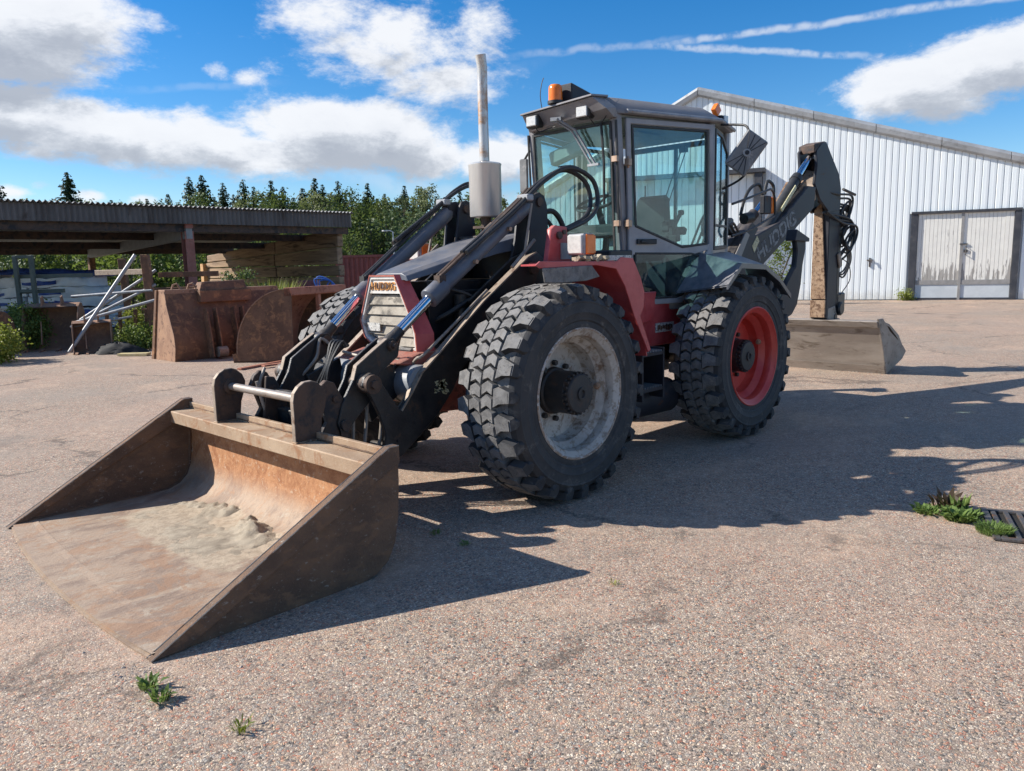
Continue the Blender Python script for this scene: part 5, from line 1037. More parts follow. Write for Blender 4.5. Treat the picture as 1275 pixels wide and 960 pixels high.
# visor: sloped front fascia with two lamps
mb = MB(); vz = [V((-1.26, -.47, 2.99)), V((-1.26, .38, 3.045)), V((-1.26, .52, 2.94)), V((-1.29, .52, 2.86)), V((-1.29, -.47, 2.86))]; vf = [V((-1.13, -.44, 2.985)), V((-1.06, .42, 3.015)), V((-1.12, .52, 2.915)), V((-1.245, .505, 2.858)), V((-1.245, -.46, 2.858))]
mb.hull2(vz, vf); vs_ = part('visor', mb, M['cabgrey'], smooth=0, bevel=.004)
mb = MB(); mb.hull2(spts((-1.11, -.45, 2.988), (-1.04, .43, 3.018), (-1.04, .43, 3.034), (-1.11, -.45, 3.004)), spts((-1.30, -.47, 2.995), (-1.30, .41, 3.045), (-1.30, .41, 3.062), (-1.30, -.47, 3.010))); part('visor_lip', mb, M['cabgrey'], vs_, smooth=0, bevel=.003)
for y_ in (-.31, .27):
    mb = MB(); mb.box((-1.155, y_, 2.922), (.09, .15, .11)); wl = part('work_lamp', mb, M['hose'], bevel=.012); part('lamp_lens', MB().box((-1.108, y_, 2.922), (.014, .12, .088)), M['lens'], wl, bevel=.008)
mb = MB()
for y0_, y1_ in ((.02, .26), (.06, .30)): mb.tube([(-1.10, y0_-.06, 2.90), (-1.22, y0_+.05, 2.80), (-1.25, y1_, 2.50)], .012, 6)
mb.box((-1.12, -.02, 2.90), (.05, .10, .03), rotz(.3)); mb.box((-1.24, .29, 2.49), (.02, .12, .02)); wpr = part('wiper_arm', mb, M['steel'])
mb = MB(); mb.tube([(-1.26, .36, 2.84), (-1.265, .385, 2.50), (-1.285, .37, 2.15)], .012, 6); part('wiper_blade', mb, M['hose'], wpr)
mb = MB(); mb.curve([(-1.12, .32, 2.90), (-1.16, .34, 2.84), (-1.2, .36, 2.80), (-1.21, .42, 2.84), (-1.2, .46, 2.87)], .006, 6, 5); mb.curve([(-1.12, -.28, 2.88), (-1.16, -.26, 2.83), (-1.2, -.2, 2.85), (-1.2, -.1, 2.86)], .006, 6, 5); part('cable', mb, M['hose'])
# air box, beacon, aerial
mb = MB(); mb.hull2(spts((-1.20, -.13, 3.0), (-1.20, .09, 3.0), (-1.20, .09, 3.205), (-1.20, -.13, 3.205)), spts((-1.75, -.13, 3.0), (-1.75, .09, 3.0), (-1.75, .09, 3.10), (-1.75, -.13, 3.10))); part('air_box', mb, M['black'], bevel=.01)
mb = MB(); mb.lathe([(0, 3.03), (.07, 3.03), (.07, 3.055), (.0, 3.055)], 24, 'z', (-1.12, -.03, 0)); bc = part('beacon', mb, M['hose'])
mb = MB(); mb.lathe([(.062, 3.05), (.060, 3.15), (.056, 3.178), (.045, 3.19), (0, 3.193)], 24, 'z', (-1.12, -.03, 0)); part('beacon_lens', mb, M['orange'], bc)
mb = MB(); mb.box((-1.17, -.12, 3.10), (.02, .02, .15)); mb.curve([(-1.10, -.17, 3.0), (-1.09, -.18, 3.12), (-1.10, -.17, 3.22), (-1.11, -.155, 3.27)], .004, 5, 4); part('aerial', mb, M['hose'])
mb = MB(); mb.box((-2.80, .58, 2.97), (.10, .10, .03)); mb.tube([(-2.80, .58, 2.93), (-2.80, .58, 3.04)], .02, 8); mb.box((-2.86, .60, 3.0), (.08, .08, .08)); rl = part('rear_work_lamp', mb, M['black'], bevel=.004); part('reflector', MB().box((-2.80, .59, 3.09), (.09, .05, .09), Matrix.Rotation(.785, 3, 'Y')), M['orange'], rl, bevel=.004); part('lamp_lens', MB().box((-2.87, .66, 3.0), (.07, .01, .07)), M['lens'], rl)
# mirrors
def mirror(c, rot, w_, h_, arms, round_mark):
    mb = MB(); R_ = Matrix.Rotation(rot[2], 3, 'Z') @ Matrix.Rotation(rot[1], 3, 'Y') @ Matrix.Rotation(rot[0], 3, 'X'); mb.box(c, (.03, w_, h_), R_); m_ = part('mirror', mb, M['mirrorback'], bevel=.012)
    if round_mark:
        ax = R_ @ V((1, 0, 0)); q = V(c)+ax*.015; mb = MB(); mb.cyl(q, q+ax*.012, .034, n=20); part('mirror_boss', mb, M['steel'], m_)
        mb = MB(); mb.cyl(q, q+ax*.018, .020, n=16); part('mirror_boss', mb, M['black'], m_)
        mb = MB()
        for a_ in (0, 1, 2, 3):
            y_ = (-.06, -.02, .02, .06)[a_]; p0 = q+R_ @ V((.001, y_*.3, -.03)); p1 = q+R_ @ V((.001, y_*1.5, -h_*.46)); mb.tube([p0, p1], .004, 4); p1 = q+R_ @ V((.001, y_*1.5, h_*.46)); mb.tube([q+R_ @ V((.001, y_*.3, .03)), p1], .004, 4)
        part('mirror_rib', mb, M['black'], m_)
    if arms:
        mb = MB()
        for a in arms: mb.curve(a, .011, 8, 5)
        part('mirror_arm', mb, M['hose'], m_)
mirror((-2.35, 1.15, 2.585), (-.62, 0, .72), .22, .36, [[(-2.45, .84, 2.88), (-2.46, 1.0, 2.86), (-2.44, 1.10, 2.83), (-2.42, 1.14, 2.74), (-2.36, 1.11, 2.66)], [(-2.46, .86, 2.30), (-2.48, 1.0, 2.36), (-2.44, 1.10, 2.42), (-2.36, 1.12, 2.50)]], True)
mirror((-1.42, -.70, 2.50), (0, 0, .1), .10, .32, [[(-1.40, -.55, 2.70), (-1.42, -.62, 2.72), (-1.42, -.70, 2.64)]], False)
# interior: seat, wheel, console, controls
mb = MB(); mb.box((-2.28, -.02, 1.72), (.48, .50, .14)); mb.box((-2.15, -.02, 1.55), (.38, .38, .28), taper=.8); mb.hull2(spts((-2.52, -.26, 1.75), (-2.52, .24, 1.75), (-2.62, .24, 1.77), (-2.62, -.26, 1.77)), spts((-2.58, -.20, 2.32), (-2.58, .18, 2.32), (-2.66, .18, 2.30), (-2.66, -.20, 2.30))); part('driver_seat', mb, M['seat'], bevel=.04)
mb = MB(); mb.hull2(spts((-1.62, -.02, 1.85), (-1.62, .34, 1.88), (-2.0, .36, 1.72), (-2.0, -.02, 1.72)), spts((-1.55, -.02, 2.30), (-1.58, .16, 2.30), (-1.72, .20, 2.28), (-1.70, -.02, 2.26))); 
ax = V((.42, 0, .9)).normalized(); c_ = V((-1.66, .0, 2.20)); u_ = ax.orthogonal().normalized(); v_ = ax.cross(u_)
mb = MB(); ringp = [c_+(u_*math.cos(a)+v_*math.sin(a))*.19 for a in [2*PI*k/28 for k in range(29)]]; mb.tube(ringp, .014, 8, False)
for a in (0.3, 2.4, 4.5): mb.tube([c_-ax*.02, c_+(u_*math.cos(a)+v_*math.sin(a))*.185], .011, 6)
mb.cyl(c_-ax*.04, c_+ax*.005, .04); mb.tube([c_-ax*.03, c_-ax*.35, (-1.75, 0, 1.45)], .032, 10); part('steering_wheel', mb, M['interior'])
mb = MB(); mb.box((-1.52, .02, 1.93), (.18, .86, .12)); part('dashboard', mb, M['interior'], bevel=.02)
mb = MB(); mb.box((-1.60, .30, 1.76), (.16, .12, .22)); part('console_box', mb, M['paleplastic'], bevel=.01)
mb = MB(); mb.box((-1.86, .22, 1.62), (.35, .10, .5)); mb.box((-2.55, .40, 1.55), (.35, .22, .50)); mb.box((-2.55, -.40, 1.55), (.35, .22, .50)); part('side_console', mb, M['interior'], bevel=.02)
mb = MB(); r6 = random.Random(6)
for k in range(9): mb.box((-2.42+r6.uniform(-.10, .10), .34+r6.uniform(-.08, .08), 1.93+r6.uniform(-.07, .08)), (r6.uniform(.06, .13), r6.uniform(.05, .1), r6.uniform(.05, .10)), Matrix.Rotation(r6.uniform(-.6, .6), 3, 'Y'))
mb.tube([(-2.46, .34, 1.98), (-2.55, .35, 2.10)], .022, 8); mb.box((-2.57, .35, 2.12), (.05, .05, .05)); part('control_levers', mb, M['seat'], bevel=.012)
mb = MB(); mb.tube([(-2.98, .10, 2.80), (-2.98, -.20, 2.05)], .006, 5); mb.tube([(-2.98, .16, 2.80), (-2.98, -.14, 2.05)], .006, 5); mb.box((-2.98, .12, 2.79), (.05, .08, .06)); mb.tube([(-2.9, -.3, 1.75), (-2.9, -.30, 2.45)], .008, 5); part('rear_wiper', mb, M['interior'])
mb = MB(); mb.box((-1.44, -.16, 2.66), (.10, .40, .13), Matrix.Rotation(.25, 3, 'X')); part('sun_blind', mb, M['headliner'], bevel=.02)
mb = MB(); mb.box((-2.2, .15, 2.83), (.5, .18, .05)); part('roof_console', mb, M['headliner'], bevel=.01)

# ---- rear fenders
def rfend(sg):
    mb = MB(); line = [(-1.79, 1.435), (-2.03, 1.61), (-2.48, 1.59), (-2.77, 1.47), (-3.03, 1.30)][::-1]
    inl = [(-1.97, 1.36), (-2.28, 1.735), (-3.0, 1.72), (-3.3, 1.60), (-3.45, 1.35)][::-1]; n_ = len(line)
    out_ = [V((x, sg*1.30, z)) for x, z in line]; inn_ = [V((x, sg*.66, z)) for x, z in inl]; mid_ = [(p*.6+q*.4) for p, q in zip(out_, inn_)]
    rows = [out_, mid_, inn_]; vs = [p for r_ in rows for p in r_]+[p-V((0, 0, .014)) for r_ in rows for p in r_]; fs = []
    for a in range(2):
        for i in range(n_-1):
            k0 = a*n_+i; fs += [(k0, k0+1, k0+n_+1, k0+n_), (3*n_+k0+n_, 3*n_+k0+n_+1, 3*n_+k0+1, 3*n_+k0)]
    mb.add(vs, fs); f = part('rear_fender', mb, M['fender'], smooth=20, fix=True)
    mb = MB(); L_ = [(x, z) for x, z in line]
    for i in range(n_-1):
        (xa, za), (xb, zb) = L_[i], L_[i+1]; mb.hull2([V((xa, sg*1.285, za+.004)), V((xa, sg*1.302, za+.004)), V((xa, sg*1.302, za-.04)), V((xa, sg*1.285, za-.04))], [V((xb, sg*1.285, zb+.004)), V((xb, sg*1.302, zb+.004)), V((xb, sg*1.302, zb-.04)), V((xb, sg*1.285, zb-.04))])
    part('fender_lip', mb, M['fender'], f, smooth=0)
rfend(1); rfend(-1)

# ---- backhoe: frame, boom, dipper, stabilisers
mb = MB(); mb.box((-3.75, 0, .95), (.5, 1.5, .9)); mb.hull2(spts((-3.55, -.25, 1.4), (-3.55, .25, 1.4), (-4.0, .25, 1.4), (-4.0, -.25, 1.4)), spts((-3.70, -.2, 1.75), (-3.70, .2, 1.75), (-4.1, .2, 1.75), (-4.1, -.2, 1.75))); part('slew_frame', mb, M['black2'], bevel=.02)
bm_pts = [(-3.95, 1.10), (-4.35, 1.32), (-4.80, 1.60), (-5.60, 2.00), (-6.18, 2.30), (-6.22, 2.58), (-5.98, 2.58), (-5.16, 2.09), (-4.56, 1.93), (-4.20, 1.90), (-3.85, 1.60)]
mb = MB(); mb.prism(bm_pts, -.04, .17); bo = part('boom', mb, M['black'], bevel=.012)
mb = MB(); mb.hull2(spts((-5.14, -.03, 2.102), (-5.14, .06, 2.102), (-5.10, .06, 2.085), (-5.10, -.03, 2.085)), spts((-6.02, -.16, 2.66), (-6.02, .12, 2.66), (-6.05, .12, 2.56), (-6.05, -.16, 2.56))); part('boom_top_plate', mb, M['dipface'], bo, bevel=.004)
lettering('HUDDIG', .25, (-5.10, .1715, 1.925), (-1, 0, .485), (.485, 0, 1), M['greydecal'], bo, 'boom_lettering', 1.18, .001, .009)
part('boom_sticker', MB().hull2([(-4.50, .171, 1.72), (-4.62, .171, 1.86), (-4.56, .171, 1.92), (-4.44, .171, 1.80)][::-1], [(-4.50, .173, 1.72), (-4.62, .173, 1.86), (-4.56, .173, 1.92), (-4.44, .173, 1.80)][::-1]), M['yellowdecal'], bo, smooth=0)
# boom lift cylinders and slanted tower legs beside the cab
mb = MB(); mb.hull2(spts((-3.65, .12, 1.55), (-3.65, .26, 1.55), (-3.90, .26, 1.50), (-3.90, .12, 1.50)), spts((-4.30, .12, 2.08), (-4.30, .24, 2.08), (-4.46, .24, 2.00), (-4.46, .12, 2.00))); part('boom_tower', mb, M['black'], bevel=.008)
mb = MB(); mb.hull2(spts((-3.74, .27, 1.60), (-3.90, .27, 1.58), (-4.16, .27, 1.92), (-4.08, .27, 1.96)), spts((-3.74, .28, 1.60), (-3.90, .28, 1.58), (-4.16, .28, 1.92), (-4.08, .28, 1.96))); part('light_plate', mb, M['cabgrey'], smooth=0)
p0, p1 = V((-4.30, -.20, 1.66)), V((-5.20, -.20, 2.22)); mb = MB(); mb.tube([p0, p1], .07, 16); lc = part('boom_cylinder', mb, M['black']); mb = MB(); mb.tube([p1-V((.05, 0, -.02)), V((-5.48, -.20, 2.40))], .036, 14); part('piston_rod', mb, M['chrome'], lc)
p0, p1 = V((-5.0, .05, 1.98)), V((-5.90, .05, 2.70)); d = (p1-p0).normalized(); mb = MB(); mb.tube([p0, p1-d*.10, p1-d*.098, p1], [.068, .068, .078, .072], 18); dc = part('dipper_cylinder', mb, M['interior']); mb = MB(); mb.tube([p1-d*.02, V((-6.38, .05, 3.07))], .042, 18); part('piston_rod', mb, M['chrome'], dc)
mb = MB(); mb.box((-5.45, .145, 2.40), (.5, .012, .05), Matrix.Rotation(.66, 3, 'Y')); part('cylinder_plate', mb, M['yellowdecal'], dc)
_DX0 = set(bpy.data.objects)
# dipper
DP = [(-5.90, 3.04), (-5.88, 3.12), (-6.05, 3.17), (-6.36, 3.20), (-6.44, 3.19), (-6.62, 3.02), (-6.92, 2.79), (-7.02, 2.60), (-7.02, 2.2), (-7.00, 1.4), (-6.98, .78), (-6.62, .78), (-6.62, 2.28), (-6.36, 2.40), (-6.20, 2.62), (-6.14, 2.90)]
mb = MB(); mb.prism([(-6.12, 3.05), (-6.30, 3.17), (-6.43, 3.19), (-6.62, 3.03), (-6.92, 2.79), (-7.00, 2.60), (-7.00, 2.30), (-6.62, 2.26), (-6.30, 2.42), (-6.10, 2.62), (-6.16, 2.86)], .12, .16); mb.prism([(-6.12, 3.05), (-6.30, 3.17), (-6.43, 3.19), (-6.62, 3.03), (-6.92, 2.79), (-7.00, 2.60), (-7.00, 2.30), (-6.62, 2.26), (-6.30, 2.42), (-6.10, 2.62), (-6.16, 2.86)], -.11, -.07); dp = part('dipper_head', mb, M['black'], bevel=.006)
mb = MB(); mb.hull2(spts((-6.20, -.12, 3.02), (-6.08, .15, 3.02), (-6.06, .15, 3.13), (-6.18, -.12, 3.13)), spts((-6.42, -.12, 3.13), (-6.42, .15, 3.13), (-6.42, .15, 3.20), (-6.42, -.12, 3.20))); mb.box((-6.55, 0, 2.75), (.10, .24, .5)); part('head_cap', mb, M['brown'], dp, bevel=.01)
mb = MB(); mb.hull2(spts((-6.05, -.14, 2.42), (-6.05, .15, 2.42), (-6.14, .15, 2.62), (-6.14, -.14, 2.66)), spts((-6.25, -.12, 2.40), (-6.25, .12, 2.40), (-6.38, .10, 2.80), (-6.38, -.10, 2.86))); part('knuckle_casting', mb, M['oldsteel'], dp, bevel=.02)
mb = MB(); mb.box2((-6.645, -.065, .78), (-6.99, .155, 2.35)); dd = part('dipper_arm', mb, M['black'], bevel=.01)
mb = MB(); mb.hull2(spts((-6.615, -.065, 1.06), (-6.615, .148, 1.06), (-6.645, .148, 1.06), (-6.645, -.065, 1.06)), spts((-6.615, -.055, 2.30), (-6.615, .05, 2.42), (-6.645, .05, 2.42), (-6.645, -.055, 2.30))); part('front_plate', mb, M['dipface'], dd, smooth=0, bevel=.003)
mb = MB(); mb.box2((-6.612, -.065, .80), (-6.645, .148, 1.045)); part('lower_plate', mb, M['dipface'], dd, smooth=0, bevel=.003)
mb = MB(); mb.box2((-7.00, .02, .95), (-7.12, .15, 2.3)); part('bucket_cylinder', mb, M['black2'], dd, bevel=.02)
mb = MB(); mb.box((-7.18, .05, 1.00), (.28, .22, .26)); mb.cyl((-7.12, -.08, .90), (-7.12, .20, .90), .10); mb.cyl((-6.98, -.12, .78), (-6.98, .17, .78), .07); part('bucket_link', mb, M['black2'], bevel=.02)
mb = MB(); mb.cyl((-6.98, -.14, .72), (-6.98, .22, .72), .05); mb.box((-6.90, 0, .76), (.2, .26, .10)); part('link_pin', mb, M['oldsteel'], bevel=.01)
# tangled hoses behind the dipper
r5 = random.Random(12)
for k in range(9):
    y_ = .10+r5.uniform(-.02, .14); z0 = 2.55-.05*k; mb = MB()
    mb.curve([(-6.45, y_*.8, z0+.06*(k%3)), (-6.85, y_+.02, z0-.03), (-7.20-r5.random()*.14, y_+.05, z0-.06+r5.uniform(-.05, .05)), (-7.28-r5.random()*.10, y_+.04, z0-.26), (-7.12, y_+.02, z0-.42+r5.uniform(-.05, .05)), (-7.05, y_, z0-.26), (-7.22-r5.random()*.1, y_+.03, z0-.12), (-7.26, y_, z0-.40), (-7.05, .12, z0-.60)], .016, 7, 6); part('hydraulic_hose', mb, M['hose'], dd)
for k in range(3):
    mb = MB(); mb.curve([(-7.06, .14, 1.98-.1*k), (-7.22-.05*k, .17, 1.80), (-7.30-.06*k, .18, 1.60), (-7.20, .17, 1.46-.05*k), (-7.06, .14, 1.40)], .013, 6, 6); part('hydraulic_hose', mb, M['hose'], dd)
mb = MB(); mb.curve([(-7.05, .13, 1.62), (-7.22, .16, 1.60), (-7.38, .18, 1.50), (-7.40, .18, 1.30), (-7.12, .16, 1.10)], .007, 6, 6); mb.curve([(-7.18, .16, 1.72), (-7.35, .17, 1.70), (-7.42, .18, 1.86), (-7.44, .18, 1.92)], .014, 6, 5); mb.tube([(-7.1, .15, 2.6), (-7.5, .17, 2.54)], .02, 8); part('cable', mb, M['hose'], dd)
mb = MB(); mb.box((-7.02, .17, 1.60), (.10, .03, .22), Matrix.Rotation(.4, 3, 'Y')); part('hose_guard', mb, M['oldsteel'], dd, bevel=.01)
for o in set(bpy.data.objects)-_DX0:
    if o.parent == BH: o.location.x -= .10
# rear grading bucket
rb = thing('rear_bucket', (-7.3, -.1, 0), None, None); rb.parent = BH; rb.location = V((-7.3, -.1, 0))-WL(BH)
Y0, Y1 = -1.15, .87
F = [(-7.115, .003), (-7.05, .12), (-6.92, .42), (-6.76, .70), (-6.74, .765)]
mb = MB(); mb.hull2([V((F[0][0], Y0, F[0][1])), V((F[1][0], Y0, F[1][1])), V((F[1][0]-.02, Y0, F[1][1])), V((F[0][0]-.02, Y0, F[0][1]))], [V((F[0][0], Y1, F[0][1])), V((F[1][0], Y1, F[1][1])), V((F[1][0]-.02, Y1, F[1][1])), V((F[0][0]-.02, Y1, F[0][1]))]); part('wear_strip', mb, M['rearbk'], rb, smooth=0)
mb = MB(); k = 6; prof = [(-7.07, .12), (-6.945, .40), (-6.79, .68), (-6.80, .70), (-7.10, .12)]; n = len(prof); mb.hull2([V((x, Y0, z)) for x, z in prof], [V((x, Y1, z)) for x, z in prof]); part('floor_plate', mb, M['rearbk'], rb, smooth=20)
mb = MB(); prof = [(-6.755, .675), (-6.70, .765), (-6.86, .775), (-6.84, .685)]; mb.hull2([V((x, Y0, z)) for x, z in prof], [V((x, Y1, z)) for x, z in prof]); part('top_rim', mb, M['rearbk'], rb, smooth=0, bevel=.006)
mb = MB(); prof = [(-7.12, .01), (-7.3, .03), (-7.70, .12), (-7.82, .20), (-7.85, .30), (-7.6, .52), (-7.2, .70), (-6.86, .77), (-6.86, .75), (-7.2, .66), (-7.55, .48), (-7.80, .28), (-7.68, .15)]; mb.hull2([V((x, Y0, z)) for x, z in prof], [V((x, Y1, z)) for x, z in prof]); part('back_shell', mb, M['rearbk'], rb, smooth=30)
for yy in (Y0, Y1):
    mb = MB(); mb.prism([(-7.13, .0), (-7.78, .15), (-7.93, .25), (-7.80, .34), (-7.20, .60), (-6.90, .80), (-6.72, .80), (-6.76, .72), (-6.93, .42)], yy-.012, yy+.012); part('end_plate', mb, M['rearbk'], rb, smooth=0, bevel=.003)
mb = MB(); r4 = random.Random(4); y = Y0+.02
while y < Y1-.03: mb.box((-7.118, y, .018+r4.uniform(-.004, .004)), (.012, .03, .034)); y += .052
part('edge_teeth', mb, M['rearbk'], rb, smooth=0)
mb = MB(); mb.prism([(-6.80, .74), (-6.80, .92), (-7.05, .95), (-7.2, .70)], -.10, -.07); mb.prism([(-6.80, .74), (-6.80, .92), (-7.05, .95), (-7.2, .70)], .13, .16); part('ear_plate', mb, M['rearbk'], rb, bevel=.003)
# stabilisers
def stab(sg):
    P_ = [(-3.90, 1.90), (-4.16, 1.86), (-4.17, 1.74), (-4.11, 1.57), (-4.08, 1.36), (-4.00, 1.14), (-3.88, 1.04), (-3.62, .98), (-3.50, 1.15), (-3.74, 1.40), (-3.93, 1.56), (-3.96, 1.72)]
    mb = MB(); mb.prism(P_, min(sg*.88, sg*.94), max(sg*.88, sg*.94)); s_ = part('stabiliser_leg', mb, M['black'], smooth=0, bevel=.012)
    mb = MB(); mb.prism([(-3.84, 1.83), (-3.88, 1.95), (-4.20, 1.86), (-4.20, 1.82)], min(sg*.85, sg*.965), max(sg*.85, sg*.965)); part('stabiliser_foot', mb, M['black'], s_, smooth=0, bevel=.006)
    mb = MB(); mb.box((-3.72, sg*.74, 1.05), (.20, .30, .5)); part('stabiliser_bracket', mb, M['black2'], s_, bevel=.01)
stab(1); stab(-1)
# rails, rear lights and hoses behind the cab
mb = MB(); mb.curve([(-3.03, .66, 2.20), (-3.4, .66, 2.28), (-3.9, .60, 2.38), (-4.1, .56, 2.40), (-4.2, .55, 2.32), (-4.22, .55, 2.12)], .013, 8, 5); mb.curve([(-3.03, .66, 1.88), (-3.4, .66, 1.95), (-3.9, .60, 2.06), (-4.2, .55, 2.12)], .013, 8, 5); part('hand_rail', mb, M['hose'])
rlg = part('rear_light_box', MB().box2((-4.00, .47, 2.14), (-4.17, .53, 2.34)), M['black'], bevel=.01); part('tail_lens', MB().box2((-4.17, .46, 2.15), (-4.27, .54, 2.33)), M['orange'], rlg, bevel=.01)
mb = MB(); mb.cyl((-3.68, .45, 2.08), (-3.80, .47, 2.10), .060, n=20); mb.curve([(-3.7, .40, 2.12), (-3.75, .42, 2.30), (-3.85, .44, 2.42), (-4.0, .46, 2.46), (-4.05, .48, 2.34)], .018); mb.curve([(-4.10, .48, 2.36), (-4.14, .49, 2.50), (-4.26, .50, 2.46), (-4.26, .51, 2.34)], .018); part('rear_work_lamp', mb, M['hose'])
for k in range(6):
    mb = MB(); y_ = .28-.05*k; mb.curve([(-3.3, y_, 1.65+.03*k), (-3.5, y_+.05, 1.95+.04*k), (-3.75, y_, 2.05), (-4.0, y_-.05, 1.95), (-4.3, y_-.12, 1.90+.04*k)], .014, 6, 6); part('hydraulic_hose', mb, M['hose'])
mb = MB(); mb.box((-3.95, -.02, 2.02), (.25, .30, .20)); part('valve_block', mb, M['black2'], bevel=.02)
# ================================================================== THINGS IN THE YARD
def YD(u, v, z=0): return F0+RH*u+FH*v+V((0, 0, z))          # right of the camera's heading, ahead of it, up
def ymap(mb): mb.v = [tuple(YD(*p)) for p in mb.v]; return mb
def yb(*pts): return [YD(*p) for p in pts]
# ---- big old bucket lying with its back to the yard
ob = thing('old_bucket', (-2.8, -10.3, 0), 'wide rusty loader bucket standing on its edge, its ribbed back turned to the yard', 'bucket', 'old buckets at the edge of the yard')
BP = [(-10.88, .0), (-9.93, .0), (-9.86, .25), (-9.88, .50), (-9.98, .74), (-10.08, 1.0), (-10.12, 1.22), (-10.16, 1.30), (-10.42, 1.33), (-10.46, 1.28)]
for xx in (-1.70, -4.02): part('side_plate', MB().prism(BP, xx-.012, xx+.012, 'x'), M['rust3'] if xx > -2 else M['rust1'], ob, smooth=0, bevel=.003)
mb = MB(); mb.hull2(spts((-1.66, -10.95, .0), (-1.66, -10.83, .0), (-1.66, -10.41, 1.33), (-1.66, -10.50, 1.33)), spts((-1.74, -10.95, .0), (-1.74, -10.83, .0), (-1.74, -10.41, 1.33), (-1.74, -10.50, 1.33))); part('edge_bar', mb, M['rust1'], ob, smooth=0, bevel=.004)
mb = MB(); sh_ = BP[1:9]; n = len(sh_); mb.add([(x, y, z) for x in (-1.70, -4.02) for y, z in sh_]+[(x, y-.02, z) for x in (-1.70, -4.02) for y, z in sh_], [(i, i+1, n+i+1, n+i) for i in range(n-1)]+[(2*n+i, 3*n+i, 3*n+i+1, 2*n+i+1) for i in range(n-1)]); part('back_shell', mb, M['rust1'], ob, smooth=30)
part('top_box', MB().box2((-1.70, -10.14, 1.22), (-4.02, -10.44, 1.335)), M['rust3'], ob, smooth=0, bevel=.006)
mb = MB(); mb.hull2(spts((-2.32, -10.04, 1.30), (-3.30, -10.04, 1.30), (-3.30, -10.34, 1.30), (-2.32, -10.34, 1.30)), spts((-2.40, -10.10, 1.46), (-3.26, -10.10, 1.48), (-3.26, -10.30, 1.48), (-2.40, -10.30, 1.46))); part('mount_plate', mb, M['rust1'], ob, smooth=0, bevel=.006)
mb = MB(); mb.box2((-2.30, -9.98, 1.08), (-3.34, -10.12, 1.30)); part('mount_plate', mb, M['rust1'], ob, smooth=0, bevel=.006)
for xx in (-2.32, -2.50, -2.86, -3.04, -3.34):
    mb = MB(); mb.prism([(-9.93, .95), (-9.78, .98), (-9.66, .40), (-9.62, .05), (-9.80, .02), (-9.90, .3)], xx-.014, xx+.014, 'x'); part('back_rib', mb, M['rust1'], ob, smooth=0, bevel=.003)
mb = MB(); mb.cyl((-2.40, -9.66, .14), (-2.58, -9.66, .14), .10, n=18); part('pin_boss', mb, M['oldsteel'], ob)
for xx in (-1.98, -2.28):
    mb = MB(); mb.tube([(xx+.06, -10.36, 1.32), (xx+.03, -10.34, 1.42), (xx-.03, -10.32, 1.44), (xx-.08, -10.30, 1.36), (xx-.10, -10.28, 1.32)], .022, 8); part('lifting_eye', mb, M['rust3'], ob)
# ---- bucket with the round side plate
o2 = thing('old_bucket', (-3.2, -8.6, 0), 'rusty bucket with a quarter-round side plate and orange top rail behind the loader', 'bucket', 'old buckets at the edge of the yard')
pd = V((.67, -.74, 0)).normalized(); wd_ = V((-.90, -.43, 0)).normalized(); O_ = V((-3.02, -7.98, 0))
def B2(s_, w_, z): return O_+pd*s_+wd_*w_+V((0, 0, z))
arc = [(1.10, .0), (1.12, .16), (1.03, .17)]+[(1.03-.98*(1-math.cos(a)), .17+1.15*math.sin(a)) for a in [PI/2*k/10 for k in range(1, 11)]]+[(.0, 1.32), (-.03, 1.22), (.0, .0)]
for ww in (0, 1.9):
    mb = MB(); mb.hull2([B2(a, ww, b) for a, b in arc], [B2(a, ww+.016, b) for a, b in arc]); sp = part('side_plate', mb, M['rust1'], o2, smooth=0)
    mb = MB(); 
    for i in range(2, 12):
        (a, b), (c, d) = arc[i], arc[i+1]; mb.hull2([B2(a, ww-.012, b), B2(a, ww+.028, b), B2(a*.985, ww+.028, b-.012), B2(a*.985, ww-.012, b-.012)], [B2(c, ww-.012, d), B2(c, ww+.028, d), B2(c*.985, ww+.028, d-.012), B2(c*.985, ww-.012, d-.012)])
    part('plate_rim', mb, M['rust3'], sp, smooth=40)
mb = MB(); mb.hull2([B2(.0, 0, 1.18), B2(-.05, 0, 1.20), B2(-.04, 0, 1.335), B2(.10, 0, 1.335), B2(.10, 0, 1.18)], [B2(.0, 1.9, 1.18), B2(-.05, 1.9, 1.20), B2(-.04, 1.9, 1.335), B2(.10, 1.9, 1.335), B2(.10, 1.9, 1.18)]); part('top_rail', mb, M['rust2'], o2, smooth=0, bevel=.005)
sh_ = [(1.10, .02)]+arc[2:13]; n = len(sh_); mb = MB(); mb.add([B2(a, w_, b) for w_ in (.01, 1.9) for a, b in sh_]+[B2(a-.015, w_, b-.01) for w_ in (.01, 1.9) for a, b in sh_], [(i, i+1, n+i+1, n+i) for i in range(n-1)]+[(2*n+i, 3*n+i, 3*n+i+1, 2*n+i+1) for i in range(n-1)]); part('back_shell', mb, M['rust2'], o2, smooth=35)
mb = MB(); mb.hull2([B2(-.10, 0, .0), B2(-.10, 0, .03), B2(1.1, 0, .03), B2(1.1, 0, .0)], [B2(-.10, 1.9, .0), B2(-.10, 1.9, .03), B2(1.1, 1.9, .03), B2(1.1, 1.9, .0)]); part('floor_plate', mb, M['rust1'], o2, smooth=0)
mb = MB(); mb.hull2([B2(0, .95, .0), B2(0, 1.03, .0), B2(0, 1.03, 1.2), B2(0, .95, 1.2)], [B2(.06, .95, .0), B2(.06, 1.03, .0), B2(.06, 1.03, 1.2), B2(.06, .95, 1.2)]); part('upright', mb, M['rust2'], o2, smooth=0)
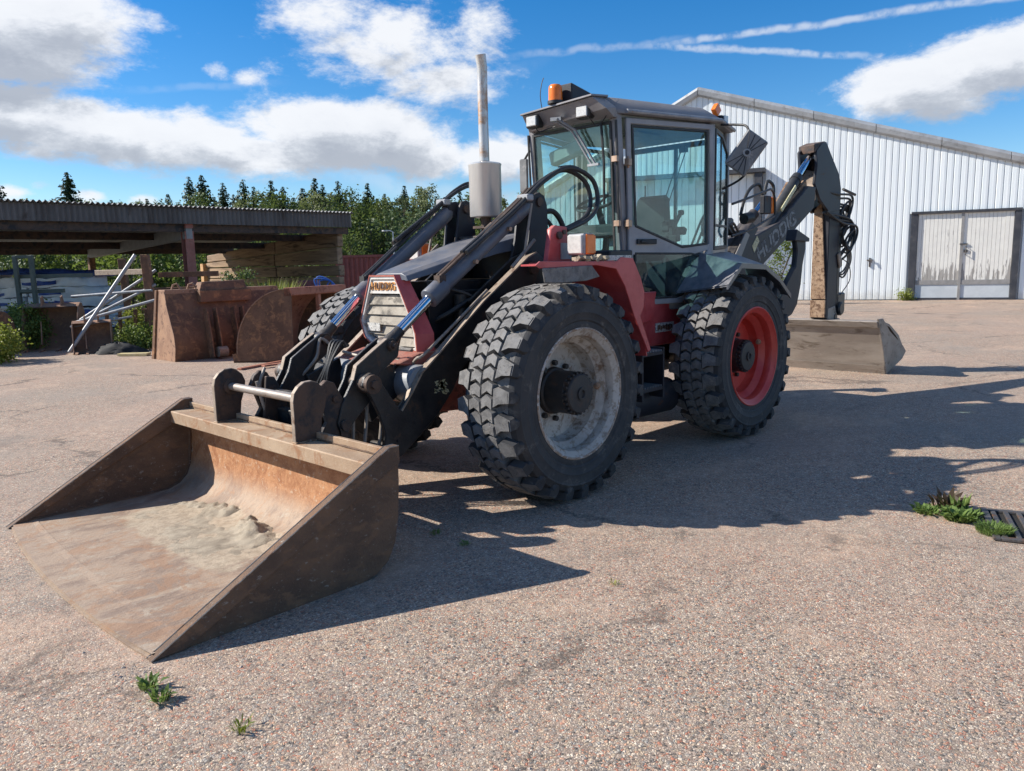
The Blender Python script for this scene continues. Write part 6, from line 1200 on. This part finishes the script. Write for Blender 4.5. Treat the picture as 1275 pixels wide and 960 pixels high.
for i, (x, y, L_, a) in enumerate([(-2.35, -7.9, 1.1, .35), (-2.9, -7.55, .9, .6), (-2.55, -7.62, .7, .1), (-3.4, -7.5, 1.2, .5)]):
    mb = MB(); mb.box((x, y, .022+.01*i), (L_, .10, .03), rotz(a)); o = build('scrap_bar', mb, M['rust2'], None, smooth=0, bevel=.004); tag(o, ['rusty flat bar lying at the foot of the round-sided bucket', 'rusty flat bar lying nearest the loader wheel', 'short rusty flat bar lying between two longer ones', 'long rusty flat bar lying under the orange top rail'][i], 'scrap bar', 'scrap bars on the asphalt')
# ---- two small toothed digging buckets
def small_bucket(wid, h, label, loc, rz, flip=False):
    r_ = thing('digging_bucket', (0, 0, 0), label, 'bucket', 'old buckets at the edge of the yard')
    P_ = [(0, .0), (.10, .10), (.16, .30), (.22, .55), (.34, .74), (.50, .80), (.62, .78), (.74, .60), (.76, .34), (.62, .12), (.40, .02), (.16, -.0)]
    P_ = [(a*h, b*h) for a, b in P_]; inn = [(a*.94+.02, b*.94+.015) for a, b in P_]
    for xx in (-wid/2, wid/2): part('side_plate', MB().prism(P_, xx-.010, xx+.010, 'x'), M['rust4'], r_, smooth=0, bevel=.003)
    sh_ = P_[4:]; n = len(sh_); mb = MB(); mb.add([(x, a, b) for x in (-wid/2, wid/2) for a, b in sh_]+[(x, a*.97+.01, b*.97+.01) for x in (-wid/2, wid/2) for a, b in sh_], [(i, i+1, n+i+1, n+i) for i in range(n-1)]+[(2*n+i, 3*n+i, 3*n+i+1, 2*n+i+1) for i in range(n-1)]); part('shell', mb, M['rust4'], r_, smooth=40)
    for k in range(4):
        x = -wid/2+.06+(wid-.12)*k/3; mb = MB(); mb.hull2([(x-.035, .14*h, -.0), (x+.035, .14*h, -.0), (x+.035, .14*h, .06), (x-.035, .14*h, .06)], [(x-.022, -.10*h, .0), (x+.022, -.10*h, .0), (x+.022, -.10*h, .015), (x-.022, -.10*h, .015)]); part('tooth', mb, M['rust3'], r_, smooth=0)
    for x in (-wid*.18, wid*.18): mb = MB(); mb.prism([(.36*h, .72*h), (.40*h, .90*h), (.50*h, .93*h), (.60*h, .74*h)], x-.012, x+.012, 'x'); part('ear_plate', mb, M['rust4'], r_, smooth=0)
    mb = MB(); mb.prism([(.09*h, .12*h), (.15*h, .30*h), (.20*h, .50*h), (.16*h, .1*h)], -wid*.16-.01, -wid*.16+.01, 'x'); part('inner_gusset', mb, M['rust3'], r_, smooth=0)
    r_.location = loc; r_.rotation_euler = (0, 0, rz); return r_
small_bucket(1.10, 1.30, 'larger rusty toothed digging bucket standing left of the leaning pipe', (-.88, -14.55, 0), 2.62)
small_bucket(.72, .86, 'small rusty toothed bucket lying at the foot of the leaning grey pipe', (-1.28, -13.05, 0), 2.75)
# ---- galvanised pipes and steel frame
PIPES = [((-9.30, 16.2, 0.05), (-8.05, 16.9, 2.05), .040, 'long grey pipe leaning from the ground against the brown post'),
         ((-9.8, 17.4, 1.18), (-7.9, 17.2, 1.28), .030, 'horizontal pale pipe lying across the brown frame'),
         ((-9.55, 17.2, .66), (-7.95, 17.6, 1.72), .034, 'upper of two pale pipes slanting up to the right'),
         ((-9.5, 17.0, .60), (-7.85, 17.3, 1.40), .030, 'lower of two pale pipes slanting up to the right'),
         ((-9.5, 16.8, .62), (-7.55, 17.0, 1.12), .034, 'pale pipe lying low and rising gently towards the brown post'),
         ((-9.45, 16.6, .55), (-8.3, 17.0, .72), .026, 'shortest and lowest pale pipe of the heap')]
for a, b, r_, lb in PIPES:
    mb = MB(); mb.tube([YD(*a), YD(*b)], r_, 14); o = build('steel_pipe', mb, M['steel'], None); tag(o, lb, 'pipe', 'pipes in the scrap heap')
fr = thing('pipe_rack', YD(-8.2, 17.3, 0), 'brown steel rack with two posts and cross rails holding the pipes', 'rack')
part('post', MB().hull2(yb((-8.02, 17.2, 0), (-7.86, 17.2, 0), (-7.86, 17.36, 0), (-8.02, 17.36, 0)), yb((-8.10, 17.2, 2.06), (-7.94, 17.2, 2.06), (-7.94, 17.36, 2.06), (-8.10, 17.36, 2.06))), M['rust1'], fr, smooth=0, bevel=.008)
part('post', MB().hull2(yb((-9.02, 18.2, 0), (-8.88, 18.2, 0), (-8.88, 18.34, 0), (-9.02, 18.34, 0)), yb((-9.10, 18.2, 2.0), (-8.96, 18.2, 2.0), (-8.96, 18.34, 2.0), (-9.10, 18.34, 2.0))), M['rust1'], fr, smooth=0, bevel=.008)
for a, b, z_, m_ in (((-9.6, 18.1), (-8.0, 17.3), 1.63, 'oldsteel'), ((-8.9, 18.2), (-6.9, 18.0), 1.20, 'rust1'), ((-8.0, 17.8), (-6.8, 18.2), 1.55, 'rust1'), ((-8.9, 18.2), (-7.0, 17.9), .72, 'rust1'), ((-8.0, 17.35), (-6.9, 17.9), 1.02, 'rust2')):
    part('rail', MB().hull2(yb((*a, z_), (a[0], a[1]+.1, z_), (a[0], a[1]+.1, z_+.12), (*a, z_+.12)), yb((*b, z_), (b[0], b[1]+.1, z_), (b[0], b[1]+.1, z_+.12), (*b, z_+.12))), M[m_], fr, smooth=0, bevel=.006)
for u_ in (-9.25, -8.95, -8.6, -8.35, -7.7, -7.4): part('leg', MB().hull2(yb((u_, 17.6, 0), (u_+.06, 17.6, 0), (u_+.06, 17.66, 0), (u_, 17.66, 0)), yb((u_+.05, 17.6, .85), (u_+.11, 17.6, .85), (u_+.11, 17.66, .85), (u_+.05, 17.66, .85))), M['rust1'], fr, smooth=0)
gk = thing('green_rack', YD(-11.2, 18, 0), 'narrow green steel rack standing upright before the white wrapped stacks', 'rack')
for u_ in (-11.42, -11.05):
    part('upright', MB().hull2(yb((u_, 18, 0), (u_+.09, 18, 0), (u_+.09, 18.09, 0), (u_, 18.09, 0)), yb((u_, 18, 2.12), (u_+.09, 18, 2.12), (u_+.09, 18.09, 2.12), (u_, 18.09, 2.12))), M['greensteel'], gk, smooth=0, bevel=.006)
for z_ in (.75, 1.28, 2.06): part('rung', MB().hull2(yb((-11.42, 18.01, z_), (-11.42, 18.08, z_), (-11.42, 18.08, z_+.07), (-11.42, 18.01, z_+.07)), yb((-10.98, 18.01, z_), (-10.98, 18.08, z_), (-10.98, 18.08, z_+.07), (-10.98, 18.01, z_+.07))), M['greensteel'], gk, smooth=0)
for z_, e in ((1.25, -10.5), (1.60, -9.8)): part('arm', MB().hull2(yb((-11.42, 18.1, z_), (-11.42, 18.2, z_), (-11.42, 18.2, z_+.09), (-11.42, 18.1, z_+.09)), yb((e, 18.3, z_), (e, 18.4, z_), (e, 18.4, z_+.09), (e, 18.3, z_+.09))), M['greensteel'], gk, smooth=0)
# ---- wrapped board packs, each a thing
r3 = random.Random(33); lev = 0; kk = 0
for row, (zz, hh, us) in enumerate([(.05, .30, [(-17.6, -14.8), (-14.7, -12.4)]), (.37, .28, [(-17.3, -14.6), (-14.5, -12.2)]), (.68, .30, [(-17.7, -15.0), (-14.9, -12.5)]), (1.00, .29, [(-17.4, -14.9), (-14.8, -12.3)]), (1.31, .28, [(-17.6, -15.3), (-15.2, -12.9)]), (1.61, .24, [(-17.5, -16.1)])]):
    for u0, u1 in us:
        mb = MB(); nx, nz = 26, 6; d0 = 24.2+r3.uniform(-.30, .30); vs = []
        def pt(u, v_, z): q = YD(u, v_, z); nz_ = mn.noise(q*1.7)*.16+mn.noise(q*5)*.06; return q+RH*nz_*.4-FH*nz_+V((0, 0, nz_*.45))
        loops = []
        for i in range(nx+1):
            u = u0+(u1-u0)*i/nx; loops.append([pt(u, d0, zz), pt(u, d0-.02, zz+hh*.3), pt(u, d0-.02, zz+hh*.7), pt(u, d0, zz+hh), pt(u, d0+.5, zz+hh+.01), pt(u, d0+1.1, zz+hh), pt(u, d0+1.1, zz)])
        loft(mb, loops); o = build('wrapped_board_pack', mb, M['wrapwhite'], None, smooth=60)
        pos = ['bottom', 'second', 'third', 'fourth', 'fifth', 'top'][row]; tag(o, f'white film-wrapped board pack, {pos} layer of the {"left" if u0 < -16 else "right"} stack under the shed', 'board pack', 'wrapped board packs under the shed')
        if True:
            for q in range(2):
                a = u0+(u1-u0)*r3.uniform(.05, .6); b = a+r3.uniform(.4, .9); b = min(b, u1-.05); mb = MB(); z0_, z1_ = zz+hh*.25, zz+hh*r3.uniform(.55, .8); k_ = 8
                vs = []
                for i in range(k_+1):
                    u = a+(b-a)*i/k_; vs += [pt(u, d0-.035, z0_)-FH*.012, pt(u, d0-.035, z1_)-FH*.012]
                mb.add(vs, [(2*i, 2*i+2, 2*i+3, 2*i+1) for i in range(k_)]); p_ = build('printed_band', mb, M['wrapblue'], o, smooth=60)
        kk += 1
    for u_ in (-17.0, -15.6, -14.2, -12.8):
        pass
mb = MB(); 
for i in range(15):
    pass
o = build('blue_tarpaulin', loft(MB(), [[YD(-17.6+.38*i, 24.1+.06*math.sin(i*1.7), 1.88-.05*(i > 8)*(i-8)*.4+.03*math.sin(i*2.1)), YD(-17.6+.38*i, 23.98+.08*math.sin(i*2.3), 1.76-.04*(i > 8)*(i-8)*.4), YD(-17.6+.38*i, 24.1, 1.70-.04*(i > 8)*(i-8)*.5), YD(-17.6+.38*i, 25.3, 1.84-.02*i)] for i in range(14)]), M['wrapblue'], None, smooth=60); tag(o, 'crumpled dark blue tarpaulin lying over the top of the wrapped stacks', 'tarpaulin')
# ---- things by the timber wall
def barrel(u, v_, r_, h, m_, lb, cat='barrel', nm='barrel'):
    mb = MB(); c = YD(u, v_, 0); mb.lathe([(0, .0), (r_*.95, 0), (r_, .03), (r_, h*.32), (r_*1.03, h*.34), (r_, h*.36), (r_, h*.64), (r_*1.03, h*.66), (r_, h*.68), (r_, h-.05), (r_*.92, h), (0, h-.01)], 24, 'z', (c.x, c.y, 0)); o = build(nm, mb, m_, None); return tag(o, lb, cat)
barrel(-5.55, 22.2, .28, .95, M['bluebarrel'], 'bright blue plastic barrel standing by the timber wall')
barrel(-4.9, 22.0, .26, .80, M['interior'], 'dark barrel standing right of the blue barrel')
def crate(u0, u1, v0, v1, z0, z1, m_, nm, lb, cat, frame=None):
    t_ = thing(nm, YD((u0+u1)/2, (v0+v1)/2, z0), lb, cat); mb = MB(); mb.hull2(yb((u0, v0, z0), (u1, v0, z0), (u1, v0, z1), (u0, v0, z1)), yb((u0, v1, z0), (u1, v1, z0), (u1, v1, z1), (u0, v1, z1))); part('body', mb, m_, t_, smooth=0, bevel=.03)
    if frame:
        for k in range(5): uu = u0+(u1-u0)*k/4; mb = MB(); mb.tube(yb((uu, v0-.03, z0), (uu, v0-.03, z1)), .014, 6); part('cage_bar', mb, frame, t_)
        for zz in (z0+.02, (z0+z1)/2, z1): mb = MB(); mb.tube(yb((u0, v0-.03, zz), (u1, v0-.03, zz)), .014, 6); part('cage_bar', mb, frame, t_)
    return t_
crate(-6.75, -5.95, 22.4, 23.2, .12, 1.12, M['white'], 'liquid_tank', 'white caged liquid tank standing left of the blue barrel', 'tank', M['steel'])
crate(-4.55, -3.7, 23, 24, .0, .98, M['panelblue'], 'white_box', 'pale box standing between the dark barrel and the loader', 'box')
crate(-6.5, -5.9, 23.8, 24.4, .0, 1.32, M['contred'], 'red_cabinet', 'dark red cabinet behind the white caged tank', 'cabinet')
crate(-7.6, -6.95, 22.6, 23.2, 0, .90, M['cloth'], 'dark_box', 'dark box standing behind the old bucket by the timber wall', 'box')
mb = MB()
for k in range(5): a = .5*k; mb.curve([YD(-5.3+.1*math.cos(a), 21.8, .95), YD(-5.2+.25*math.cos(a*2), 21.8, 1.2+.06*k), YD(-4.95, 21.75, 1.25+.05*math.sin(a)), YD(-4.9+.1*k*.5, 21.8, .85)], .02, 6, 5)
o = build('blue_hose', mb, M['bluebarrel'], None); tag(o, 'blue hose coiled over the barrels by the timber wall', 'hose')
# ---- red container and lamp post far behind
ct = thing('container', YD(-7.9, 46, 0), 'dark red corrugated shipping container at the foot of the wood', 'container')
part('body', MB().hull2(yb((-10.2, 46, 0), (-4.4, 45.4, 0), (-4.4, 45.4, 2.35), (-10.2, 46, 2.35)), yb((-10.0, 48.4, 0), (-4.2, 47.8, 0), (-4.2, 47.8, 2.35), (-10.0, 48.4, 2.35))), M['contred'], ct, smooth=0)
for k in range(20):
    u_ = -10.1+.287*k; d_ = 46-.6*(u_+10.2)/5.8; part('rib', MB().hull2(yb((u_, d_-.06, .1), (u_+.13, d_-.07, .1), (u_+.13, d_-.07, 2.25), (u_, d_-.06, 2.25)), yb((u_-.03, d_+.0, .1), (u_+.16, d_-.01, .1), (u_+.16, d_-.01, 2.25), (u_-.03, d_, 2.25))), M['contred'], ct, smooth=0)
part('top_beam', MB().hull2(yb((-10.2, 45.9, 2.28), (-4.4, 45.3, 2.28), (-4.4, 45.3, 2.42), (-10.2, 45.9, 2.42)), yb((-10.2, 46.1, 2.28), (-4.4, 45.5, 2.28), (-4.4, 45.5, 2.42), (-10.2, 46.1, 2.42))), M['contred'], ct, smooth=0)
lp = thing('street_lamp', YD(-8.75, 60, 0), 'slim pale street lamp standing before the birches', 'street lamp')
part('pole', MB().tube(yb((-8.75, 60, 0), (-8.75, 60, 2.5), (-8.80, 60, 4.35)), [.07, .06, .05], 10), M['lamppost'], lp); part('lamp_arm', MB().tube(yb((-8.80, 60, 4.33), (-9.0, 60, 4.42), (-9.25, 60, 4.44)), .04, 8), M['lamppost'], lp); part('lamp_head', MB().box(YD(-9.4, 60, 4.42), (.4, .25, .1)), M['lamppost'], lp, bevel=.02)
# ---- left edge: rusty drum, bushes
mb = MB(); c = YD(-10.9, 16.2, 0); mb.tube([YD(-12.2, 16.4, .55), YD(-10.72, 16.3, .52)], .42, 24); o = build('rusty_drum', mb, M['rust1'], None, bevel=.02); tag(o, 'dark rusty drum lying on its side behind the bushes at the left edge', 'drum')
mb = MB(); mb.curve([YD(-8.9, 16.2, .05), YD(-8.4, 16.3, .14), YD(-8.0, 16.2, .10), YD(-7.75, 16.2, .04)], .05, 8, 5)
def heap(u, v_, ru, rv, h, m_, nm, lb, cat, seed):
    r_ = random.Random(seed); mb = MB(); n1, n2 = 22, 8; vs = []
    for j in range(n2+1):
        t = j/n2
        for i in range(n1):
            a = 2*PI*i/n1; p = V((math.cos(a)*3+seed, math.sin(a)*3, t*4)); k_ = (1-t)*(1+.35*mn.noise(p)); vs.append(YD(u+ru*k_*math.cos(a), v_+rv*k_*math.sin(a), h*(math.sin(t*PI/2)**.8)*(1+.3*mn.noise(p*1.7))))
    fs = [(j*n1+i, j*n1+(i+1)%n1, (j+1)*n1+(i+1)%n1, (j+1)*n1+i) for j in range(n2) for i in range(n1)]; mb.add(vs, fs); o = build(nm, mb, m_, None, smooth=60); return tag(o, lb, cat)
heap(-8.3, 16.3, .55, .35, .22, M['cloth'], 'black_tarpaulin', 'crumpled black tarpaulin lying on the ground left of the old bucket', 'tarpaulin', 3)
o = build('yellow_board', MB().hull2(yb((-8.0, 15.6, .01), (-7.35, 15.5, .01), (-7.35, 15.7, .01), (-8.0, 15.8, .01)), yb((-8.0, 15.6, .05), (-7.35, 15.5, .06), (-7.35, 15.7, .06), (-8.0, 15.8, .05))), M['yellowwood'], None, smooth=0); tag(o, 'yellow board lying on the asphalt beside the old bucket', 'board')
# ---- weeds
def weed(name, loc, n, h, rad, mat, label, seed, leafw=.25, up=.7, kind='weed', group='weeds growing through the asphalt', wide=None):
    r_ = random.Random(seed); mb = MB()
    for _ in range(n):
        a = r_.uniform(0, 2*PI); rr = rad*math.sqrt(r_.random())*.6; b = V((math.cos(a)*rr, math.sin(a)*rr*(wide or 1), 0)); L = h*r_.uniform(.5, 1.2); ln = r_.uniform(.1, 1.0)*(1-up)+.12
        d = V((math.cos(a), math.sin(a), 0)); a2 = a+r_.uniform(-1, 1); d = V((math.cos(a2), math.sin(a2), 0)); side = V((-d.y, d.x, 0))*L*leafw*r_.uniform(.6, 1.1)*.5
        p0 = b; p1 = b+d*L*ln*.6+V((0, 0, L*.55)); p2 = b+d*L*ln*1.4+V((0, 0, L*(.95-.4*ln)))
        tw = V((0, 0, r_.uniform(-.3, .3)*L*leafw)); mb.add([p0-side*.2, p0+side*.2, p1+side+tw, p2, p1-side-tw], [(0, 1, 2, 4), (4, 2, 3)])
    o = build(name, mb, mat, None, smooth=0, weld=False, center=False, fix=False); o.location = loc; tag(o, label, kind, group); return o
def bush(name, loc, n, h, ru, rv, mat, label, seed, leaf=.028, group='bushes at the left edge', kind='bush'):
    r_ = random.Random(seed); mb = MB()
    for k in range(int(n/40)):
        a = r_.uniform(0, 2*PI); q = math.sqrt(r_.random()); z = h*r_.uniform(.12, 1)*(1-.45*q*q); c = V((math.cos(a)*q*ru, math.sin(a)*q*rv, z))
        mb.tube([(c.x*.5, c.y*.5, 0), (c.x*.85, c.y*.85, z*.6), tuple(c)], .006, 3); leaf_quads(mb, c, leaf, 40, .075, .9, r_)
    o = build(name, mb, mat, None, smooth=0, weld=False, center=False, fix=False); o.location = loc; o.rotation_euler = (0, 0, math.atan2(RH.y, RH.x)); tag(o, label, kind, group); return o
def yl(u, v_): q = YD(u, v_, 0); return (q.x, q.y, .0)
bush('leafy_bush', yl(-10.15, 14.9), 3600, .85, .55, .6, M['weedyel'], 'yellow-green leafy bush at the very left edge of the asphalt', 1, .034)
bush('leafy_bush', yl(-10.80, 17.3), 3600, 1.20, .30, .5, M['bush'], 'green leafy bush behind the yellow one, left of the toothed bucket', 2)
bush('leafy_bush', yl(-8.7, 18.0), 2400, .95, .40, .4, M['weedyel'], 'yellow-green bush growing between pipes and toothed bucket', 3)
bush('leafy_bush', yl(-8.05, 17.2), 4200, .60, .75, .5, M['bush'], 'low green bush under the brown steel frame', 4)
bush('leafy_bush', yl(-12.6, 20.0), 5200, 1.0, 1.6, .8, M['bush'], 'low green bush before the wrapped stacks', 5, .04)
weed('tall_grass', yl(-5.9, 19.4), 900, 1.45, .55, M['weedyel'], 'tuft of tall grass growing behind the big old bucket', 6, .018, .85, 'grass', 'bushes at the left edge')
bush('leafy_bush', yl(-6.6, 19.2), 4200, 1.75, .75, .4, M['birch2'], 'taller leafy plant growing behind the old bucket by the red post', 7, .035)
DRN = (-.98, 3.37)
# ---- drain and weeds
dg = thing('drain_grate', (-1.12, 3.82, 0), 'cast iron slotted drain grate in the asphalt at the right edge, half overgrown', 'drain grate')
RZ_ = rotz(.34)
def dp_(x, y, z): q = RZ_ @ V((x, y, 0)); return V((-1.12+q.x, 3.82+q.y, z))
mb = MB(); mb.hull2([dp_(-.27, -.32, .001), dp_(.27, -.32, .001), dp_(.27, .32, .001), dp_(-.27, .32, .001)], [dp_(-.27, -.32, .004), dp_(.27, -.32, .004), dp_(.27, .32, .004), dp_(-.27, .32, .004)]); part('pit_shade', mb, M['dark'], dg, smooth=0)  # thin sheet under the bars, coloured as the shade of a hole
for a, b in (((-.30, -.35), (.30, -.31)), ((-.30, .31), (.30, .35)), ((-.30, -.31), (-.26, .31)), ((.26, -.31), (.30, .31))): mb = MB(); A = [dp_(a[0], a[1], .004), dp_(b[0], a[1], .004), dp_(b[0], b[1], .004), dp_(a[0], b[1], .004)]; mb.hull2(A, [p+V((0, 0, .018)) for p in A]); part('frame_bar', mb, M['cast'], dg, smooth=0, bevel=.003)
for k in range(9):
    y = -.285+.071*k; mb = MB(); A = [dp_(-.26, y-.014, .004), dp_(.26, y-.014, .004), dp_(.26, y+.014, .004), dp_(-.26, y+.014, .004)]; mb.hull2(A, [p+V((0, 0, .017)) for p in A]); part('bar', mb, M['cast'], dg, smooth=0, bevel=.003)
WG = 'weeds growing through the asphalt'
weed('weed', (-1.02, 3.345, 0), 240, .075, .15, M['weed'], 'broad-leaved green weed growing at the corner of the drain grate', 11, .42, .3)
weed('dock_weed', (-1.17, 3.24, 0), 70, .13, .15, M['weedred'], 'reddish stemmed dock growing behind the broad-leaved weed by the drain', 12, .22, .5)
weed('weed', (-1.14, 3.31, 0), 22, .15, .06, M['weed'], 'tall green stalk standing above the weeds by the drain', 13, .25, .92)
weed('weed', (-1.02, 3.15, 0), 90, .055, .11, M['weed'], 'flat green weed left of the drain, nearest the shadow', 14, .45, .2)
o = weed('moss_tuft', (-.87, 3.56, 0), 900, .06, .15, M['weed'], 'bright green grassy moss on the near edge of the drain grate', 15, .10, .55, 'moss', None)
weed('weed', (3.235, 1.50, 0), 60, .055, .045, M['weed'], 'small green rosette nearest the tip of the front bucket', 16, .30, .4)
weed('weed', (3.24, 1.62, 0), 50, .050, .045, M['weed'], 'second small rosette just in front of the one at the bucket tip', 17, .30, .3)
weed('weed', (3.12, 2.05, 0), 40, .05, .05, M['weedyel'], 'tiny pale weed in the foreground asphalt', 18, .15, .4)
weed('weed', (1.31, 1.28, 0), 50, .03, .05, M['weed'], 'small weed in the shadow between front bucket and front wheel, nearer the light', 19, .2, .35)
weed('weed', (1.30, 1.0, 0), 50, .03, .05, M['weed'], 'small weed in the shadow close behind the front bucket', 20, .2, .35)
weed('weed', (1.2, 2.30, 0), 22, .03, .035, M['weedyel'], 'tiny yellowish weed right of the bucket shadow tip', 21, .2, .3)
bush('weed_tuft', (-26.35, -4.78, 0), 900, .42, .26, .16, M['weedyel'], 'yellow-green tuft at the left foot of the peeling double door', 22, .03, None, 'weed')
# loose grit and small stones on the asphalt
mb = MB(); r2 = random.Random(77)
for i in range(1500):
    if i < 1100: d = r2.uniform(1.6, 7); tg = r2.uniform(-.8, .8); p = F0+FH*d+RH*d*tg
    else: p = V((3.22+r2.gauss(0, .05), 1.32+r2.gauss(0, .06), 0)) if i < 1150 else V((r2.uniform(-9, 3), -9+r2.gauss(0, 2.5), 0))
    if -1.0 < p.x-1.0 < 2.2 and abs(p.y) < 1.3: continue
    s_ = r2.uniform(.0025, .006) if r2.random() < .90 else r2.uniform(.006, .011); a = r2.uniform(0, 3); c, q = math.cos(a)*s_, math.sin(a)*s_
    mb.add([(p.x+c, p.y+q, 0), (p.x-q, p.y+c, 0), (p.x-c*1.2, p.y-q*1.2, 0), (p.x+q, p.y-c, 0), (p.x+c*.3, p.y+q*.2, s_*.75)], [(0, 1, 4), (1, 2, 4), (2, 3, 4), (3, 0, 4)])
M['grit'] = surf('loose_grit', (.26, .22, .19), (.44, .38, .33), 40, .9, 0, (.18, .16, .15), 60, (.52, .58), None, bump=.1, world=True)
o = build('grit', mb, M['grit'], None, smooth=0, weld=False, fix=False); tag(o, 'loose grit and small stones scattered over the asphalt', 'grit', None, 'stuff')
